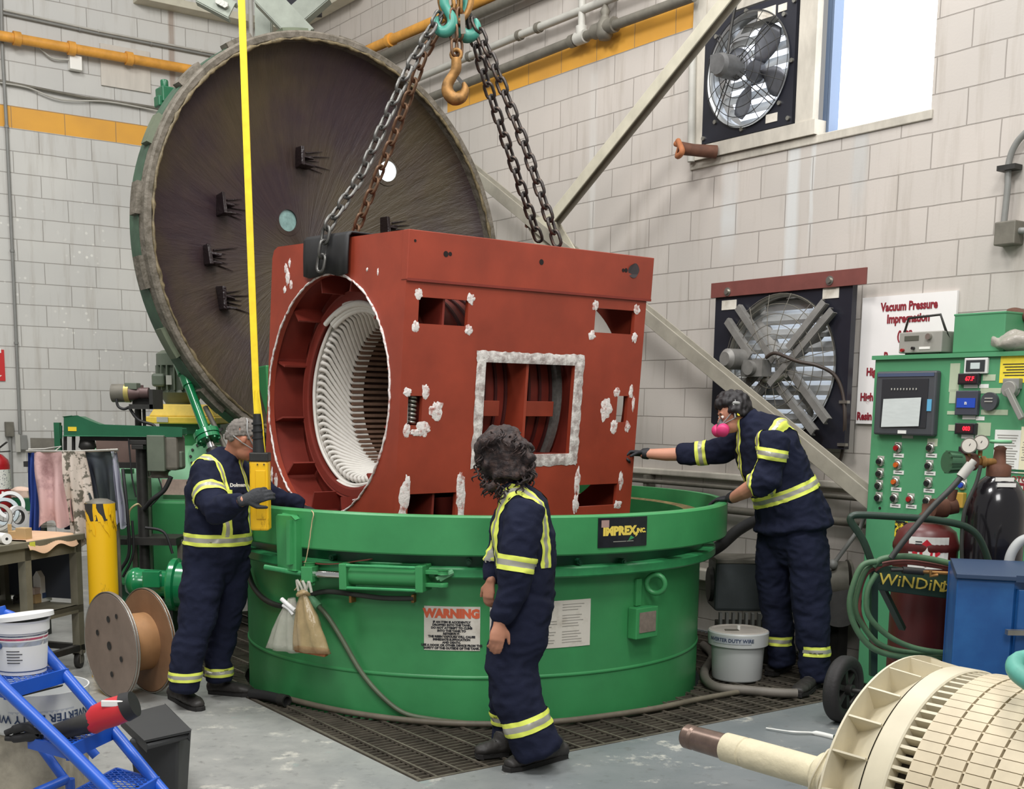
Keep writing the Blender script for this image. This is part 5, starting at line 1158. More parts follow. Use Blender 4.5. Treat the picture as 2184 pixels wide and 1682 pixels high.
def meter(x, y, w_, h_, txt, col=None, dig=led, face=None):
    b_, c = cbx('panel_meter', x, y, w_, h_, .03, col or mat('meter_black', (34, 34, 38), .35), bev=.004)
    mb = MB(); mb.box(c - A * .0315, (.002, w_ * .82, h_ * .7), (A, B, Z)); mb.build('meter_face', face or mat('meter_face', (50, 34, 38), .3), b_)
    if txt: mb = MB(); put_text(mb, txt, h_ * .52, c - A * .0335 - B * w_ * .1, -B, Z, bold=.001); mb.build('digits', dig, b_)
meter(2071, 808, .135, .065, '67.F')
meter(2064, 914, .135, .065, '003')
meter(2066, 962, .10, .055, '')
b_, c = cbx('panel_meter', 2085, 780, .15, .09, .02, mat('meter_bezel_white', (214, 214, 210), .5), bev=.004)
mb = MB(); mb.box(c - A * .022, (.004, .12, .065), (A, B, Z)); mb.build('display', mat('lcd_dark', (52, 56, 58), .4), b_)
mb = MB(); mb.box(c - A * .0245, (.002, .06, .035), (A, B, Z)); mb.build('digits', mat('lcd_light', (196, 206, 204), .5), b_)
b_, c = cbx('vacuum_gauge', 2067, 859, .145, .14, .03, mat('gauge_grey', (66, 68, 78), .4), bev=.004)
mb = MB(); mb.box(c - A * .032, (.004, .12, .055), (A, B, Z)); mb.build('blue_face', mat('gauge_blue', (38, 74, 176), .4), b_)
mb = MB(); put_text(mb, 'n', .03, c - A * .0345, -B, Z, bold=.001); mb.build('digits', white, b_)
c = Cpx(2114, 856); mb = MB(); mb.cyl(c, c - A * .025, .052, seg=28); b_ = mb.build('round_dial', recm, cab); mb = MB(); mb.box(c - A * .027, (.004, .05, .006), (A, B, Z)); mb.box(c - A * .027 + Z * .018, (.004, .05, .006), (A, B, Z)); mb.build('dial_marks', greyl, b_)
c = Cpx(2166, 787); cbx('notice', 2166, 787, .19, .15, .002, mat('yellow_notice', (236, 214, 60), .6, var=.08, scale=40))
for k in range(5): mb = MB(); p = Cpx(2166, 776 + 6 * k); mb.box(p - A * .003, (.002, .15 - .02 * (k % 3), .005), (A, B, Z)); mb.build('notice_line', inkb, cab)
c = Cpx(2163, 830); mb = MB(); mb.box(c - A * .02 + Z * .03, (.04, .1, .06), (A, B, Z)); b_ = mb.build('isolator_base', greyp, cab, bev=.004)
mb = MB(); mb.cyl(c - A * .02, c - A * .06, .045, seg=20); q = Cpx(2180, 893, .07); mb.bar(c - A * .065, q, .032, .03, A); mb.build('isolator_lever', mat('grey_cast_lever', (150, 148, 142), .5, metal=.3), b_, bev=.004)
# buttons in their rows
btn_r = mat('red_button', (150, 26, 30), .35); btn_o = mat('orange_button', (196, 92, 34), .35); btn_k = mat('black_button', (30, 30, 32), .35); btn_b = mat('blue_button', (40, 70, 176), .35); btn_y = mat('ochre_button', (178, 142, 60), .4); nick = mat('nickel_bezel', (190, 188, 180), .25, metal=.9)
BT = [(1916, 955, btn_r, 1), (1916, 991, btn_o, 1), (1911, 1027, btn_o, 1), (1909, 1062, btn_k, 1), (1943, 1064, btn_r, 1), (1986, 955, btn_k, 1), (1983, 993, btn_k, 1), (1981, 1030, btn_k, 1), (1979, 1068, btn_k, 1), (1879, 984, btn_k, 0), (1878, 1010, btn_k, 0), (1876, 1035, btn_k, 0), (1875, 1061, btn_k, 0), (2055, 998, btn_r, 0), (2054, 1034, btn_b, 0)]
for (x, y, m_, lb) in BT:
    c = Cpx(x, y); mb = MB(); mb.box(c - A * .002 + Z * .008, (.003, .05, .055), (A, B, Z)); b_ = mb.build('push_button', greyl, cab)
    mb = MB(); mb.lathe([(.028, .0), (.03, .012), (.022, .022), (.017, .022)], c, -A, 20); mb.build('bezel', nick, b_)
    mb = MB(); mb.cyl(c - A * .004, c - A * .034, .017, .015, 16); mb.build('button_cap', m_, b_)
    if lb: mb = MB(); p = Cpx(x + 1, y + 16); mb.box(p - A * .002, (.003, .075, .024), (A, B, Z)); mb.build('label', paper, b_); mb = MB(); mb.box(p - A * .004, (.001, .05, .004), (A, B, Z)); mb.build('label_print', inkb, b_)
c = Cpx(1877, 1083); mb = MB(); mb.cyl(c, c - A * .006, .008, seg=10); mb.build('empty_hole', mat('hole_black', (24, 14, 12), .9), cab)
c = Cpx(1922, 1128); cbx('warning_plate', 1922, 1128, .09, .1, .003, mat('yellow_black_plate', (216, 190, 50), .5, col2=(30, 30, 30), scale=18, th=(.48, .52)))
c = Cpx(2052, 1066); mb = MB(); mb.box(c - A * .02, (.04, .06, .09), (A, B, Z)); mb.build('selector_switch', btn_y, cab, bev=.006)
# papers on the right-hand door
def sheet(label, x, y, w_, h_, m, lines, par=None, inkc=None, ls=.014):
    c = Cpx(x, y); o = thing('paper_sheet', label, 'paper', c - Z * h_ / 2 - A * .002); mb = MB(); mb.box(c - A * .004, (.003, w_, h_), (A, B, Z)); mb.build('sheet', m, o)
    mb = MB(); random.seed(int(x))
    for i in range(lines):
        ln = w_ * (.45 + .4 * random.random()); z = h_ / 2 - .03 - i * ls; mb = MB() if i == 0 else mb
        mb.box(c - A * .0065 + Z * z, (.001, ln, ls * .3), (A, B, Z))
    mb.build('print', inkc or mat('grey_print', (150, 146, 138), .7), o); return o
sheet('printed white sheet taped to the right door of the green cabinet', 2148, 962, .16, .24, paper, 15, ls=.0145)
sheet('cream printed notice partly cut off at the right edge on the green cabinet', 2194, 960, .10, .26, mat('cream_sheet', (228, 222, 190), .6), 12)
sheet('large white notice with red-brown print behind the black gas cylinder', 2170, 1085, .30, .34, paperd, 2, inkc=ink, ls=.05)
for (t, y) in (('MOTOR', 1022), ('CELL', 1040), ('ONLY', 1060)):
    mb = MB(); p = Cpx(2172, y, .007); put_text(mb, t, .045, p, -B, Z, bold=.001); oo = mb.build('lettering', ink, bpy.data.objects['paper_sheet.002'])
mb = MB(); mb.box(Cpx(2165, 1003, .004), (.006, .3, .012), (A, B, Z)); mb.build('door_edge', greend, cab)
# things on top of the cabinet
o = thing('bench_meter', 'grey bench instrument with a folding handle on top of the green cabinet', 'instrument', Cpx(1962, 752) + A * .12)
c = Cpx(1962, 733) - A * .0 ; ih = .125; iw = .3
cc = V((c.x, c.y, 2.105 + ih / 2 + .01)) + A * .10
mb = MB(); mb.box(cc, (.2, iw, ih), (A, B, Z)); bb = mb.build('case', mat('instrument_case', (150, 148, 140), .5, var=.05), o, bev=.006)
ff = cc - A * .101
mb = MB(); mb.box(ff + B * .06 + Z * .025, (.004, .10, .028), (A, B, Z)); mb.build('display', mat('lcd_olive', (84, 86, 76), .4), bb)
mb = MB(); mb.cyl(ff - B * .065 + Z * .03, ff - B * .065 + Z * .03 - A * .02, .018); mb.build('knob', steel, bb)
mb = MB(); mb.box(ff - B * .035 - Z * .035, (.004, .075, .014), (A, B, Z)); mb.build('white_strip', white, bb); mb = MB(); mb.cyl(ff + B * .04 - Z * .035, ff + B * .04 - Z * .035 - A * .02, .009); mb.build('socket', btn_k, bb); mb = MB(); mb.cyl(ff + B * .115 - Z * .045, ff + B * .115 - Z * .045 - A * .02, .01); mb.build('red_knob', btn_r, bb)
mb = MB(); mb.tube([cc + B * .14 - A * .02, cc + B * .145 - A * .06 + Z * .06, cc + B * .09 - A * .1 + Z * .145, cc - B * .13 - A * .1 + Z * .155, cc - B * .145 - A * .05 + Z * .05, cc - B * .14], .008, 8); mb.build('carry_handle', dark, o)
for z in (-.055, .055): mb = MB(); mb.box(cc + Z * (-ih / 2 - .004) + B * z * 2, (.15, .02, .01), (A, B, Z)); mb.build('foot', btn_k, o)
c = Cpx(2078, 713); cc = V((c.x, c.y, 2.107 + .11)) + A * .16 - B * .02
o = thing('steel_box', 'plain green steel box standing on top of the cabinet beside the grey instrument', 'box', cc - Z * .11)
mb = MB(); mb.box(cc, (.30, .33, .22), (A, B, Z)); mb.build('box_shell', greenc, o, bev=.006)
mb = MB(); mb.box(cc + Z * .108, (.306, .336, .012), (A, B, Z)); mb.build('box_lid', greenc, o, bev=.003)
c = Cpx(2150, 742); cc = V((c.x, c.y, 2.107 + .055)) + A * .05
o = thing('plastic_bag', 'crumpled clear plastic bag lying on the cabinet against the green box', 'bag', cc - Z * .055)
mb = MB(); mb.sphere(cc, .055, 24, 16, (1.6, 2.6, 1.0), (A, B, Z)); jitter(mb, .03, 14); mb.build('crumpled_film', mat('crumpled_film', (180, 172, 162), .2, alpha=.75, bump=.8, bscale=20), o)
o = thing('bent_pipe', 'brown pipe end entering at the right edge above the green box', 'pipe', Cpx(2170, 668, -.3))
mb = MB(); mb.tube(catmull([Cpx(2152, 669, -.2), Cpx(2165, 667, -.2), Cpx(2185, 673, -.2), Cpx(2210, 690, -.2)], 6), [.03] * 18 + [.026]); mb.build('pipe_run', rustb, o)
# ------------------------------------------------------------------ pump behind the standing person
o = thing('vacuum_pump', 'dark finned vacuum pump behind the white pail against the right wall', 'pump', V((1.75, 8.5, 0)))
pc = lambda x, y, d=8.5: Yd(x, y, d)
q0, q1 = pc(1528, 1190), pc(1690, 1330)
ctr = (q0 + q1) / 2; ctr = V((ctr.x, ctr.y, (q0.z + q1.z) / 2))
pm = mat('dark_pump_paint', (66, 72, 74), .5, var=.2, scale=5)
hgt_ = q0.z - q1.z
mb = MB(); mb.box(ctr + Z * hgt_ * .12, (.62, .35, hgt_ * .75)); mb.build('pump_housing', pm, o, bev=.02)
mb = MB(); mb.box(ctr + Z * (hgt_ * .5 + .0), (.62, .37, .03)); mb.build('top_plate', dirt, o, bev=.005)
for k in range(13): mb = MB(); mb.box(ctr + V((-.27 + .045 * k, -.19, -hgt_ * .38)), (.018, .06, hgt_ * .22)); mb.build('cooling_fin', greyp, o)
mb = MB(); mb.box(V((ctr.x, ctr.y, (ctr.z - hgt_ * .5) / 2)), (.5, .3, max(.05, ctr.z - hgt_ * .5))); mb.build('pump_base', dark, o)
mb = MB(); mb.cyl(pc(1530, 1245), pc(1510, 1245), .14, .12, 24); mb.build('side_cover', dark, o)
mb = MB(); mb.cyl(pc(1700, 1238, 8.25), pc(1806, 1236, 8.2), .13, seg=24); mb.cyl(pc(1806, 1236, 8.2), pc(1812, 1236, 8.2), .14, seg=24); mb.build('motor_barrel', dirt, o)
mb = MB(); mb.cyl(pc(1790, 1290, 8.08), pc(1790, 1290, 8.16), .15, seg=30); mb.build('dark_pulley', dark, o)
mb = MB(); mb.bar(V((pc(1790, 1290, 8.25).x, 8.25, 0)), V((pc(1790, 1250, 8.25).x, 8.25, .6)), .1, .1, Z.cross(A)); mb.build('motor_stand', dark, o)
mb = MB(); mb.tube([pc(1768, 1215, 8.1), pc(1835, 1125, 8.1), pc(1845, 1100, 8.1)], .016); mb.sphere(pc(1776, 1203, 8.1), .035); mb.build('lever', greyp, o)
# ------------------------------------------------------------------ welding cart, cylinders, right foreground
def upright(x, y, Y): p = Yd(x, y, Y); return p
CYc = V((2.18, 5.75, 0))  # acetylene
def base_at(px, Y): p = Yd(px, 1300, Y); return V((p.x, p.y, 0))
# black gas cylinder
b0 = base_at(2108, 5.62); topz = Yd(2108, 1010, 5.62).z; Rk = (Yd(2172, 1150, 5.62).x - Yd(2050, 1150, 5.62).x) / 2
o = thing('gas_cylinder', 'tall glossy black gas cylinder with a two-gauge regulator on the cart', 'gas cylinder', b0 + Z * .22)
blackg = mat('gloss_black_cylinder', (22, 20, 24), .18, coat=.4, var=.1)
shz = Yd(2108, 1068, 5.62).z
mb = MB(); mb.lathe([(0, .22), (Rk * .9, .22), (Rk, .26), (Rk, shz - .06), (Rk * .97, shz), (Rk * .86, shz + .05), (Rk * .66, shz + .09), (Rk * .42, shz + .115), (.04, shz + .125)], V((b0.x, b0.y, 0)), Z, 40); mb.build('cylinder_body', blackg, o)
mb = MB(); nz = shz + .115; mb.lathe([(.055, nz), (.055, nz + .05), (.03, nz + .06), (.025, nz + .12), (.03, nz + .13), (.015, nz + .14)], V((b0.x, b0.y, 0)), Z, 20); mb.build('valve_neck', rustb, o)
vt = V((b0.x, b0.y, nz + .12)); mb = MB(); mb.tube([vt + Z * .04 + V((math.cos(t), math.sin(t), 0)) * .042 for t in [2 * PI * i / 16 for i in range(16)]], .008, closed=True); mb.bar(vt + Z * .04 - V((.04, 0, 0)), vt + Z * .04 + V((.04, 0, 0)), .02, .01); mb.build('valve_wheel', greenp, o)
for k, y in enumerate((1020, 1031)): mb = MB(); p = Yd(2110, y, 5.62); rr_ = Rk * (.42 + .2 * k) + .0; mb.box(V((b0.x, b0.y - rr_ - .02, p.z)), (.085, .004, .018)); mb.build('label', white, o)
rg = thing('regulator', 'brass-and-green gas regulator with two round dirty gauges on the black cylinder', 'regulator', Yd(2085, 985, 5.6))
rc = Yd(2078, 985, 5.6)
mb = MB(); mb.cyl(rc, rc + V((-.08, -.02, 0)), .04, .042, 20); mb.build('body', rustb, rg)
gk = rc + V((-.12, -.03, 0)); mb = MB(); mb.cyl(gk + V((.05, .01, 0)), gk + V((-.02, -.006, 0)), .042, .05, 24); 
mb.build('green_knob', mat('green_knob', (62, 100, 72), .5), rg)
for k in range(10): t = 2 * PI * k / 10; mb = MB(); mb.bar(gk + V((.04, .01, 0)) + V((0, math.cos(t), math.sin(t))) * .046, gk + V((-.02, -.006, 0)) + V((0, math.cos(t), math.sin(t))) * .051, .012, .008); mb.build('knob_rib', MATS['green_knob'], rg)
for (x, y) in ((2067, 950), (2092, 944)):
    p = Yd(x, y, 5.55); n_ = (CAM - p).normalized(); mb = MB(); mb.cyl(p + n_ * -.03, p + n_ * .01, .036, seg=28); g_ = mb.build('gauge', dirt, rg); mb = MB(); mb.cyl(p + n_ * .0102, p + n_ * .012, .031, seg=28); mb.build('gauge_face', paperd, g_); mb = MB(); mb.cyl(p - n_ * .02, p - n_ * .02 - Z * .06, .01); mb.build('gauge_stem', rust, g_)
    mb = MB(); mb.bar(p + n_ * .013, p + n_ * .013 + Z * .018 + RT * .012, .003, .002, -FW); mb.build('needle', inkb, g_)
mb = MB(); mb.cyl(rc, V((vt.x, vt.y, rc.z)), .018); mb.cyl(rc + V((.03, 0, 0)), rc + V((.05, 0, 0)), .028, seg=6); mb.build('brass_stem', rust, rg)
# acetylene cylinder
b1 = base_at(1966, 5.75); Ra = (Yd(2038, 1250, 5.75).x - Yd(1906, 1250, 5.75).x) / 2; sz = Yd(1966, 1132, 5.75).z
maroon = mat('maroon_cylinder_paint', (82, 30, 28), .38, var=.15, scale=5)
o = thing('gas_cylinder', 'wide maroon gas cylinder with a flammable diamond label on the cart', 'gas cylinder', b1 + Z * .16)
mb = MB(); mb.lathe([(0, .16), (Ra * .95, .16), (Ra, .2), (Ra, sz - .09), (Ra * 1.03, sz - .08), (Ra * 1.03, sz - .06), (Ra * .98, sz - .04), (Ra * .9, sz), (Ra * .6, sz + .035), (.03, sz + .04)], V((b1.x, b1.y, 0)), Z, 44); mb.build('cylinder_body', maroon, o)
mb = MB(); vz = sz + .03; mb.lathe([(.06, vz), (.05, vz + .04), (.03, vz + .06), (.03, vz + .1)], V((b1.x, b1.y, 0)), Z, 16); q = Yd(2018, 1083, 5.72); mb.cyl(q, q + V((-.07, -.01, 0)), .045); mb.cyl(q + V((.0, 0, 0)), q + V((.05, .0, .01)), .035); mb.cyl(q + V((.02, 0, .03)), q + V((.03, 0, .09)), .02); mb.cyl(V((b1.x, b1.y, vz + .08)), q, .018); mb.build('valve', rustb, o)
def on_c(bc, R, ang, z): return V((bc.x + R * math.sin(ang), bc.y - R * math.cos(ang), z))
vd = -math.atan2(b1.x, b1.y)   # facing the hall's open side
lz = Yd(1975, 1180, 5.6).z
def cyl_lab(name, m, ang, z, w_, h_, R, par, th=.001, rot=False):
    mb = MB(); n_ = 8; vs = []
    if rot:
        pts = [(0, h_ / 2), (w_ / 2, 0), (0, -h_ / 2), (-w_ / 2, 0)]; vs = [on_c(b1, R + th, ang + p[0] / R, z + p[1]) for p in pts] + [on_c(b1, R + th + .0005, ang, z)]; mb.add(vs, [(0, 1, 4), (1, 2, 4), (2, 3, 4), (3, 0, 4)])
    else:
        for i in range(n_ + 1):
            a_ = ang + (i / n_ - .5) * w_ / R; vs += [on_c(b1, R + th, a_, z - h_ / 2), on_c(b1, R + th, a_, z + h_ / 2)]
        mb.add(vs, [(2 * i, 2 * i + 2, 2 * i + 3, 2 * i + 1) for i in range(n_)])
    return mb.build(name, m, par)
la = cyl_lab('label', paper, vd + .1, lz, .19, .15, Ra, o)
dm = cyl_lab('red_diamond', mat('hazard_red', (196, 34, 50), .5), vd + .02, lz - .0, .13, .13, Ra, la, .004, True)
mb = MB(); ce = on_c(b1, Ra + .007, vd + .02, lz); mb.prism([ce + RT * x + Z * y for x, y in ((-.015, -.02), (.015, -.02), (.02, 0), (.008, .01), (.004, .028), (-.006, .012), (-.018, .004))], V((0, -.001, 0))); mb.build('flame_symbol', white, la)
mb = MB()
for i in range(4): mb.add([on_c(b1, Ra + .003, vd - .32 + .001, lz + .055 - i * .012), on_c(b1, Ra + .003, vd - .12, lz + .055 - i * .012), on_c(b1, Ra + .003, vd - .12, lz + .050 - i * .012), on_c(b1, Ra + .003, vd - .32, lz + .050 - i * .012)], [(0, 1, 2, 3)])
mb.build('print', inkb, la)
# the cart
cg = mat('cart_dark_green', (32, 54, 42), .4, var=.15, scale=8)
cart = thing('welding_cart', 'dark green two-wheeled welding cart with chalk lettering, holding the gas cylinders', 'cart', G(1850, 1500))
CD = 5.42
pr = lambda x, y, Y=CD: Yd(x, y, Y)
mb = MB(); mb.tube(catmull([pr(1858, 1196), pr(1840, 1150), pr(1815, 1112), pr(1818, 1100), pr(1840, 1098), pr(1900, 1101), pr(1960, 1105), pr(2010, 1111), pr(2060, 1123), pr(2090, 1150), pr(2112, 1210), pr(2120, 1262)], 6), .0165); mb.build('handle_loop', cg, cart)
mb = MB(); mb.bar(pr(1858, 1192), pr(1870, 1240), .03, .03); mb.bar(pr(1864, 1215), pr(1862, 1440), .035, .03); mb.build('upright', cg, cart)
mb = MB(); mb.bar(pr(2122, 1255), pr(2115, 1500), .035, .03); mb.build('upright', cg, cart)
mb = MB(); mb.bar(pr(1868, 1230), pr(2050, 1253), .115, .012, -FW); pn = mb.build('name_panel', cg, cart, bev=.003)
mb = MB(); d_ = (pr(2050, 1253) - pr(1868, 1230)).normalized(); up_ = (Z - d_ * d_.z).normalized(); put_text(mb, 'WiNDiNG', .073, pr(1874, 1234, CD - .012), d_, up_, bold=.0004, align='LEFT', sx=1.12); mb.build('chalk_lettering', inky, pn)
mb = MB(); put_text(mb, 'DEPT', .062, pr(2003, 1252, CD - .012), d_, up_, bold=.0002, align='LEFT', sx=1.0); mb.build('chalk_lettering', inky, pn)
mb = MB(); mb.bar(pr(1875, 1240), pr(1925, 1340, 5.6), .03, .02); mb.build('brace_bar', cg, cart)
mb = MB(); c0 = V((pr(1862, 1440).x, CD, .14)); mb.hexa([c0 + V((x, y, z)) for z in (-.02, 0) for x, y in ((-.03, 0), (.62, 0), (.62, .5), (-.03, .5))]); mb.build('foot_plate', cg, cart)
wc = G(1800, 1543) + Z * 0; wr = (Yd(1800, 1402, wc.y).z - 0) / 2
wc = V((wc.x, wc.y + .05, wr)); axw = V((math.cos(.28), math.sin(.28) * -1 + .9, 0)).normalized()
axw = V((.93, -.36, 0)).normalized()
axw = (RT * .75 + FW * -.66); axw.z = 0; axw.normalize()
wh = mat('cart_tyre_rubber', (40, 38, 38), .7, bump=.3, bscale=40)
ww = .045
mb = MB(); mb.lathe([(wr * .66, -ww * .8), (wr * .8, -ww), (wr * .93, -ww * .9), (wr * .985, -ww * .6), (wr, -ww * .3), (wr * .985, 0), (wr, ww * .3), (wr * .985, ww * .6), (wr * .93, ww * .9), (wr * .8, ww), (wr * .66, ww * .8), (wr * .66, -ww * .8)], wc, axw, 48); wheel = mb.build('wheel', wh, cart)
for k in range(6):
    t = 2 * PI * k / 6 + .2; a_, b_ = perp(axw); e = (a_ * math.cos(t) + b_ * math.sin(t)); mb = MB(); mb.bar(wc + e * wr * .1, wc + e * wr * .68, .03, ww * 1.1, axw); mb.build('spoke', dark, wheel)
mb = MB(); mb.cyl(wc - axw * ww * 1.3, wc + axw * ww * 1.3, wr * .17, seg=20); mb.lathe([(wr * .66, -ww * .7), (wr * .6, -ww * .7), (wr * .6, ww * .7), (wr * .66, ww * .7)], wc, axw, 40); mb.build('hub', dark, wheel)
mb = MB(); mb.cyl(wc, wc + axw * .45, .014); mb.build('axle', dark, cart)
# hoses coiled on the cart
hg = mat('green_gas_hose', (72, 104, 74), .5, var=.2, scale=10); hr = mat('red_gas_hose', (120, 66, 58), .5, var=.25, scale=10)
def px(pts, Y): return [Yd(x, y, Y + (q[0] if q else 0)) for x, y, *q in pts]
L1 = [(1868, 1197), (1840, 1205), (1822, 1240), (1812, 1290), (1826, 1340), (1862, 1382), (1920, 1400), (1990, 1402), (2060, 1400)]
hose('gas_hose', 'outer green hose loop hanging off the left side of the cart', 'hose', px(L1, 5.33), .0135, hg)
hose('gas_hose', 'second green hose loop hanging just inside the outer one on the cart', 'hose', px([(x + 12, y + (4 if y < 1300 else -10)) for x, y in L1], 5.36), .0125, hg)
hose('gas_hose', 'red-brown hose loop hanging among the green loops on the cart', 'hose', px([(1872, 1205), (1846, 1225), (1832, 1270), (1836, 1320), (1870, 1375), (1905, 1402), (1930, 1410)], 5.39), .0125, hr)
hose('gas_hose', 'inner green hose loop with a brass end across the maroon cylinder', 'hose', px([(1870, 1222), (1850, 1260), (1852, 1310), (1890, 1352), (1940, 1378), (2000, 1390), (2060, 1392)], 5.31), .0125, hg)
hose('gas_hose', 'green hose bundle lying along the top of the lettered cart panel', 'hose', px([(1862, 1208), (1880, 1192), (1930, 1186), (1985, 1192), (2040, 1205), (2100, 1222)], 5.34), .014, hg)
hose('gas_hose', 'red hose lying along the top of the lettered cart panel', 'hose', px([(1865, 1215), (1885, 1203), (1930, 1198), (1990, 1205), (2040, 1214), (2080, 1222)], 5.37), .012, hr)
hose('gas_hose', 'straight dark hose slanting down from the regulator past the maroon cylinder', 'hose', px([(2060, 1004), (2030, 1040), (1985, 1085), (1930, 1150), (1900, 1190)], 5.3), .014, blhose, ends=((0, .07, .022, greyl),))
hose('gas_hose', 'thin dark hose hanging from the regulator down the side of the black cylinder', 'hose', px([(2092, 992), (2082, 1030), (2060, 1080), (2052, 1130), (2052, 1200), (2060, 1240)], 5.42), .009, blhose)
o = thing('torch', 'welding torch with a red handle lying on the cart panel', 'torch', pr(1990, 1222, 5.3))
mb = MB(); mb.cyl(pr(1900, 1215, 5.3), pr(1925, 1215, 5.3), .008); mb.cyl(pr(1925, 1215, 5.3), pr(1970, 1219, 5.3), .016); mb.build('black_grip', dark, o)
mb = MB(); mb.cyl(pr(1968, 1219, 5.29), pr(2036, 1223, 5.29), .008); mb.tube([pr(1985, 1216, 5.28), pr(1984, 1228, 5.28), pr(2000, 1226, 5.28)], .007); mb.build('brass_tube', rust, o)
mb = MB(); mb.cyl(pr(2030, 1221, 5.28), pr(2118, 1226, 5.28), .017, .014); mb.build('red_handle', mat('red_torch_handle', (214, 44, 40), .4), o)
mb = MB(); mb.cyl(pr(2118, 1226, 5.28), pr(2160, 1224, 5.28), .008); mb.build('dark_end', dark, o)
# blue steel cabinet at the right edge
bd_ = 4.75
q = lambda x, y, Y=bd_: Yd(x, y, Y)
tz, bz = q(2040, 1232).z, 0.; xl, xm = q(2037, 1300).x, q(2146, 1300).x
o = thing('blue_cabinet', 'blue steel tool cabinet at the right edge in front of the cart', 'cabinet', V((xl, bd_, 0)))
P0 = V((xl, bd_, 0)); P1 = V((xm, bd_ - .06, 0)); P2 = P1 + V((.55, -.12, 0)); P3 = P0 + V((.15, .5, 0)); P4 = P2 + V((.1, .5, 0))
def pris(pl, z0, z1): return [p + Z * z0 for p in pl], Z * (z1 - z0)
mb = MB(); mb.prism(*pris([P0, P1, P4, P3], .03, tz)); mb.build('cabinet_shell', blueb, o, bev=.006)
mb = MB(); mb.prism(*pris([P1 + V((.012, -.012, 0)), P2 + V((0, -.012, 0)), P2 + V((0, .01, 0)), P1 + V((.012, .01, 0))], .06, tz - .035)); dr_ = mb.build('door', blueb, o, bev=.004)
mb = MB(); mb.box(q(2171, 1348, bd_ - .1), (.09, .03, .02)); mb.build('door_handle', steel, dr_)
mb = MB(); mb.prism(*pris([P0 + V((-.012, -.015, 0)), P1 + V((0, -.02, 0)), P2 + V((0, -.02, 0)), P4, P3], tz - .0, tz + .02)); mb.build('cabinet_top', mat('dark_blue_top', (40, 62, 92), .5), o, bev=.003)
o = hose('grey_hose', 'light grey ribbed hose standing up at the right edge beside the black cylinder', 'hose', [Yd(2150, 1225, 5.2), Yd(2155, 1185, 5.2), Yd(2175, 1155, 5.2), Yd(2205, 1145, 5.2)], .022, mat('light_hose', (170, 172, 170), .5))
# ------------------------------------------------------------------ big cream rotor
RA = math.radians(139.9); RXv = V((math.sin(RA), math.cos(RA), 0)); RT0 = V((.6533, 4.3308, .5612)); RS = .893
rot = thing('motor_rotor', 'cream coated motor rotor with slotted core and long bare-ended shaft in the foreground', 'rotor', RT0 + RXv * 1.5 - Z * .5612)
prf = [(0, .0), (.042, .0), (.0455, .006), (.0455, .035), (.040, .045), (.040, .05), (.045, .055), (.0462, .19)]
mb = MB(); mb.hl(prf, RT0, RXv, 36); mb.build('bare_shaft_end', mat('brown_bare_steel', (122, 104, 94), .35, metal=.7, var=.25, scale=12), rot)
mb = MB(); mb.hl([(.052, .19), (.053, .27), (.0495, .274), (.0495, .282), (.0535, .286), (.054, .58), (.075, .60), (.085, .66), (.09, .84), (.12, .87), (.2, .885), (.2, .92)], RT0, RXv, 40); jitter(mb, .002, 30); mb.build('wrapped_shaft', mat('cream_wrapping', (208, 198, 168), .6, var=.1, scale=10, bump=.4, bscale=30), rot)
for k in range(5):
    mb = MB(); a_, b_ = perp(RXv); s = .62 + .04 * k; mb.tube([RT0 + RXv * (s + .015 * math.sin(2 * t + k)) + (a_ * math.cos(t) + b_ * math.sin(t)) * (.089 + .001 * k) for t in [2 * PI * i / 30 for i in range(30)]], .004, 6, closed=True); mb.build('string_band', castw, rot)
RO_, RI = .45, .385
c_r = RT0 + RXv * RS
mb = MB(); mb.hl([(.34, 0), (RO_, 0), (RO_, .007), (.34, .007)], c_r, RXv, 96); mb.build('fan_shroud_ring', castw, rot)
mb = MB(); mb.hl([(.10, .0), (.345, .0), (.345, .012), (.10, .012)], c_r, RXv, 96); mb.lathe([(.36, 0.004), (.385, .05), (.43, .115)], c_r, RXv, 96); mb.build('fan_disc', castw, rot)
a_, b_ = perp(RXv)
for k in range(24):
    t = 2 * PI * k / 24; e = a_ * math.cos(t) + b_ * math.sin(t); f_ = a_ * -math.sin(t) + b_ * math.cos(t); mb = MB()
    mb.hexa([c_r + e * r + f_ * w_ + RXv * s for s in (0.002, .112) for r, w_ in ((.33, -.003), (.447 - s * .1, -.003), (.447 - s * .1, .003), (.33, .003))]); mb.build('fan_vane', castw, rot)
c_r2 = c_r + RXv * .12
mb = MB(); mb.hl([(.33, 0), (.432, 0), (.437, .005), (.437, .07), (.433, .075), (.30, .075)], c_r2, RXv, 96); mb.build('end_ring', castw, rot)
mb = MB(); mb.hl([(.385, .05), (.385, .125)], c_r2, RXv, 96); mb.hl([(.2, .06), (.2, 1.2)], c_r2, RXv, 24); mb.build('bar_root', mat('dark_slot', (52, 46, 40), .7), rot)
NB = 84
for k in range(NB):   # short bridging bars between end ring and core
    t = 2 * PI * k / NB; e = a_ * math.cos(t) + b_ * math.sin(t); f_ = a_ * -math.sin(t) + b_ * math.cos(t); mb = MB()
    mb.hexa([c_r2 + e * r + f_ * w_ + RXv * s for s in (.07, .13) for r, w_ in ((.39, -.005), (.430, -.005), (.430, .005), (.39, .005))]); mb.build('rotor_bar', castw, rot)
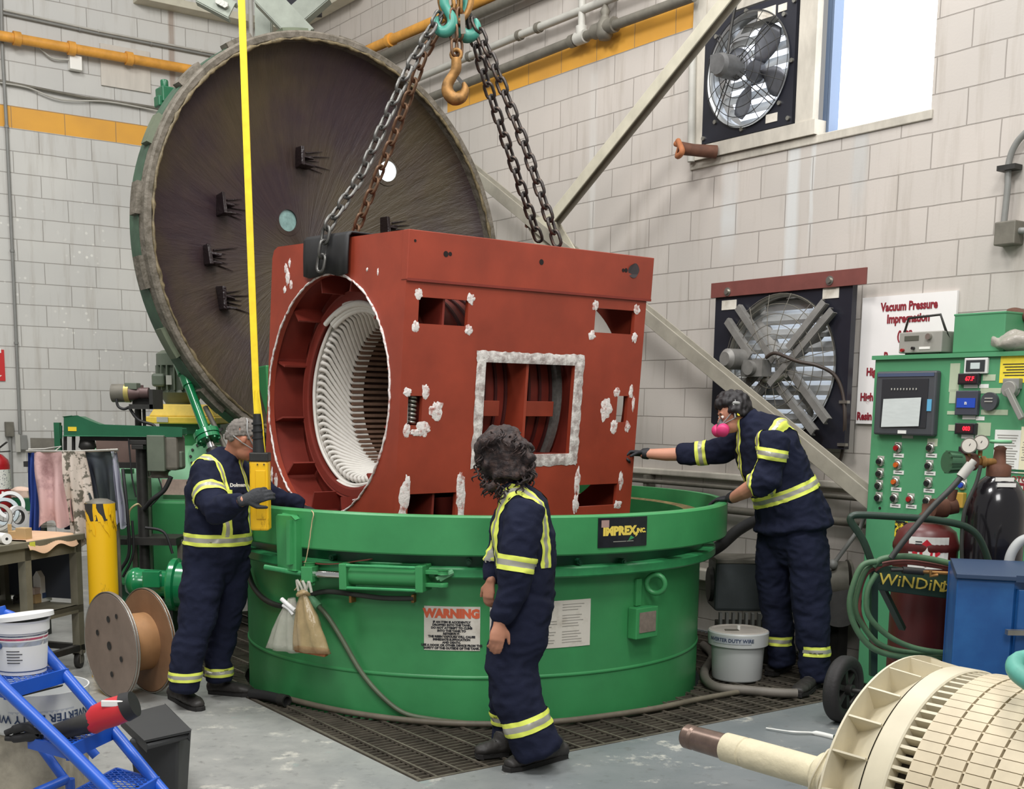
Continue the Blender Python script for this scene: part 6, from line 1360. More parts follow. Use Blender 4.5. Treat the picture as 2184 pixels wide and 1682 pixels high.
# laminated packs: one ring of tiles per pack, cream, with dark ducts and small spacers between
packm = mat('cream_core_tiles', (202, 188, 160), .5, var=.1, scale=9)
s = .13
for pi_ in range(15):
    L_ = .07; mb = MB()
    for k in range(NB):
        t0 = 2 * PI * (k + .035) / NB; t1 = 2 * PI * (k + .965) / NB; P = []
        for ss in (s, s + L_):
            for (r, t) in ((.40, t0), (.436, t0), (.436, t1), (.40, t1)): P.append(c_r2 + (a_ * math.cos(t) + b_ * math.sin(t)) * r + RXv * ss)
        mb.hexa(P)
        if pi_: t = 2 * PI * k / NB; e = a_ * math.cos(t) + b_ * math.sin(t); f_ = a_ * -math.sin(t) + b_ * math.cos(t); mb.box(c_r2 + e * .418 + RXv * (s - .004), (.012, .006, .03), (RXv, f_, e))
    mb.build('core_pack', packm, rot); s += L_ + .008
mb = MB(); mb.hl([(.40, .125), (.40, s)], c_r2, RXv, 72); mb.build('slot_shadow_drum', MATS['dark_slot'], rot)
mb = MB(); mb.hl([(.0, s), (.44, s), (.44, s + .1), (0, s + .1)], c_r2, RXv, 60); mb.build('far_end_ring', castw, rot)
for k, ss in enumerate((.55, 1.7)):   # cradle under the shaft and core
    mb = MB(); p = RT0 + RXv * (1.15 + k * .8); mb.box(V((p.x, p.y, .06)), (.12, .7, .12), (RXv, Z.cross(RXv), Z)); mb.box(V((p.x, p.y, .0)) + Z.cross(RXv) * .24 + Z * .1, (.1, .1, .2), (RXv, Z.cross(RXv), Z)); mb.box(V((p.x, p.y, .0)) - Z.cross(RXv) * .24 + Z * .1, (.1, .1, .2), (RXv, Z.cross(RXv), Z)); solo(mb, 'timber_cradle', ('front' if k == 0 else 'rear') + ' timber cradle block under the cream rotor', 'cradle', V((p.x, p.y, 0)), mat('timber', (168, 138, 96), .7, var=.2, scale=6, stretch=(1, 8, 8)))
p = Yd(2228, 1436, 3.15); o = thing('lifting_sling', 'teal soft lifting sling loop resting on the cream rotor at the right edge', 'sling', p)
mb = MB(); mb.tube([p + RT * .07 * math.cos(t) + Z * .036 * math.sin(t) + FW * .10 * math.sin(t) for t in [2 * PI * i / 24 for i in range(24)]], .025, 12, closed=True); jitter(mb, .003, 30); mb.build('sling_loop', mat('teal_sling', (88, 162, 146), .5, var=.15, scale=16), o)
mb = MB(); mb.tube(catmull([G(1634, 1552, .012), G(1690, 1560, .016), G(1740, 1563, .012), G(1790, 1575, .012)], 6), [.004] * 6 + [.006] * 6 + [.014] * 7); solo(mb, 'paper_strip', 'thin crumpled white strip lying on the blue-grey floor behind the rotor shaft', 'scrap', G(1700, 1560), paper)
# ------------------------------------------------------------------ white pail and floor hoses
def pail(name, label, c, r, h, text, flip=False, ang=0., m=plastict, lidded=True):
    o = thing(name, label, 'bucket', c)
    mb = MB(); mb.lathe([(0, 0), (r * .86, 0), (r * .88, .01), (r * .96, h)], c, Z, 40); mb.build('pail_body', m, o)
    if lidded: mb = MB(); mb.hl([(r * .96, h * .72), (r * 1.06, h * .74), (r * 1.08, h * 1.0), (r * 1.05, h * 1.03)], c, Z, 44); mb.build('collar', m, o)
    if lidded:
        mb = MB(); mb.hl([(r * 1.05, h * 1.03), (r * .96, h * 1.045), (r * .9, h * 1.02), (0, h * 1.03)], c, Z, 44); l_ = mb.build('pail_lid', mat('dusty_lid', (196, 188, 178), .5, var=.1, scale=12), o)
        mb = MB(); mb.cyl(c + Z * h * 1.02, c + Z * (h * 1.02 + .03), .012); mb.build('lid_knob', white, l_); mb = MB(); mb.box(c + Z * h * 1.035 + V((-.05, -.03, 0)), (.09, .04, .004)); mb.build('lid_slot', dirt, l_)
    return o
pcx = G(1582, 1458); prr = (Yd(1641, 1420, pcx.y).x - Yd(1524, 1420, pcx.y).x) / 2 / .96; pc0 = V((pcx.x, pcx.y + prr, 0)); ph = Yd(1586, 1345, pcx.y + prr).z
pl_ = pail('lidded_pail', 'white lidded plastic pail standing between the green vessel and the standing person', pc0, prr, ph, '')
dang = math.atan2(pc0.x, pc0.y)
def pail_text(o, c, R, z, body, size, m, flip=1, a0=0., bold=.0008, sx=1.):
    vs, fs = text_mesh(body, size, bold, sx=sx, ext=.0004); mb = MB()
    mb.add([V((c.x - R * math.sin(dg(c) + a0 - flip * p.x / R) * 1 - 0, c.y - R * math.cos(dg(c) + a0 - flip * p.x / R), z + flip * p.y)) for p in vs], fs); return mb.build('lettering', m, o)
def dg(c): return math.atan2(c.x, c.y)
mb = MB(); R_ = prr * 1.082; zz = ph * .89; vs = []
for i in range(13): a0 = dg(pc0) + .9 - 1.35 * i / 12; vs += [V((pc0.x - R_ * math.sin(a0), pc0.y - R_ * math.cos(a0), zz - .022)), V((pc0.x - R_ * math.sin(a0), pc0.y - R_ * math.cos(a0), zz + .022))]
mb.add(vs, [(2 * i, 2 * i + 2, 2 * i + 3, 2 * i + 1) for i in range(12)]); lb = mb.build('label', mat('grey_label', (176, 180, 186), .5), pl_)
pail_text(pl_, pc0, R_ + .001, zz, 'INVERTER DUTY WIRE', .032, inkn, a0=.27)
hose('floor_hose', 'thick grey hose curling round the lidded pail on the grating', 'hose', [G(1500, 1375, .03), G(1520, 1398, .03), G(1503, 1430, .03), G(1508, 1452, .03), G(1535, 1466, .03), G(1600, 1472, .03), G(1660, 1477, .03), G(1700, 1478, .03)], .03, mat('thick_grey_hose', (112, 106, 98), .6, var=.15, scale=8))
# ------------------------------------------------------------------ left side: machines behind
def X_(x, y, Y): return Yd(x, y, Y)
def boxpx(mb, x0, y0, x1, y1, Y, d, rot=0.):
    """upright block whose front face spans these pixels at depth Y, d deep"""
    p = Yd(x0, (y0 + y1) / 2, Y); q = Yd(x1, (y0 + y1) / 2, Y); xm = (x0 + x1) / 2; zt, zb = Yd(xm, y0, Y).z, Yd(xm, y1, Y).z
    r = V((math.cos(rot), math.sin(rot), 0)); f = V((-math.sin(rot), math.cos(rot), 0))
    mb.box(V(((p.x + q.x) / 2, Y, (zt + zb) / 2)) + f * d / 2, (abs(q.x - p.x), d, zt - zb), (r, f, Z)); return mb
grn2 = mat('grey_green_motor_paint', (96, 104, 90), .5, var=.12, scale=8)
o = thing('storage_tank', 'big pale green horizontal tank with a round bolted cover behind the bending person', 'tank', V((-3.4, 9.6, 0)))
c0, c1 = Yd(215, 1075, 9.7), Yd(520, 1075, 9.7)
mb = MB(); mb.cyl(c0, c1, .47, seg=48); mb.build('tank_shell', greenp, o)
mb = MB(); boxpx(mb, 225, 1068, 520, 1250, 9.15, .9); mb.build('lower_casing', green, o, bev=.02)
mb = MB(); z0 = Yd(300, 1250, 9.2).z; mb.box(V(((c0.x + c1.x) / 2, 9.6, z0 / 2)), (.9, .7, z0)); mb.build('plinth', greend, o)
cv = Yd(437, 975, 9.3); nn = (CAM - cv); nn.z = 0; nn.normalize(); nn = (nn + V((-.35, 0, .2))).normalized(); mb = MB(); mb.cyl(cv, cv + nn * .03, .125, seg=36); fl_ = mb.build('bolted_cover', greenp, o)
aa, bb_ = perp(nn)
for k in range(12): t = 2 * PI * k / 12; mb = MB(); q_ = cv + nn * .03 + (aa * math.cos(t) + bb_ * math.sin(t)) * .1; mb.cyl(q_, q_ + nn * .012, .011, seg=6); mb.build('bolt', dark, fl_)
mb = MB(); mb.cyl(cv + nn * 0, cv - nn * .3, .09, seg=24); mb.build('cover_neck', greenp, o)
mb = MB(); boxpx(mb, 345, 1022, 404, 1055, 9.2, .01); mb.build('placard', mat('pinkish_placard', (196, 172, 158), .6, var=.2, scale=20), o)
mb = MB(); boxpx(mb, 266, 1000, 282, 1010, 9.2, .05); mb.build('latch', green, o)
# mixer motor with yellow guard
o = thing('mixer_drive', 'upright grey-green electric motor on a yellow flared guard behind the lid edge', 'motor', V((-2.7, 10.2, 0)))
mc = Yd(385, 790, 10.2); zt = Yd(385, 748, 10.2).z; z1_ = Yd(385, 780, 10.2).z; z2_ = Yd(385, 832, 10.2).z; z3_ = Yd(385, 860, 10.2).z; b_ = V((mc.x, mc.y, 0)); r_ = .185
mb = MB(); mb.hl([(0, zt), (r_ * .8, zt), (r_ * 1.05, zt - .03), (r_ * 1.05, z1_), (r_ * .9, z1_), (r_ * .9, z2_), (r_, z2_ - .02), (r_ * .7, z3_), (r_ * .7, z3_ - .1)], b_, Z, 32); mb.build('motor_body', grn2, o)
for k in range(20): t = 2 * PI * k / 20; e = V((math.cos(t), math.sin(t), 0)); mb = MB(); mb.bar(b_ + e * r_ * .95 + Z * z2_, b_ + e * r_ * .95 + Z * z1_, .012, .05, e); mb.build('cooling_fin', grn2, o)
mb = MB(); boxpx(mb, 322, 796, 350, 824, 10.0, .12); mb.build('terminal_box', grn2, o, bev=.02); mb = MB(); boxpx(mb, 354, 800, 366, 820, 9.99, .01); mb.build('rating_plate', greyl, o)
mb = MB(); ya, yb, yc = Yd(400, 862, 10.1).z, Yd(400, 888, 10.1).z, Yd(400, 903, 10.1).z; cc = Yd(401, 880, 10.1)
P = [V((cc.x + x, 10.1 + y, z)) for z, k in ((yb, 1.), (ya, .78)) for x, y in ((-.27 * k, -.2 * k), (.27 * k, -.2 * k), (.27 * k, .25), (-.27 * k, .25))]; mb.hexa(P); mb.box(V((cc.x, 10.12, (yb + yc) / 2)), (.57, .5, yb - yc)); mb.build('yellow_guard', yellowg, o, bev=.01)
mb = MB(); boxpx(mb, 334, 889, 358, 900, 9.86, .01); mb.build('guard_label', greyl, o)
mb = MB(); boxpx(mb, 340, 904, 470, 925, 9.95, .4); mb.build('base_block', greend, o); mb = MB(); boxpx(mb, 355, 925, 455, 975, 10.0, .35); mb.build('pedestal', green, o)
mb = MB(); zz_ = Yd(400, 975, 10.1).z; mb.cyl(V((cc.x, 10.15, 0)), V((cc.x, 10.15, zz_)), .14, seg=24); mb.build('drive_column', greend, o)
mb = MB(); boxpx(mb, 418, 980, 440, 1010, 9.9, .1); mb.build('side_bracket', dark, o)
# hydraulic ram lifting the lid
o = thing('lid_ram', 'glossy green hydraulic ram slanting down from the lid edge to a dark pivot', 'hydraulic ram', Yd(460, 985, 8.9))
rA, rB = Yd(384, 772, 9.1), Yd(441, 926, 8.9); d_ = (rB - rA).normalized()
gl = mat('gloss_green_paint', (26, 122, 74), .2, coat=.3)
mb = MB(); mb.cyl(rA, rB, .034, seg=24); mb.build('barrel', gl, o); mb = MB(); mb.cyl(rA - d_ * .02, rA + d_ * .10, .05); mb.cyl(rA + d_ * .12, rA + d_ * .2, .045); mb.build('upper_collar', gl, o)
mb = MB(); mb.cyl(rB - d_ * .02, rB + d_ * .015, .095, seg=28); mb.cyl(rB + d_ * .02, rB + d_ * .05, .09, seg=28); fl_ = mb.build('flange', gl, o)
aa, bb_ = perp(d_)
for k in range(8): t = 2 * PI * k / 8; q_ = rB + (aa * math.cos(t) + bb_ * math.sin(t)) * .075; mb = MB(); mb.cyl(q_ - d_ * .035, q_ + d_ * .065, .011, seg=6); mb.build('bolt', gl, fl_)
mb = MB(); mb.cyl(rB + d_ * .05, rB + d_ * .12, .03); mb.build('chrome_rod', chrome, o); mb = MB(); mb.cyl(rB + d_ * .12, rB + d_ * .42, .046); mb.build('dark_rod_end', dark, o)
o = thing('strut', 'thin dark grey strut under the lid edge beside the green ram', 'strut', Yd(478, 945, 9.0)); mb = MB(); mb.tube([Yd(438, 868, 9.1), Yd(450, 892, 9.05), Yd(480, 955, 9.0)], .02); mb.build('rod', dirt, o)
mb = MB(); p = Yd(466, 915, 9.02); mb.tube([p, p + V((.01, 0, -.02))], .032); mb.build('collar', dark, o)
# tapping machine with green arm
MYd = 8.35
o = thing('drill_machine', 'dark green armed machine tool with hanging grey motor box and dark post', 'machine tool', V((-2.62, MYd + .1, 0)))
mb = MB(); prof = [(135, 888), (165, 888), (190, 899), (212, 907), (386, 913), (386, 929), (135, 930)]
mb.prism([Yd(x, y, MYd) for x, y in prof], V((0, .16, 0))); ar = mb.build('green_arm', greend, o, bev=.008)
mb = MB(); boxpx(mb, 145, 910, 163, 919, MYd - .004, .004); mb.build('yellow_label', mat('yellow_label', (232, 200, 50), .5), ar)
mb = MB(); mb.box(Yd(124, 935, MYd + .05), (.04, .04, .22)); mb.cyl(Yd(129, 907, MYd + .05), Yd(129, 935, MYd + .05), .012); mb.build('front_clamp', greend, o)
for x in (139, 157): mb = MB(); mb.cyl(Yd(x, 930, MYd + .08), Yd(x, 968, MYd + .08), .012); mb.build('guide_rod', dark, o)
mb = MB(); boxpx(mb, 170, 930, 335, 940, MYd + .06, .05); mb.build('under_rail', dark, o)
mb = MB(); mb.lathe([(0, 0), (.05, 0), (.06, -.05), (.04, -.07), (.05, -.15), (0, -.15)], Yd(186, 938, MYd + .08), Z, 20); mb.build('chuck', dark, o)
mb = MB(); pz = Yd(300, 925, MYd + .1); mb.cyl(V((pz.x, pz.y, 0)), pz + Z * .02, .038, seg=20); mb.build('post', dark, o)
mb = MB(); q_ = Yd(312, 925, MYd + .16); mb.cyl(V((q_.x, q_.y, .0)), q_, .016); mb.build('slide_rod', steel, o)
mb = MB(); boxpx(mb, 275, 938, 312, 948, MYd, .15); boxpx(mb, 280, 948, 305, 958, MYd, .12); mb.build('bracket', dark, o, bev=.004)
mb = MB(); boxpx(mb, 313, 928, 350, 1005, MYd - .03, .2); bx_ = mb.build('motor_cover', grn2, o, bev=.006)
mb = MB(); boxpx(mb, 350, 928, 378, 1003, MYd, .22); mb.cyl(Yd(340, 1003, MYd + .1), Yd(340, 1018, MYd + .1), .06); mb.build('hanging_motor', dirt, o, bev=.02)
mb = MB(); boxpx(mb, 376, 962, 388, 998, MYd + .05, .08); mb.build('switch_box', grn2, o, bev=.01)
mb = MB(); mb.tube(catmull([Yd(365, 1016, MYd), Yd(350, 1045, MYd), Yd(325, 1065, MYd), Yd(308, 1085, MYd + .05)], 6), .016); mb.build('cable_loom', black, o)
mb = MB(); mb.tube(catmull([Yd(338, 1018, MYd), Yd(345, 1050, MYd), Yd(320, 1080, MYd)], 6), .005); mb.build('thin_cable', black, o)
mb = MB(); mb.tube(catmull([Yd(274, 935, MYd), Yd(278, 980, MYd), Yd(282, 1020, MYd), Yd(290, 1060, MYd)], 6), .006); mb.build('thin_cable', black, o)
mb = MB(); mb.tube(catmull([Yd(276, 1120, MYd - .1), Yd(276, 1090, MYd - .1), Yd(292, 1075, MYd - .1), Yd(300, 1080, MYd - .05)], 6), .007); mb.build('tan_cable', mat('tan_cable', (176, 160, 120), .6), o)
mb = MB(); mb.box(V((pz.x, pz.y, .04)), (.5, .5, .08)); mb.build('cast_foot', dark, o, bev=.01)
# small motor on a second post
o = thing('stirrer_motor', 'small brown-grey electric motor lying on top of a dark post behind the green arm', 'motor', V((-2.85, 8.9, 0)))
mb = MB(); mb.cyl(Yd(240, 838, 8.8), Yd(268, 838, 8.8), .065, seg=24); mb.build('motor_can', dirt, o)
mb = MB(); mb.cyl(Yd(268, 838, 8.8), Yd(278, 838, 8.8), .067, seg=24); mb.build('brass_band', mat('brass_band', (178, 162, 96), .4, metal=.5), o)
mb = MB(); mb.cyl(Yd(278, 838, 8.8), Yd(300, 838, 8.8), .06, .035); mb.cyl(Yd(300, 838, 8.8), Yd(318, 838, 8.8), .04); mb.cyl(Yd(303, 838, 8.8), Yd(303, 821, 8.8), .01); mb.build('gear_head', mat('brown_casting', (92, 72, 70), .45, metal=.3), o)
mb = MB(); boxpx(mb, 265, 816, 291, 830, 8.75, .1); mb.build('terminal_box', grn2, o, bev=.004)
mb = MB(); boxpx(mb, 318, 830, 326, 872, 8.7, .25); boxpx(mb, 275, 862, 326, 872, 8.7, .25); boxpx(mb, 282, 845, 320, 862, 8.85, .1); mb.build('mount_plate', dark, o)
for x in (294, 307): mb = MB(); p = Yd(x, 872, 8.85); mb.cyl(V((p.x, p.y, 0)), p, .024 if x == 294 else .012); mb.build('post', dark, o)
mb = MB(); mb.tube(catmull([Yd(248, 850, 8.75), Yd(252, 866, 8.75), Yd(264, 872, 8.75), Yd(275, 868, 8.75)], 6), .01); mb.tube(catmull([Yd(275, 868, 8.75), Yd(295, 895, 8.72), Yd(325, 905, 8.72), Yd(333, 915, 8.72)], 6), .011); mb.build('black_cable', black, o)
o = thing('machine_table', 'dull brown-grey steel sheet bench seen behind the hanging cloths', 'bench', V((-3.2, 8.9, 0)))
mb = MB(); boxpx(mb, 65, 934, 130, 965, 9.0, .02); mb.build('grey_sheet', dirt, o); mb = MB(); boxpx(mb, 205, 938, 300, 985, 8.95, .02); mb.build('brown_sheet', mat('brown_sheet', (112, 92, 84), .6, var=.1), o)
mb = MB(); tz_ = Yd(180, 985, 8.9).z; mb.box(V((-3.15, 9.05, tz_ - .02)), (.9, .35, .04)); mb.build('bench_top', dark, o)
for x in (-3.55, -2.75): mb = MB(); mb.box(V((x, 9.05, (tz_ - .04) / 2)), (.05, .05, tz_ - .04)); mb.build('leg', dark, o)
# cloths hanging over a rail
def cloth(label, x0, x1, xb0, xb1, y0, yb, Y, m, cat='cloth', seed=0., amp=.03):
    mb = MB(); nx, nz = 18, 26; vs = []
    for j in range(nz + 1):
        t = j / nz
        for i in range(nx + 1):
            s = i / nx; xa = x0 + (x1 - x0) * s; xb = xb0 + (xb1 - xb0) * s; yy = y0 + (yb - y0) * t + (8 * math.sin(s * 9 + seed) * t * t)
            p = Yd(xa + (xb - xa) * t, yy, Y); p.y += amp * math.sin(s * 14 + seed + t) * (.25 + t) + .04 * noise.noise(V((s * 3, t * 2, seed))) ; vs.append(p)
    mb.add(vs, [(j * (nx + 1) + i, j * (nx + 1) + i + 1, (j + 1) * (nx + 1) + i + 1, (j + 1) * (nx + 1) + i) for j in range(nz) for i in range(nx)], True)
    mb.add([p + V((0, .008, 0)) for p in vs], [(j * (nx + 1) + i, (j + 1) * (nx + 1) + i, (j + 1) * (nx + 1) + i + 1, j * (nx + 1) + i + 1) for j in range(nz) for i in range(nx)], True)
    return solo(mb, 'hanging_cloth', label, cat, Yd((x0 + x1) / 2, y0, Y), m)
RY = 7.95
cloth('narrow royal blue cloth, leftmost of the cloths hanging on the rail', 59, 82, 62, 84, 963, 1150, RY + .04, mat('royal_blue_cloth', (34, 62, 136), .8))
cloth('dusty pink stained apron hanging on the rail, second from the left', 72, 142, 82, 160, 963, 1118, RY, mat('pink_stained_cloth', (202, 168, 166), .85, col2=(146, 112, 112), scale=7, th=(.5, .72)), 'apron', 2)
cloth('dark green-black cloth hanging on the rail behind the patterned one', 168, 236, 200, 248, 962, 1085, RY + .02, mat('dark_green_cloth', (52, 60, 54), .85, col2=(44, 48, 60), scale=2), 'cloth', 4)
cloth('beige and black camouflage patterned apron hanging on the rail beside the pink one', 132, 180, 150, 215, 962, 1165, RY - .03, mat('camouflage_cloth', (198, 186, 174), .85, col2=(96, 92, 80), scale=17, th=(.5, .56)), 'apron', 6)
cloth('pale lavender cloth edge with green print hanging at the right end of the rail', 232, 248, 250, 268, 962, 1120, RY + .05, mat('lavender_cloth', (172, 172, 186), .85, col2=(92, 130, 78), scale=5, th=(.55, .62)), 'cloth', 8)
o = thing('cloth_rail', 'thin steel rail and stand on which the cloths hang', 'rail', V((Yd(150, 963, RY).x, RY, 0)))
mb = MB(); mb.tube([Yd(56, 962, RY), Yd(150, 963, RY), Yd(252, 959, RY)], .009); mb.build('top_rail', steel, o)
for x in (64, 246): mb = MB(); p = Yd(x, 963, RY + .12); mb.tube([p, V((p.x, p.y, 0))], .012); mb.tube([p, Yd(x, 963, RY)], .009); mb.build('leg', dirt, o)
mb = MB(); mb.tube([Yd(60, 958, RY + .05), Yd(95, 957, RY + .1), Yd(130, 952, RY + .1), Yd(118, 961, RY + .05), Yd(90, 962, RY)], .005); mb.build('wire_hook', greyl, o)
# yellow bollard
bo = Yd(215, 1100, 7.65); br = (Yd(246, 1180, 7.65).x - Yd(185, 1180, 7.65).x) / 2; bz = Yd(215, 1072, 7.65).z
o = thing('bollard', 'yellow painted steel bollard with torn black stripe tape, behind the cable spool', 'bollard', V((bo.x, 7.65, 0)))
mb = MB(); mb.hl([(br, 0), (br, bz)], V((bo.x, 7.65, 0)), Z, 36); mb.build('post', yellow, o)
mb = MB(); mb.lathe([(0, bz + .03), (br * .5, bz + .025), (br * .98, bz + .002), (br, bz - .004)], V((bo.x, 7.65, 0)), Z, 36); mb.build('domed_cap', dirt, o)
mb = MB(); vs = []; fs = []
for k in range(3):
    for i in range(9):
        a0 = -2.6 + k * .95 + i * .12; z1 = bz - .01 - i * .018 + .006 * math.sin(i * 2.1); vs += [V((bo.x + (br + .004) * math.cos(a0), 7.65 + (br + .004) * math.sin(a0), z1)), V((bo.x + (br + .004) * math.cos(a0), 7.65 + (br + .004) * math.sin(a0), z1 - .055 - .012 * math.sin(i * 3 + k)))]
    b0_ = k * 18; fs += [(b0_ + 2 * i, b0_ + 2 * i + 2, b0_ + 2 * i + 3, b0_ + 2 * i + 1) for i in range(8)]
mb.add(vs, fs); tp2 = mb.build('yellow_stripe', yellow, o)
mb = MB(); mb.hl([(br + .001, bz - .11), (br + .001, bz)], V((bo.x, 7.65, 0)), Z, 36); jitter(mb, .008, 14); mb.build('black_tape', mat('black_tape', (48, 46, 44), .6), o)
# cable spool
o = thing('cable_spool', 'big empty wooden-grey cable spool standing on its rims in front of the bollard', 'spool', G(265, 1485))
al = math.radians(46); sa = V((math.cos(al), math.sin(al), 0)); sc_ = Yd(238, 1372, 7.05); Rs = .322; sc_.z = Rs
diskm = mat('grey_brown_disc', (128, 112, 100), .55, var=.14, scale=6, bump=.1, bscale=20)
diskr = mat('rusty_inner_disc', (138, 104, 76), .6, var=.18, scale=6)
for nm, c_, m_ in (('near_flange', sc_, diskm), ('far_flange', sc_ + sa * .235, diskr)):
    mb = MB(); mb.hl([(0, -.012), (Rs - .01, -.012), (Rs - .006, -.004), (Rs, -.004), (Rs, .004), (Rs - .006, .004), (Rs - .01, .012), (0, .012)], c_, sa, 64); fl_ = mb.build(nm, m_, o)
    mb = MB()
    for s in (-.008, .008): mb.tube([c_ + sa * s + (perp(sa)[0] * math.cos(t) + perp(sa)[1] * math.sin(t)) * (Rs - .002) for t in [2 * PI * i / 64 for i in range(64)]], .004, 6, closed=True); mb.build('rim_wire', steel, fl_); mb = MB()
    if nm == 'near_flange':
        a_, b_ = perp(sa)
        for (u, v, r_) in ((0, 0, .026), (0, .16, .02), (.02, -.17, .018), (-.14, .06, .018), (.14, -.06, .018), (.1, .19, .015)):
            q_ = c_ - sa * .013 + a_ * v + b_ * u; mb = MB(); mb.lathe([(r_, -.004), (r_ * .7, -.002), (0, -.001)], q_, sa, 16); mb.build('hub_hole', dark, fl_)
mb = MB(); mb.cyl(sc_ + sa * .01, sc_ + sa * .225, .175, seg=48); dr = mb.build('drum', mat('tan_drum', (164, 122, 82), .55, var=.15, scale=6), o)
mb = MB(); cm_ = sc_ + sa * .06
for k, t0 in enumerate((2.55, 2.8, 3.0, 3.2)):
    a_, b_ = perp(sa); pts = [cm_ + sa * (.03 * math.sin(i * 2.3 + k)) + (a_ * math.cos(t0 + i * .03 - 1.5) + b_ * math.sin(t0 + i * .03 - 1.5)) * .1765 for i in range(6)]; mb = MB(); mb.tube(pts, .0025, 5); mb.build('chalk_mark', inky, dr)
# green motor near floor
o = thing('pump_motor', 'small green electric motor with a flange lying low behind the bending person', 'motor', V((-2.5, 7.95, 0)))
m0, m1 = Yd(275, 1240, 7.85), Yd(372, 1246, 7.85); ax_ = (m1 - m0).normalized()
mb = MB(); mb.lathe([(0, -.01), (.075, -.005), (.095, .03), (.098, .06), (.09, .07), (.09, .26), (.1, .27), (.1, .3)], m0, ax_, 32); mb.build('motor_body', gl, o)
mb = MB(); boxpx(mb, 303, 1218, 340, 1253, 7.72, .06); mb.build('terminal_box', gl, o, bev=.006)
mb = MB(); mb.hl([(0, .28), (.17, .28), (.175, .29), (.175, .32), (.15, .33), (.15, .38), (0, .38)], m0, ax_, 36); mb.build('flange', gl, o)
mb = MB(); mb.box(V(((m0.x + m1.x) / 2, 7.85, (m0.z - .1) / 2)), (.3, .12, m0.z - .1)); mb.build('support', dark, o)
o = thing('steel_stand', 'dark steel frame stand with cables behind the bollard and bending person', 'stand', V((-2.75, 8.6, 0)))
mb = MB(); p0, p1 = Yd(285, 1150, 8.5), Yd(388, 1150, 8.5); mb.box((p0 + p1) / 2, ((p1 - p0).length, .3, .05)); mb.build('shelf', dark, o)
mb = MB(); p2 = Yd(240, 1135, 8.55); mb.box((p2 + p0) / 2 - Z * .03, (.3, .25, .04)); mb.build('shelf', dark, o)
for x in (288, 384, 245): mb = MB(); p = Yd(x, 1150, 8.5); mb.box(V((p.x, p.y, p.z / 2)), (.035, .035, p.z)); mb.build('leg', dirt, o)
mb = MB(); mb.tube(catmull([Yd(262, 1000, 8.3), Yd(272, 1100, 8.2), Yd(275, 1180, 8.2), Yd(255, 1220, 8.2), Yd(258, 1250, 8.2)], 6), .012); mb.tube(catmull([Yd(282, 1110, 8.2), Yd(284, 1180, 8.2), Yd(262, 1230, 8.2)], 6), .009); mb.tube(catmull([Yd(310, 1125, 8.2), Yd(350, 1135, 8.2), Yd(368, 1180, 8.2)], 6), .01); mb.build('hanging_cable', black, o)
# ------------------------------------------------------------------ workbench
TZ = .90
T1 = G(172, 1137, TZ); T0 = G(0, 1163, TZ); td = (T0 - T1).normalized(); tp_ = V((-td.y, td.x, 0)); tp_ = tp_ if tp_.y > 0 else -tp_
wb = thing('workbench', 'grey-brown steel workbench on castors at the left edge, cluttered with tape and paper', 'workbench', V((T1.x, T1.y, 0)))
bm_ = mat('grey_brown_bench_paint', (112, 108, 92), .55, var=.15, scale=7)
def bx3(mb, s0, s1, d0, d1, z0, z1): return mb.hexa([T1 + td * s + tp_ * d + Z * (z - TZ) for z in (z0, z1) for s, d in ((s0, d0), (s1, d0), (s1, d1), (s0, d1))])
DW = .62; LW = 1.0
mb = MB(); bx3(mb, -.02, LW, -.02, DW, TZ - .04, TZ); mb.build('bench_top', bm_, wb, bev=.004)
mb = MB(); bx3(mb, 0, LW, 0, .02, TZ - .12, TZ - .04); mb.build('apron_rail', bm_, wb)
for s, d in ((0, 0), (LW - .05, 0), (0, DW - .05), (LW - .05, DW - .05), (.5, 0)): mb = MB(); bx3(mb, s, s + .055, d, d + .055, .1, TZ - .04); mb.build('leg', bm_, wb)
mb = MB(); bx3(mb, 0, LW, 0, DW, .40, .43); bx3(mb, 0, LW, 0, .02, .38, .43); mb.build('shelf', bm_, wb)
mb = MB(); bx3(mb, 0, LW, DW - .01, DW, .46, TZ - .04); mb.build('back_panel', mat('dark_bench_back', (44, 40, 46), .7, var=.2), wb)
mb = MB(); bx3(mb, .0, .012, .03, DW, .46, TZ - .04); mb.build('side_panel', mat('dark_bench_side', (52, 56, 64), .7), wb)
for (s0, s1, d0, d1) in ((0, LW, .0, .04), (0, LW, DW - .04, DW), (0, .04, 0, DW)): mb = MB(); bx3(mb, s0, s1, d0, d1, .12, .16); mb.build('lower_rail', dark, wb)
for s, d in ((.03, .03), (.03, DW - .03), (LW - .03, .03), (LW - .03, DW - .03)):
    c_ = T1 + td * s + tp_ * d; c_ = V((c_.x, c_.y, .055)); mb = MB(); mb.box(c_ + Z * .055, (.06, .06, .03)); mb.hexa([c_ + V((x, y, z)) for z in (-.02, .05) for x, y in ((-.022, -.03), (.022, -.03), (.022, .03), (-.022, .03))]); k_ = mb.build('castor', dirt, wb); mb = MB(); mb.cyl(c_ - V((.016, 0, 0)), c_ + V((.016, 0, 0)), .055, seg=24); mb.build('castor_wheel', dark, k_)
mb = MB(); cc = T1 + td * .51 - tp_ * .022; mb.box(cc - Z * .03, (.05, .003, .05), (td, tp_, Z)); mb.build('yellow_tag', mat('yellow_tag', (210, 212, 80), .6), wb)
def on_bench(x, y, z=TZ): return G(x, y, z)
mb = MB(); n1, n2 = 22, 10; vs = []
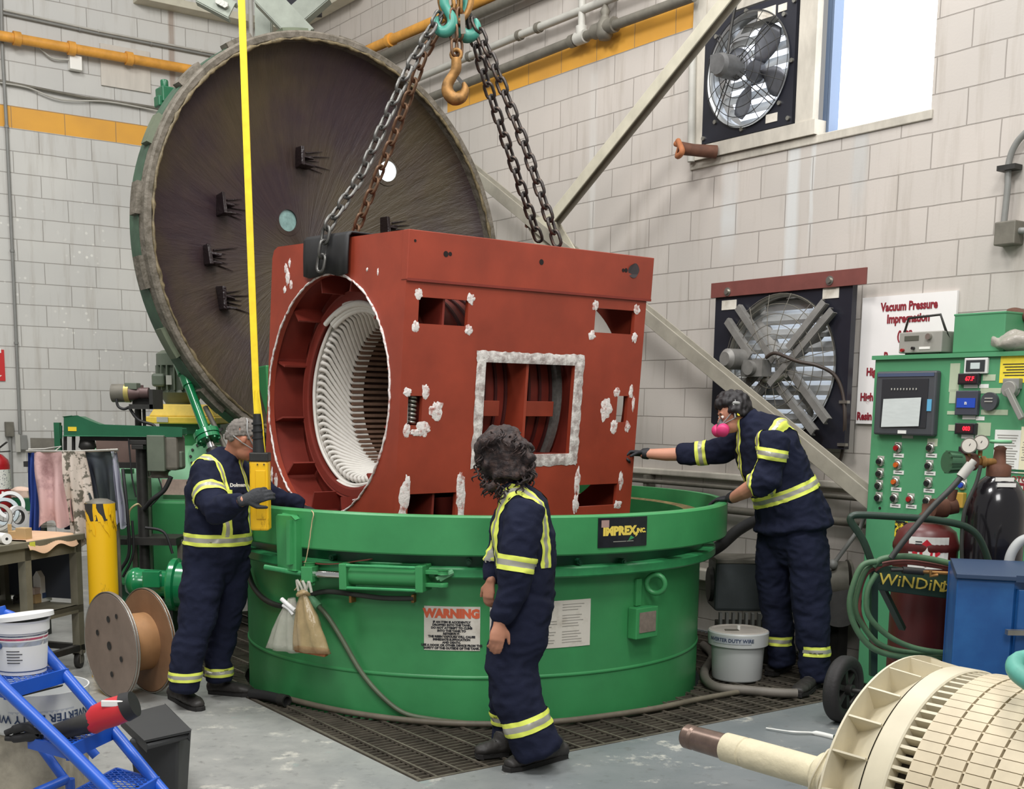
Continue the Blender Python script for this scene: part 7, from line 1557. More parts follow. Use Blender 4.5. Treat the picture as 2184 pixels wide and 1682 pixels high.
for j in range(n2 + 1):
    for i in range(n1 + 1):
        s = .05 + .5 * i / n1; d = -.035 + (.40 - .12 * (i / n1)) * j / n2 * (1 - .0 * i); q_ = T1 + td * s + tp_ * d; z = TZ + .004 + .006 * (1 + noise.noise(V((s * 9, d * 9, 1)))); 
        if j == 0: z = TZ - .05 - .02 * math.sin(i * .5) - .02 * (i / n1)
        if i == 0: d = max(d, .05)
        q_ = T1 + td * s + tp_ * d; vs.append(V((q_.x, q_.y, z)))
mb.add(vs, [(j * (n1 + 1) + i, j * (n1 + 1) + i + 1, (j + 1) * (n1 + 1) + i + 1, (j + 1) * (n1 + 1) + i) for j in range(n2) for i in range(n1)], True)
solo(mb, 'brown_paper', 'sheet of brown wrapping paper spread on the workbench and folding over its edge', 'paper', T1 + td * .35, wood)
def roll(label, x, y, R, r, w_, ax, m, z0=TZ, base=None):
    ax = V(ax).normalized(); c = on_bench(x, y, z0); up_ = R if abs(ax.z) < .5 else w_ / 2; c = V((c.x, c.y, z0 + up_ + .008)); mb = MB()
    mb.hl([(r, -w_ / 2), (R, -w_ / 2), (R, w_ / 2), (r, w_ / 2), (r, -w_ / 2)], c, ax, 36); o = thing('tape_roll', label, 'tape roll', c - Z * up_); mb.build('tape', m, o)
    mb = MB(); mb.hl([(r - .004, -w_ / 2), (r, -w_ / 2), (r, w_ / 2), (r - .004, w_ / 2), (r - .004, -w_ / 2)], c, ax, 30); mb.build('core', dark, o)
roll('white tape roll standing upright on the workbench right behind the kraft box', 38, 1128, .075, .05, .03, (.85, -.5, 0), plasticw)
roll('big white tape roll leaning at the back of the workbench pile', 24, 1108, .10, .075, .035, (.3, -.9, .15), plasticw)
roll('pale blue-white tape roll at the left edge of the workbench', 12, 1122, .095, .072, .035, (.2, -.95, .1), mat('pale_blue_tape', (206, 218, 222), .5))
roll('grey-white tape roll half cut off at the left picture edge on the workbench', -2, 1134, .09, .07, .03, (.2, -.95, .1), greyl)
o = thing('gauze_roll', 'small white bandage roll lying at the front left of the workbench', 'roll', on_bench(10, 1160)); c = on_bench(10, 1160) + Z * .034
mb = MB(); ad_ = V((.75, -.65, 0)).normalized(); mb.hl([(.008, 0), (.033, 0), (.033, -.2), (.008, -.2)], c + ad_ * .03, ad_, 28); mb.build('gauze', white, o); mb = MB(); mb.cyl(c + ad_ * .028, c + ad_ * .0305, .009); mb.build('core_hole', black, o)
c = on_bench(46, 1152); o = thing('cardboard_box', 'small open kraft cardboard box on the brown paper on the workbench', 'box', c + Z * .012)
kr = mat('kraft_cardboard', (190, 158, 112), .7, var=.06); rot_ = math.radians(-20); xa = V((math.cos(rot_), math.sin(rot_), 0)); ya_ = V((-math.sin(rot_), math.cos(rot_), 0))
mb = MB(); mb.box(c + Z * .045 + xa * .02, (.075, .06, .07), (xa, ya_, Z)); mb.box(c + Z * .035 - xa * .045, (.065, .06, .045), (xa, ya_, Z)); mb.box(c + Z * .075 - xa * .07 + ya_ * -.02, (.03, .004, .05), (xa, ya_, Z)); mb.build('carton', kr, o, bev=.003)
c = on_bench(100, 1126); o = thing('film_roll', 'flat roll of clear film with a white strip on the workbench', 'roll', c); mb = MB(); mb.hl([(.05, .0), (.085, 0), (.085, .02), (.05, .02), (.05, 0)], c + Z * .012, Z, 36); mb.build('film', bagm, o); mb = MB(); mb.prism([c + V((.05, -.03, .02)), c + V((.16, .02, .03)), c + V((.19, .0, .035)), c + V((.06, -.06, .02))], Z * .004); mb.build('white_strip', white, o)
c = on_bench(147, 1128); o = thing('black_cup', 'dark blue-black cup standing at the back right corner of the workbench', 'cup', c); mb = MB(); mb.hl([(0, 0), (.03, 0), (.034, .1), (.03, .1), (.027, .005)], c, Z, 28); mb.build('cup', mat('dark_blue_plastic', (44, 52, 74), .4), o)
c = on_bench(46, 1085, TZ); o = thing('folded_cloth', 'crumpled cream and pink cloth at the back of the workbench', 'cloth', c); mb = MB(); mb.box(c + Z * .12, (.16, .12, .05)); mb.sphere(c + Z * .14, .07, 20, 12, (1.2, .8, .5)); jitter(mb, .02, 14); mb.build('cloth', mat('cream_pink_cloth', (226, 196, 178), .8, bump=.5, bscale=20), o)
mb = MB(); mb.box(c + Z * .045, (.2, .14, .09)); solo(mb, 'plastic_tub', 'dark green tub under the crumpled cream cloth on the workbench', 'tub', c, greend, bev=.01)
c = on_bench(90, 1090, TZ); mb = MB(); mb.box(c + V((-.05, .05, .05)), (.24, .1, .1)); solo(mb, 'green_crate', 'dark green crate at the back of the workbench in front of the blue cloth', 'crate', c + V((-.05, .05, 0)), greend, bev=.006)
# extinguisher
c = on_bench(-3, 1090, TZ); o = thing('fire_extinguisher', 'red fire extinguisher with a white instruction label at the left edge', 'fire extinguisher', c); re_ = mat('extinguisher_red', (156, 26, 34), .3, coat=.3)
zs = Yd(-3, 975, c.y).z; rr_ = .1
mb = MB(); mb.lathe([(0, TZ), (rr_ * .96, TZ), (rr_, TZ + .02), (rr_, zs - .06), (rr_ * .9, zs - .02), (rr_ * .5, zs + .02), (.025, zs + .03), (.025, zs + .05)], V((c.x, c.y, 0)), Z, 36); mb.build('cylinder_body', re_, o)
mb = MB(); za, zb = Yd(0, 1000, c.y).z, Yd(0, 1042, c.y).z; mb.lathe([(rr_ + .001, zb), (rr_ + .001, za)], V((c.x, c.y, 0)), Z, 36); mb.build('instruction_label', mat('speckled_label', (222, 220, 212), .5, col2=(110, 112, 120), scale=60, th=(.56, .6)), o)
mb = MB(); p = V((c.x, c.y, zs + .05)); mb.bar(p, p + V((.1, -.02, .07)), .02, .008); mb.bar(p - Z * .01, p + V((.12, -.02, .0)), .02, .008); mb.cyl(p - Z * .02, p + Z * .03, .02); mb.build('squeeze_handle', dark, o)
mb = MB(); mb.box(V((c.x + .07, c.y - .075, zb - .03)), (.02, .004, .03)); mb.build('inspection_tag', white, o)
# under-shelf things
c = G(100, 1282, .43); o = thing('paper_carton', 'white carton with a dark blue label standing on the workbench shelf', 'carton', c)
mb = MB(); mb.hexa([c + td * s + tp_ * d + Z * z for z, k in ((0, 1), (.17, 1), ) for s, d in ((-.055, 0), (.055, 0), (.055, .06), (-.055, .06))]); mb.hexa([c + td * s + tp_ * d + Z * z for z, dd in ((.17, (0, .06)), (.21, (.027, .033))) for s, d in ((-.055, dd[0]), (.055, dd[0]), (.055, dd[1]), (-.055, dd[1]))]); cb__ = mb.build('carton_body', white, o, bev=.002)
mb = MB(); mb.box(c - tp_ * .002 + Z * .045 + td * -.0, (.09, .003, .035), (td, tp_, Z)); mb.build('blue_label', inkn, cb__)
c = G(76, 1285, .43); mb = MB(); mb.box(c + Z * .03, (.07, .06, .06), (td, tp_, Z)); solo(mb, 'cardboard_box', 'small kraft box on the workbench shelf left of the white carton', 'box', c, kr, bev=.003)
c = G(76, 1285, .43); mb = MB(); mb.box(c + Z * .08, (.09, .05, .05), (td, tp_, Z)); jitter(mb, .015, 18); solo(mb, 'crumpled_wrapper', 'crumpled pale wrapper on top of the small kraft box on the shelf', 'wrapper', c + Z * .06, mat('pale_wrapper', (206, 186, 176), .6), bev=.004)
random.seed(3)
for k, (x, y, s_, m_, lab_) in enumerate(((28, 1270, .05, greyl, 'grey clamp lying at the left of the workbench shelf'), (40, 1262, .05, dirt, 'dirty grey tool head on the workbench shelf'), (52, 1255, .055, dirt, 'round grey casting lying in the heap on the workbench shelf'), (62, 1248, .035, dark, 'dark fitting on top of the heap on the workbench shelf'), (45, 1285, .045, dark, 'black hand tool in front of the heap on the workbench shelf'))):
    c = G(x, y, .43); mb = MB(); mb.cyl(c + Z * .03 - td * s_, c + Z * .04 + td * s_, s_ * .55, s_ * .35, 14); mb.box(c + Z * .03 + td * s_ * .4, (s_, s_ * .9, .05), (td, tp_, Z)); mb.tube([c + Z * .03 + td * s_, c + Z * .05 + td * s_ * 2 - tp_ * .02, c + Z * .015 + td * s_ * 2.6 - tp_ * .04], .007); jitter(mb, .006, 30, k); solo(mb, 'hand_tool', lab_, 'tool', c, m_)
# ------------------------------------------------------------------ blue rolling ladder in the left foreground
A1, A2, A3 = Yd(140, 1440, 4.75), Yd(243, 1560, 4.6), Yd(335, 1672, 4.45)
B1_, B2_, B3_ = Yd(12, 1470, 4.45), Yd(145, 1597, 4.3), Yd(243, 1695, 4.15)
lad = thing('platform_ladder', 'bright blue tubular steel step ladder with expanded mesh treads in the left foreground', 'ladder', V((A3.x + .4, A3.y - .2, 0)))
dA = (A3 - A2).normalized(); fA = A3 + dA * (-A3.z / dA.z) ; dB = (B3_ - B2_).normalized(); fB = B3_ + dB * (-B3_.z / dB.z)
mb = MB(); mb.tube(catmull([Yd(-70, 1295, 4.9), Yd(0, 1307, 4.85), Yd(38, 1322, 4.83), Yd(68, 1350, 4.82), Yd(105, 1400, 4.79), A1, A2, A3], 6) + [fA + Z * .02], .0225, 14); mb.build('side_rail', bluep, lad)
mb = MB(); mb.tube([Yd(-70, 1385, 4.55), B1_, B2_, B3_, fB + Z * .02], .0245, 14); mb.build('side_rail', bluep, lad)
mb = MB(); mb.cyl(Yd(-5, 1295, 4.84), Yd(8, 1335, 4.84), .03); mb.build('rail_socket', bluep, lad)
run = V((-.62, .62, 0)).normalized()
run = ((A1 - A3)); run.z = 0; run.normalize()
meshm = bluep
for k, (pa, pb) in enumerate(((A1, B1_), (A2, B2_), (A3, B3_))):
    pb = V((pb.x, pb.y, pa.z)); tr = None; dp = .24
    wv = (pb - pa); mb = MB(); mb.bar(pa + wv * -.04, pb + wv * .02, .012, .055, Z); mb.bar(pa + run * dp, pb + run * dp, .01, .045, Z); mb.bar(pa, pa + run * dp, .01, .045, Z); mb.bar(pb, pb + run * dp, .01, .045, Z)
    tr = mb.build('tread_frame', bluep, lad)
    mb = MB(); NU, NV_ = 11, 9; L_ = wv.length; wd_ = wv.normalized()
    for i in range(NU):
        for j in range(NV_):
            u0_, v0_ = (i + (.5 if j % 2 else 0)) / NU, j / NV_
            def P_(u, v): return pa + wd_ * (L_ * min(max(u, 0), 1)) + run * (dp * min(max(v, 0), 1)) + Z * .02
            mb.bar(P_(u0_, v0_), P_(u0_ + .5 / NU, v0_ + 1 / NV_), .004, .003, Z); mb.bar(P_(u0_, v0_), P_(u0_ - .5 / NU, v0_ + 1 / NV_), .004, .003, Z)
    mb.build('expanded_mesh', bluep, tr)
bk = A2 + run * .42; bk0 = V((bk.x, bk.y, 0))
for (p, q_) in ((Yd(60, 1555, 4.75), Yd(140, 1665, 4.7)), (Yd(172, 1575, 4.8), Yd(205, 1612, 4.8))):
    mb = MB(); mb.cyl(p, q_, .019); mb.build('brace_tube', bluep, lad)
q_ = Yd(149, 1660, 4.7); mb = MB(); mb.cyl(q_, V((q_.x, q_.y, 0)), .019); mb.build('rear_leg', bluep, lad)
mb = MB(); mb.cyl(Yd(75, 1690, 4.6), Yd(145, 1660, 4.7), .019); mb.build('cross_tube', bluep, lad)
q_ = Yd(-10, 1480, 4.9); mb = MB(); mb.cyl(q_, V((q_.x, q_.y, 0)), .019); mb.build('rear_leg', bluep, lad)
# paint bucket on the top tread
bc = Yd(48, 1440, 4.72); bc.z = A1.z + .023; rb_ = .105
o = thing('paint_bucket', 'white plastic bucket with a printed label standing on the blue ladder', 'bucket', bc)
hb = Yd(48, 1318, 4.72).z - bc.z
mb = MB(); mb.hl([(0, 0), (rb_ * .88, 0), (rb_ * .98, hb * .78), (rb_ * 1.05, hb * .79), (rb_ * 1.06, hb * .96), (rb_ * 1.1, hb), (rb_ * 1.02, hb), (rb_ * .96, hb * .9), (0, hb * .88)], bc, Z, 44); mb.build('bucket_body', plasticw, o)
mb = MB(); mb.hl([(0, .0), (rb_ * 1.12, 0), (rb_ * 1.14, -.012), (rb_ * 1.14, .006), (0, .012)], bc + Z * (hb + .012) + V((.01, 0, .0)), (V((-.12, .05, 1))), 44); mb.build('tilted_lid', plasticw, o)
def band_(z0, z1, m_, a0=-PI, a1=0., nm='label'):
    mb = MB(); k0 = .88 + .1 * z0 / .78; k1 = .88 + .1 * z1 / .78; mb.lathe([(rb_ * k0 + .0012, z0 * hb), (rb_ * k1 + .0012, z1 * hb)], bc, Z, 36, a0=0, a1=2 * PI); return mb.build(nm, m_, o)
band_(.08, .74, paper); band_(.72, .745, inkn, nm='navy_stripe'); band_(.655, .695, mat('pink_stripe', (206, 78, 110), .5), nm='pink_stripe'); band_(.06, .08, inkn, nm='navy_stripe'); band_(.54, .63, mat('pale_blue_stripe', (196, 206, 222), .5), nm='pale_stripe')
for k in range(5):
    mb = MB(); z = hb * (.46 - .055 * k); r2 = rb_ * (.88 + .1 * (.46 - .055 * k) / .78) + .002; pts = [V((bc.x + r2 * math.cos(t), bc.y + r2 * math.sin(t), z + bc.z)) for t in [-1.75 + .1 * i for i in range(6 + k % 2)]]; mb.tube(pts, .0018, 4); mb.build('print_line', inkb, o)
mb = MB(); z = hb * .56; mb.cyl(V((bc.x - .045, bc.y - .094, bc.z + z)), V((bc.x - .046, bc.y - .0975, bc.z + z)), .012, seg=20); mb.build('round_mark', inkn, o)
# inverted pail collar used as a tray
tc_ = Yd(85, 1545, 4.95); o = thing('plastic_tray', 'upturned translucent pail collar with inverted lettering, holding metal sticks', 'tray', tc_); Rt = .205; ht = .17
mb = MB(); mb.hl([(0, 0), (Rt * .93, 0), (Rt * .96, .012), (Rt, ht), (Rt * .97, ht), (Rt * .93, .02), (0, .01)], tc_, Z, 56); mb.build('tray_body', plastict, o)
mb = MB(); vs = []; R_ = Rt * .985
for i in range(15): a0 = dg(tc_) + .62 - 1.35 * i / 14; vs += [V((tc_.x - (R_ - .006) * math.sin(a0), tc_.y - (R_ - .006) * math.cos(a0), tc_.z + .045)), V((tc_.x - R_ * math.sin(a0), tc_.y - R_ * math.cos(a0), tc_.z + .105))]
mb.add(vs, [(2 * i, 2 * i + 2, 2 * i + 3, 2 * i + 1) for i in range(14)]); mb.build('label', mat('grey_label', (176, 180, 186), .5), o)
pail_text(o, tc_, R_ + .002, tc_.z + .075, 'INVERTER DUTY WIRE', .047, inkn, flip=-1, a0=-.05)
q_ = tc_; mb = MB(); mb.box(V((q_.x, q_.y, q_.z / 2)), (.3, .3, q_.z - .001)); solo(mb, 'wooden_crate', 'pale dusty crate under the translucent tray behind the blue ladder', 'crate', V((q_.x, q_.y, 0)), mat('dusty_pale_crate', (176, 168, 150), .8, col2=(132, 126, 112), scale=6), bev=.006)
for k, (dx, dy, an) in enumerate(((-.02, -.02, .35), (.0, .02, .5), (.03, -.01, .2))):
    c = tc_ + V((dx, dy - .06, .15 + .006 * k)); d_ = V((math.cos(an), math.sin(an) * .4, .25)).normalized(); mb = MB(); mb.bar(c - d_ * .1, c + d_ * .1, .018, .006, Z); solo(mb, 'metal_stick', ['lowest', 'middle', 'topmost'][k] + ' of the short dark metal sticks lying in the translucent tray', 'stick', c, dark, group='metal sticks in the tray')
# red crimping tool on the middle tread
o = thing('crimping_tool', 'red and black battery crimping tool lying across the blue ladder tread', 'tool', Yd(170, 1560, 4.4))
ty = 4.42
mb = MB(); mb.loft([(Yd(195, 1545, ty), .042, .038), (Yd(210, 1530, ty), .052, .045), (Yd(240, 1518, ty), .056, .05), (Yd(268, 1508, ty), .052, .05)], Z, 20); mb.build('red_body', mat('tool_red', (196, 44, 50), .4), o)
mb = MB(); mb.cyl(Yd(266, 1508, ty), Yd(287, 1500, ty), .056, .05, 24); mb.build('black_end_cap', black, o)
mb = MB(); mb.box(Yd(240, 1500, ty - .04), (.085, .01, .025)); mb.build('white_label', white, o, bev=.004)
mb = MB(); mb.loft([(Yd(110, 1562, ty), .028, .028), (Yd(150, 1552, ty), .036, .034), (Yd(200, 1538, ty), .042, .04)], Z, 16); mb.build('black_barrel', dark, o)
mb = MB(); mb.box(Yd(85, 1555, ty), (.045, .03, .035)); mb.build('neck_bolt', steel, o, bev=.005)
for s in (-1, 1): mb = MB(); mb.tube(catmull([Yd(88, 1565, ty), Yd(60, 1560 + 10 * s, ty), Yd(30, 1565 + 9 * s, ty), Yd(12, 1568 + 5 * s, ty)], 5), [.022] * 6 + [.018] * 5 + [.012] * 5); mb.build('jaw', black, o)
mb = MB(); mb.cyl(Yd(100, 1600, ty + .02), Yd(160, 1575, ty + .02), .014); mb.build('side_lever', dark, o)
# black bin with a loose lid
bn = Yd(332, 1560, 5.1); o = thing('waste_bin', 'black plastic bin with a loose dark board on top beside the blue ladder', 'bin', V((bn.x, 5.15, 0)))
gb = mat('dark_grey_plastic', (52, 53, 54), .6, var=.06); hzb = Yd(330, 1575, 5.1).z
mb = MB(); P = [V((bn.x + x * k, 5.18 + y * k, z)) for z, k in ((0, .8), (hzb, 1.)) for x, y in ((-.115, -.1), (.105, -.1), (.105, .12), (-.115, .12))]; mb.hexa(P); mb.build('bin_body', gb, o, bev=.012)
mb = MB(); pl4 = [G(250, 1532, hzb + .03), G(309, 1584, hzb + .03), G(408, 1562, hzb + .03), G(352, 1506, hzb + .03)]; mb.prism(pl4, Z * .012); mb.build('loose_board', gb, o, bev=.003)
mb = MB(); pl5 = [G(258, 1545, hzb), G(312, 1600, hzb), G(404, 1576, hzb), G(352, 1520, hzb)]; mb.prism(pl5, Z * .025); mb.build('bin_rim', gb, o, bev=.008)
# ------------------------------------------------------------------ people
def wrinkle(amp, seed, sc=7.):
    def f(p, n):
        q = V((p.x * sc + seed, p.y * sc, p.z * sc * 1.5)); a = noise.noise(q); b = 1 - abs(noise.noise(q * 1.9 + V((7, 1, 3)))) * 2
        return amp * (a * .8 + b * .45)
    return f
def hand(mb, wr, d, pn, s=1., curl=.5, thumb=1, spread=.1):
    """palm and five fingers; d = towards the knuckles, pn = palm normal, thumb = side (+1 / -1)"""
    d = V(d).normalized(); pn = V(pn); pn = (pn - d * pn.dot(d)).normalized(); sd = d.cross(pn) * thumb
    mb.loft([(wr - d * .03 * s, .019 * s, .027 * s), (wr + d * .02 * s, .018 * s, .032 * s), (wr + d * .055 * s, .017 * s, .042 * s), (wr + d * .088 * s, .013 * s, .040 * s)], pn, 14, .5)
    for k, (off, ln, r) in enumerate(((.030, .92, .0092), (.0105, 1., .0095), (-.0095, .95, .0092), (-.029, .76, .0082))):
        p = wr + d * (.086 - .004 * abs(k - 1)) * s + sd * off * s; q = d + sd * (off * spread * 10 * .3); q.normalize(); ax = q.cross(pn).normalized(); st = [(p - d * .02 * s, r * s, r * s), (p, r * s * 1.08, r * s * 1.08)]
        for L_, c_ in ((.040, curl * .8), (.026, curl), (.021, curl * .8)):
            q = Quaternion(ax, c_ + .08 * k * curl) @ q; p = p + q * L_ * ln * s; st.append((p, r * s * .95, r * s * .95))
        mb.loft(st, pn, 8, .7)
    p = wr + d * .022 * s + sd * .026 * s; t1 = (sd * .75 + d * .65 + pn * .35 * curl).normalized(); t2 = (sd * .3 + d * .9 + pn * .6 * curl).normalized()
    mb.loft([(p - t1 * .01, .014 * s, .014 * s), (p + t1 * .034 * s, .0115 * s, .0115 * s), (p + t1 * .034 * s + t2 * .03 * s, .0105 * s, .0105 * s), (p + t1 * .034 * s + t2 * .052 * s, .0085 * s, .0085 * s)], pn, 8, .7)
def head(mb, c, f, u, s=1.):
    f = V(f).normalized(); u = (V(u) - f * V(u).dot(f)).normalized(); r = f.cross(u); ax = (r, f, u)
    mb.sphere(c + u * .022 * s - f * .01 * s, .1 * s, 20, 14, (.76, .95, .98), ax); mb.sphere(c - u * .045 * s + f * .028 * s, .07 * s, 16, 12, (.82, .86, 1.0), ax)
    mb.sphere(c - u * .088 * s + f * .058 * s, .028 * s, 10, 8, (1.1, .9, .75), ax)
    mb.loft([(c + u * .012 * s + f * .082 * s, .009 * s, .008 * s), (c - u * .018 * s + f * .104 * s, .013 * s, .012 * s), (c - u * .03 * s + f * .098 * s, .010 * s, .017 * s)], f, 8)
    mb.sphere(c + u * .03 * s + f * .078 * s, .02 * s, 10, 6, (2.4, .6, .5), ax)
    mb.sphere(c - u * .058 * s + f * .082 * s, .016 * s, 10, 6, (1.5, .6, .6), ax)
    for k in (-1, 1):
        e = c + r * .076 * s * k - u * .005 * s - f * .01 * s; mb.loft([(e - u * .02 * s, .011 * s, .007 * s), (e + r * .008 * k * s, .017 * s, .008 * s), (e + u * .022 * s + r * .010 * k * s, .014 * s, .007 * s)], f, 10)
    return r, f, u
def hair(c, ax, s, test, rad, ex, seed, vox=.012, amp=.006, sc=40, m=None, extra=None, parent=None, name='hair'):
    r, f, u = ax; mb = MB(); random.seed(seed); n = 260
    for i in range(n):
        z = 1 - 2 * (i + .5) / n; t = i * 2.39996; q = math.sqrt(1 - z * z); dv = V((q * math.cos(t), q * math.sin(t), z))
        if not test(dv.x, dv.y, dv.z): continue
        p = c + u * .022 * s - f * .01 * s + (r * dv.x * .076 + f * dv.y * .095 + u * dv.z * .098) * s * ex; mb.sphere(p + noise.noise_vector(p * 30) * rad * .4, rad * (.8 + .5 * random.random()), 8, 6)
    if extra: extra(mb)
    return mesh_part(name, organic(mb, vox, 1, lambda p, n_: amp * noise.noise(V((p.x * sc, p.y * sc, p.z * sc * .6)))), m, parent)
def boots(par, heel, toe, w_=.05, lift=0., up=None, h=.13, name='boot'):
    d = (toe - heel); L_ = d.length; d.normalize(); z = Z * 1.
    def P_(t, hh): return heel + d * (L_ * t) + z * hh
    mb = MB(); mb.loft([(P_(.02, .045), .04, w_ * .78), (P_(.3, .05), .042, w_ * .8), (P_(.6, .045), .038, w_ * .95), (P_(.82, .04), .032, w_), (P_(.96, .034), .024, w_ * .72)], Z, 16); a_ = up or (P_(.2, .2)); mb.loft([(P_(.2, .04), .05, .045), (P_(.18, .09), .052, .046), (a_, .055, .05)], d, 14, .3)
    b_ = mesh_part(name, organic(mb, .008, 2, lambda p, n: .0025 * noise.noise(p * 45)), boot, par)
    sd = d.cross(Z); mb = MB(); o_ = [(0, -.6), (.3, -.72), (.62, -.9), (.85, -.95), (1.0, -.6), (1.03, 0), (1.0, .6), (.85, .95), (.62, .9), (.3, .72), (0, .6), (-.03, 0)]
    mb.prism([P_(t, .002) + sd * w_ * k for t, k in o_], Z * .022); mb.build('sole', sole, b_, bev=.003)
    mb = MB()
    for k in range(4): t = .42 + .09 * k; q = P_(t, .083 - .012 * k); mb.tube([q - sd * .025, q + Z * .006, q + sd * .025 + d * .01], .003, 5)
    mb.build('laces', dark, b_)
def tapes(cov, par, c, ax, half, keep, cols=None, name='reflective_band'):
    ax = V(ax).normalized(); first = None
    for lo, hi, m_ in ((-half, -half * .38, hiviz), (-half * .38, half * .38, silver), (half * .38, half, hiviz)):
        bm = bmesh.new(); bm.from_mesh(cov)
        bmesh.ops.delete(bm, geom=[f for f in bm.faces if abs((f.calc_center_median() - c).dot(ax)) > half * 2.2 or not keep(f.calc_center_median())], context='FACES')
        if not bm.faces: bm.free(); continue
        bmesh.ops.bisect_plane(bm, geom=bm.verts[:] + bm.edges[:] + bm.faces[:], plane_co=c + ax * lo, plane_no=-ax, clear_outer=True)
        bmesh.ops.bisect_plane(bm, geom=bm.verts[:] + bm.edges[:] + bm.faces[:], plane_co=c + ax * hi, plane_no=ax, clear_outer=True)
        if not bm.faces: bm.free(); continue
        for v in bm.verts: v.co = v.co + v.normal * .0045
        me = bpy.data.meshes.new(name); bm.to_mesh(me); bm.free()
        o = mesh_part(name if first is None else 'tape_strip', me, m_, first or par); first = first or o
    return first
def person(label, base, cov_parts, hint, skin_fn, sm, wr_seed, vox=.011, amp=.016):
    o = thing('person', label, 'person', base)
    mb = MB()
    for st in cov_parts: mb.loft([(p, a, b) for p, a, b in st[0]], st[1], 18, st[2] if len(st) > 2 else .5)
    cov = organic(mb, vox, 4, wrinkle(amp, wr_seed)); keep = cov.copy()
    mb = MB(); skin_fn(mb)
    for st in cov_parts: mb.loft([(p, a * .55, b * .55) for p, a, b in st[0]], st[1], 12)
    me = organic(mb, .0065, 2); mesh_part('body', me, sm, o)
    mesh_part('coverall', cov, navy, o)
    return o, keep
def arm_(pts, hint=(0, 0, 1)): return ([(p, r, r * .92) for p, r in pts], hint, .35)
P = lambda x, y, Y: Yd(x, y, Y)
def respirator(par, c, ax, s, side):
    r, f, u = ax; n0 = c - u * .045 * s + f * .10 * s
    mb = MB(); mb.loft([(n0 + u * .04 * s - f * .01 * s, .014, .016), (n0, .03, .036), (n0 - u * .04 * s - f * .01, .028, .032)], f, 14); b_ = mesh_part('respirator_mask', organic(mb, .006, 2), mat('grey_mask_rubber', (96, 98, 100), .6), par)
    for k in (-1, 1):
        q = n0 + r * .035 * k - u * .018; d_ = (r * k * .8 + f * .5 - u * .2).normalized(); mb = MB(); mb.lathe([(0, .05), (.034, .048), (.04, .038), (.042, .012), (.036, .0), (0, 0)], q, d_, 24); mb.build('pink_filter_disc', pinkm, b_)
    mb = MB(); mb.tube(catmull([n0 + r * .03 + u * .01, c + r * .082 * s - u * .02 * s, c + r * .06 * s - f * .075 * s - u * .0 * s, c - f * .112 * s + u * .01, c - r * .06 * s - f * .075 * s, c - r * .082 * s - u * .02 * s, n0 - r * .03 + u * .01], 6), .004, 6); mb.tube(catmull([n0 + r * .03 + u * .01, c + r * .088 * s + u * .04 * s, c + r * .05 * s + u * .115 * s - f * .03 * s, c - r * .05 * s + u * .115 * s - f * .03 * s, c - r * .088 * s + u * .04 * s, n0 - r * .03 + u * .01], 6), .0045, 6); mb.build('head_strap', mat('grey_strap', (150, 150, 148), .6), b_)
    return b_
def eyes(par, c, ax, s):
    r, f, u = ax
    for k in (-1, 1):
        e = c + r * .031 * k * s + f * .079 * s + u * .008 * s; mb = MB(); mb.sphere(e, .0105 * s, 12, 8); e_ = mb.build('eye', white, par); mb = MB(); mb.sphere(e + f * .008 * s, .0065 * s, 10, 6); mb.build('iris', mat('dark_iris', (40, 26, 20), .2), e_)
        mb = MB(); mb.tube([e + u * .022 * s - r * .016 * s + f * .004, e + u * .026 * s + f * .008, e + u * .021 * s + r * .016 * s + f * .004], .0035, 5); mb.build('eyebrow', mat('dark_brow', (40, 32, 28), .8), par)
# --- bending person at the left holding the pendant
yo = -.08
Lf = V((.86, -.5, 0)).normalized(); hc = P(519, 938, 7.08 + yo); hf = V((.82, .30, -.38)); hu = V((.3, .1, 1))
lsh, rsh = P(497, 998, 7.3 + yo), P(440, 1005, 6.95 + yo)
cp_ = [([(P(455, 1215, 7.08 + yo), .14, .17), (P(464, 1172, 7.05 + yo), .17, .2), (P(466, 1120, 7.05 + yo), .168, .2), (P(466, 1050, 7.06 + yo), .165, .205), (P(470, 1003, 7.1 + yo), .13, .185), (P(484, 975, 7.12 + yo), .075, .10)], Lf),
       ([(P(480, 985, 7.12 + yo), .085, .095), (P(492, 965, 7.12 + yo), .076, .08)], Lf, .1),
       arm_([(rsh, .095), (P(446, 1050, 6.86 + yo), .09), (P(462, 1088, 6.76 + yo), .082), (P(490, 1078, 6.68 + yo), .066), (P(512, 1070, 6.62 + yo), .052)]),
       arm_([(lsh, .09), (P(545, 1035, 7.4 + yo), .075), (P(592, 1062, 7.42 + yo), .062), (P(640, 1079, 7.5 + yo), .052)]),
       arm_([(P(440, 1195, 7.0 + yo), .135), (P(428, 1270, 6.95 + yo), .122), (P(415, 1340, 6.92 + yo), .104), (P(398, 1410, 6.9 + yo), .092), (P(391, 1468, 6.88 + yo), .088)], Lf),
       arm_([(P(490, 1195, 7.14 + yo), .13), (P(486, 1280, 7.16 + yo), .108), (P(474, 1350, 7.2 + yo), .09), (P(466, 1400, 7.2 + yo), .082), (P(466, 1447, 7.2 + yo), .08)], Lf)]
ax_h = [None]
def skL(mb):
    ax_h[0] = head(mb, hc, hf, hu, .97); mb.loft([(P(483, 990, 7.12 + yo), .056, .058), (P(500, 962, 7.1 + yo), .054, .054), (hc - V(hf).normalized() * .03, .055, .055)], Lf, 14)
    mb.loft([(P(500, 1074, 6.65 + yo), .034, .034), (P(520, 1067, 6.6 + yo), .03, .03)], Z, 10); mb.loft([(P(630, 1076, 7.5 + yo), .034, .034), (P(640, 1080, 7.5 + yo), .03, .03)], Z, 10)
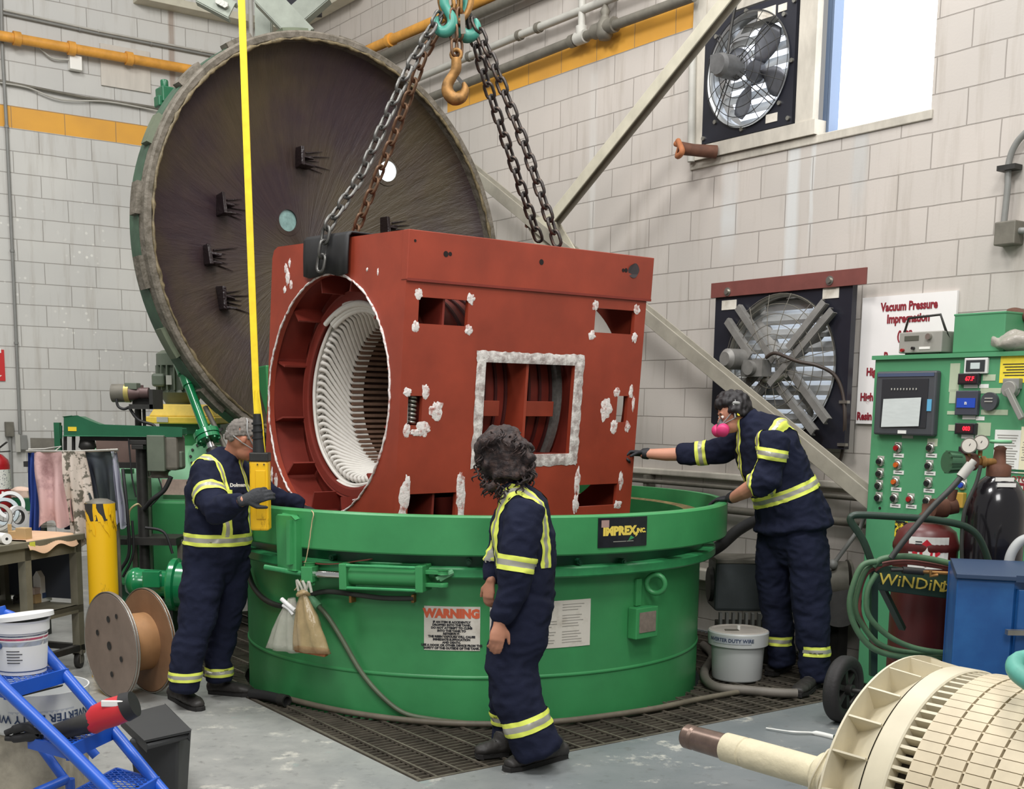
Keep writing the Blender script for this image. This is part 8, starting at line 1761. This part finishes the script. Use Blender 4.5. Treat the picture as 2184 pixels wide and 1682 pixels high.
pl_, cv = person('grey-haired person in navy coverall bending at the left, holding the yellow pendant', P(430, 1500, 6.9 + yo) * 1, cp_, None, skL, skint, 3.)
axh = ax_h[0]
hair(hc, axh, .97, lambda x, y, z: (y < .35 and z > -.1 + .3 * y) or z > .62 or (y < -.5 and z > -.55), .010, 1.03, 5, .006, .002, 60, mat('short_grey_hair', (112, 106, 100), .85, var=.3, scale=70), parent=pl_)
respirator(pl_, hc, axh, .97, 1); eyes(pl_, hc, axh, .97)
mb = MB(); w0_ = P(522, 1066, 6.60 + yo); hand(mb, w0_, (P(552, 1056, 6.62 + yo) - w0_), (.25, 1, -.1), 1.08, .42, -1); mesh_part('glove', organic(mb, .005, 2), glove, pl_)
mb = MB(); w1_ = P(648, 1083, 7.5 + yo); hand(mb, w1_, (.75, .25, -.35), (.1, .3, -1), 1.05, .25, 1); mesh_part('glove', organic(mb, .005, 2), glove, pl_)
hL = lambda x, y: G(x, y)
boots(pl_, G(372, 1494) + V((-.03, .06, 0)), G(428, 1516), .05, up=P(389, 1450, 6.88 + yo)); boots(pl_, G(448, 1478), G(536, 1484), .05, up=P(464, 1432, 7.2 + yo))
wc_ = P(468, 1146, 7.05 + yo); tapes(cv, pl_, wc_, (0.02, 0, 1), .034, lambda q: (q - wc_).length < .33)
sdv = Lf.cross(Z); tc0 = P(466, 1060, 7.06 + yo)
for k in (.1, -.1):
    c_ = tc0 + sdv * k; tapes(cv, pl_, c_, sdv, .026, lambda q: q.z > wc_.z + .02 and (q - tc0).xy.length < .26 and q.z < tc0.z + .26 and (q - P(465, 1090, 6.7 + yo)).length > .17)
ea = P(452, 1052, 6.85 + yo); tapes(cv, pl_, ea, (P(462, 1088, 6.76 + yo) - rsh), .028, lambda q: (q - ea).length < .125)
for (x, y, Y) in ((393, 1440, 6.88), (465, 1430, 7.2)): q_ = P(x, y, Y + yo); tapes(cv, pl_, q_, (0, 0, 1), .026, lambda q: (q - q_).length < .14)
d1 = (V((.5, -.86, 0))); q_ = P(496, 1033, 6.90 + yo) + V((0, -.035, 0)); mb = MB(); put_text(mb, 'Dolman', .028, q_ + V((0, -.03, 0)), V((.86, .5, 0)) * 1, Z, bold=.001, align='LEFT'); mb.build('name_stitching', white, pl_)
# --- walking person in the middle
f = V((-.98, .12, 0)).normalized(); hc = P(1070, 978, 5.86); hf = V((-.8, .5, -.35)); hu = V((-.25, .1, 1))
cp_ = [([(P(1122, 1285, 5.86), .135, .165), (P(1125, 1245, 5.86), .14, .17), (P(1120, 1195, 5.86), .148, .165), (P(1112, 1130, 5.86), .155, .175), (P(1114, 1075, 5.86), .12, .17), (P(1098, 1043, 5.86), .07, .10)], f),
       ([(P(1100, 1050, 5.86), .075, .085), (P(1092, 1028, 5.86), .068, .07)], f, .1),
       arm_([(P(1122, 1083, 5.70), .088), (P(1112, 1140, 5.64), .088), (P(1100, 1215, 5.62), .082), (P(1092, 1262, 5.62), .072), (P(1075, 1302, 5.62), .062), (P(1067, 1322, 5.62), .05)], f),
       arm_([(P(1102, 1083, 6.03), .082), (P(1072, 1150, 6.05), .072), (P(1058, 1200, 6.03), .06), (P(1050, 1236, 6.0), .05)], f),
       arm_([(P(1124, 1280, 5.80), .14), (P(1106, 1350, 5.77), .142), (P(1091, 1425, 5.75), .128), (P(1104, 1490, 5.72), .118), (P(1124, 1545, 5.7), .114), (P(1148, 1597, 5.7), .122)], f),
       arm_([(P(1114, 1285, 5.94), .13), (P(1098, 1370, 5.97), .115), (P(1085, 1450, 6.0), .10), (P(1086, 1530, 6.02), .09), (P(1088, 1588, 6.02), .088)], f)]
def skM(mb):
    ax_h[0] = head(mb, hc, hf, hu, .95); mb.loft([(P(1098, 1055, 5.86), .05, .052), (P(1086, 1015, 5.86), .05, .05), (hc, .05, .05)], f, 14)
    mb.loft([(P(1078, 1295, 5.62), .032, .034), (P(1066, 1326, 5.61), .026, .03)], f, 10); mb.loft([(P(1053, 1222, 6.0), .03, .032), (P(1047, 1240, 5.98), .025, .028)], f, 10)
    w_ = P(1065, 1328, 5.60); hand(mb, w_, P(1060, 1365, 5.58) - w_, (-.25, 1, 0), .98, .45, 1); w_ = P(1046, 1240, 5.98); hand(mb, w_, P(1041, 1275, 5.97) - w_, (.6, .8, 0), .92, .55, -1)
pm_, cv = person('person with long dark curly hair in navy coverall walking before the green vessel', G(1100, 1632), cp_, f, skM, mat('warm_skin', (178, 124, 98), .55, var=.07, scale=10), 9.)
axh = ax_h[0]; cu = mat('dark_brown_curls', (38, 29, 29), .7, col2=(76, 57, 51), scale=34, th=(.45, .7), bump=.8, bscale=70)
def ex_(mb):
    random.seed(12)
    for k in range(80):
        x = random.uniform(1022, 1136); y = random.uniform(935, 1052); Y_ = 5.86 + random.uniform(-.13, .13)
        if ((x - 1078) / 62) ** 2 + ((y - 985) / 66) ** 2 > 1 or (x < 1045 and y > 1015): continue
        mb.sphere(P(x, y, Y_), random.uniform(.022, .036), 8, 6)
hr_ = hair(hc, axh, .95, lambda x, y, z: y < .75, .03, 1.16, 8, .011, .016, 34, cu, ex_, pm_)
random.seed(21); mb = MB()
for k in range(150):
    an = random.uniform(0, 2 * PI); rr_ = random.uniform(.75, 1.04); x = 1076 + 62 * math.cos(an) * rr_; y = 982 + 66 * math.sin(an) * rr_
    if x < 1030 and y > 1030: continue
    p = P(x, y, 5.86 + random.uniform(-.15, .06)); ph = random.uniform(0, 6); q_ = V((random.uniform(-.4, .4), random.uniform(-.2, .2), -1)).normalized(); a_, b_ = perp(q_)
    mb.tube([p + q_ * .008 * i + (a_ * math.cos(ph + i * .9) + b_ * math.sin(ph + i * .9)) * .012 for i in range(9)], [.0045] * 7 + [.003, .0015], 5)
mb.build('loose_curls', cu, hr_)
boots(pm_, G(1203, 1614), G(1080, 1645), .055, up=P(1158, 1580, 5.7)); boots(pm_, G(1082, 1610), G(1016, 1615), .052, up=P(1088, 1575, 6.0))
sdv = f.cross(Z); tc0 = P(1116, 1140, 5.86); wz = P(1116, 1205, 5.86).z
for k in (.105, -.105): tapes(cv, pm_, tc0 + sdv * k, sdv, .026, lambda q: q.z > wz - .0 and abs((q - tc0).dot(sdv)) < .15 and q.z < tc0.z + .3)
aw = P(1102, 1202, 5.62); tapes(cv, pm_, aw, (P(1100, 1215, 5.62) - P(1112, 1140, 5.64)), .036, lambda q: (q - aw).length < .125 and q.y < 5.76)
for (x, y, Y, dd) in ((1122, 1539, 5.7, (.35, 0, -1)), (1086, 1530, 6.02, (0, 0, -1))): q_ = P(x, y, Y); tapes(cv, pm_, q_, dd, .036 if Y < 6 else .03, lambda q: (q - q_).length < .16 and (q.y < 5.9 if Y < 6 else q.y > 5.9))
# --- standing person at the right reaching over
f = V((-.8, -.6, 0)).normalized(); hc = P(1563, 882, 7.72); hf = V((-.9, -.12, -.38)); hu = V((-.35, 0, 1))
cp_ = [([(P(1692, 1122, 7.70), .235, .262), (P(1690, 1095, 7.70), .215, .24), (P(1672, 1048, 7.70), .19, .22), (P(1648, 985, 7.70), .185, .22), (P(1622, 930, 7.71), .155, .21), (P(1596, 903, 7.72), .085, .115)], f, .12),
       ([(P(1600, 905, 7.72), .09, .095), (P(1588, 888, 7.72), .078, .08)], f, .1),
       arm_([(P(1592, 935, 7.92), .098), (P(1545, 957, 8.0), .085), (P(1500, 966, 8.05), .074), (P(1450, 968, 8.1), .066)]),
       arm_([(P(1648, 935, 7.47), .105), (P(1645, 975, 7.42), .096), (P(1636, 1018, 7.40), .092), (P(1612, 1034, 7.45), .082)]),
       ([(P(1688, 1110, 7.7), .15, .19), (P(1690, 1160, 7.7), .15, .2), (P(1690, 1195, 7.7), .09, .12)], f),
       arm_([(P(1715, 1140, 7.62), .145), (P(1728, 1220, 7.6), .132), (P(1732, 1300, 7.6), .118), (P(1736, 1380, 7.6), .108), (P(1738, 1442, 7.6), .1)], f),
       arm_([(P(1660, 1140, 7.8), .14), (P(1652, 1220, 7.85), .125), (P(1655, 1300, 7.9), .11), (P(1664, 1370, 7.92), .10), (P(1668, 1412, 7.92), .095)], f)]
def skR(mb):
    ax_h[0] = head(mb, hc, hf, hu, 1.0); mb.loft([(P(1602, 912, 7.72), .064, .066), (P(1585, 893, 7.72), .062, .064), (hc - V(hf).normalized() * .02, .06, .06)], f, 14)
    mb.loft([(P(1460, 968, 8.1), .046, .048), (P(1420, 969, 8.12), .043, .045), (P(1370, 967, 8.15), .03, .034)], Z, 14)
    mb.loft([(P(1618, 1030, 7.44), .055, .055), (P(1592, 1046, 7.56), .05, .05), (P(1562, 1062, 7.72), .034, .036)], Z, 14)
pr_, cv = person('dark-haired person in navy coverall leaning from the right, one hand on the red housing', G(1700, 1470), cp_, f, skR, skin, 17., amp=.018)
axh = ax_h[0]
hair(hc, axh, 1., lambda x, y, z: (y < .3 and z > -.25 + .35 * y) or z > .5 or (y < -.5 and z > -.6), .022, 1.1, 15, .008, .013, 42, mat('black_hair', (28, 24, 26), .6, var=.3, scale=40), parent=pr_)
respirator(pr_, hc, axh, 1., 1); eyes(pr_, hc, axh, 1.)
r_, f_, u_ = axh
mb = MB(); mb.tube(catmull([hc + u_ * .10 + f_ * .06, hc - r_ * .09 + u_ * .06 - f_ * .02, hc - f_ * .125 + u_ * .0, hc + r_ * .09 + u_ * .06 - f_ * .02, hc + u_ * .10 + f_ * .06], 6), .011, 6); mb.tube([hc + u_ * .125 - f_ * .0 - r_ * .02, hc - r_ * .088 + u_ * .06, hc - r_ * .09 - u_ * .02 + f_ * .02], .006, 6); mb.build('head_harness', mat('grey_strap', (150, 150, 148), .6), pr_)
for k in (-1, 1): e = hc + r_ * .094 * k - u_ * .008 - f_ * .006; mb = MB(); mb.cyl(e - r_ * k * .012, e + r_ * k * .008, .011); mb.build('earplug', mat('yellow_foam', (232, 220, 60), .6), pr_)
mb = MB(); wr = P(1372, 967, 8.15); hand(mb, wr, (-1, .02, .05), (-.1, -.3, -1), 1.08, 1.0, 1); mb.loft([(P(1382, 967, 8.15), .04, .042), (P(1372, 967, 8.15), .036, .04)], Z, 14); mesh_part('glove', organic(mb, .005, 2), mat('black_glove', (34, 36, 40), .7), pr_)
mb = MB(); wr = P(1560, 1062, 7.73); hand(mb, wr, V((-.75, .55, -.12)), (-.1, .2, -1), 1.1, .3, -1); mb.loft([(P(1568, 1058, 7.7), .042, .044), (P(1558, 1062, 7.73), .036, .04)], Z, 14); mesh_part('glove', organic(mb, .005, 2), MATS['black_glove'], pr_)
boots(pr_, G(1748, 1468) + V((.0, .1, 0)), G(1716, 1486) + V((-.05, 0, 0)), .055, up=P(1738, 1430, 7.6)); boots(pr_, G(1680, 1425), G(1640, 1440), .055, up=P(1668, 1400, 7.92))
wc_ = P(1672, 1048, 7.7); wa = (V((-.25, -.1, 1))); dsp = (P(1640, 965, 7.7) - P(1690, 1100, 7.7)).normalized()
tapes(cv, pr_, wc_, dsp, .036, lambda q: (q - wc_).length < .36)
sdv = f.cross(Z).normalized(); tc0 = P(1645, 975, 7.7)
for k in (.12, -.12): tapes(cv, pr_, tc0 + sdv * k, sdv, .026, lambda q: (q - wc_).dot(dsp) > .02 and abs((q - tc0).dot(sdv)) < .17 and q.z < tc0.z + .36 and (q - P(1545, 957, 8.0)).length > .15)
ea = P(1642, 968, 7.43); tapes(cv, pr_, ea, (-.15, 0, -1), .034, lambda q: (q - ea).length < .145 and q.y < 7.56)
ea2 = P(1497, 966, 8.05); tapes(cv, pr_, ea2, (P(1450, 968, 8.1) - P(1545, 957, 8.0)), .036, lambda q: (q - ea2).length < .15)
for (x, y, Y) in ((1737, 1384, 7.6), (1665, 1362, 7.92)): q_ = P(x, y, Y); tapes(cv, pr_, q_, (0, 0, 1), .032, lambda q: (q - q_).length < .17 and (abs(q.y - Y) < .16) and (q.x > P(1700, y, 7.7).x) == (Y < 7.7))
bpy.data.batch_remove([o for o in bpy.data.objects if o.type == 'MESH' and len(o.data.polygons) == 0])
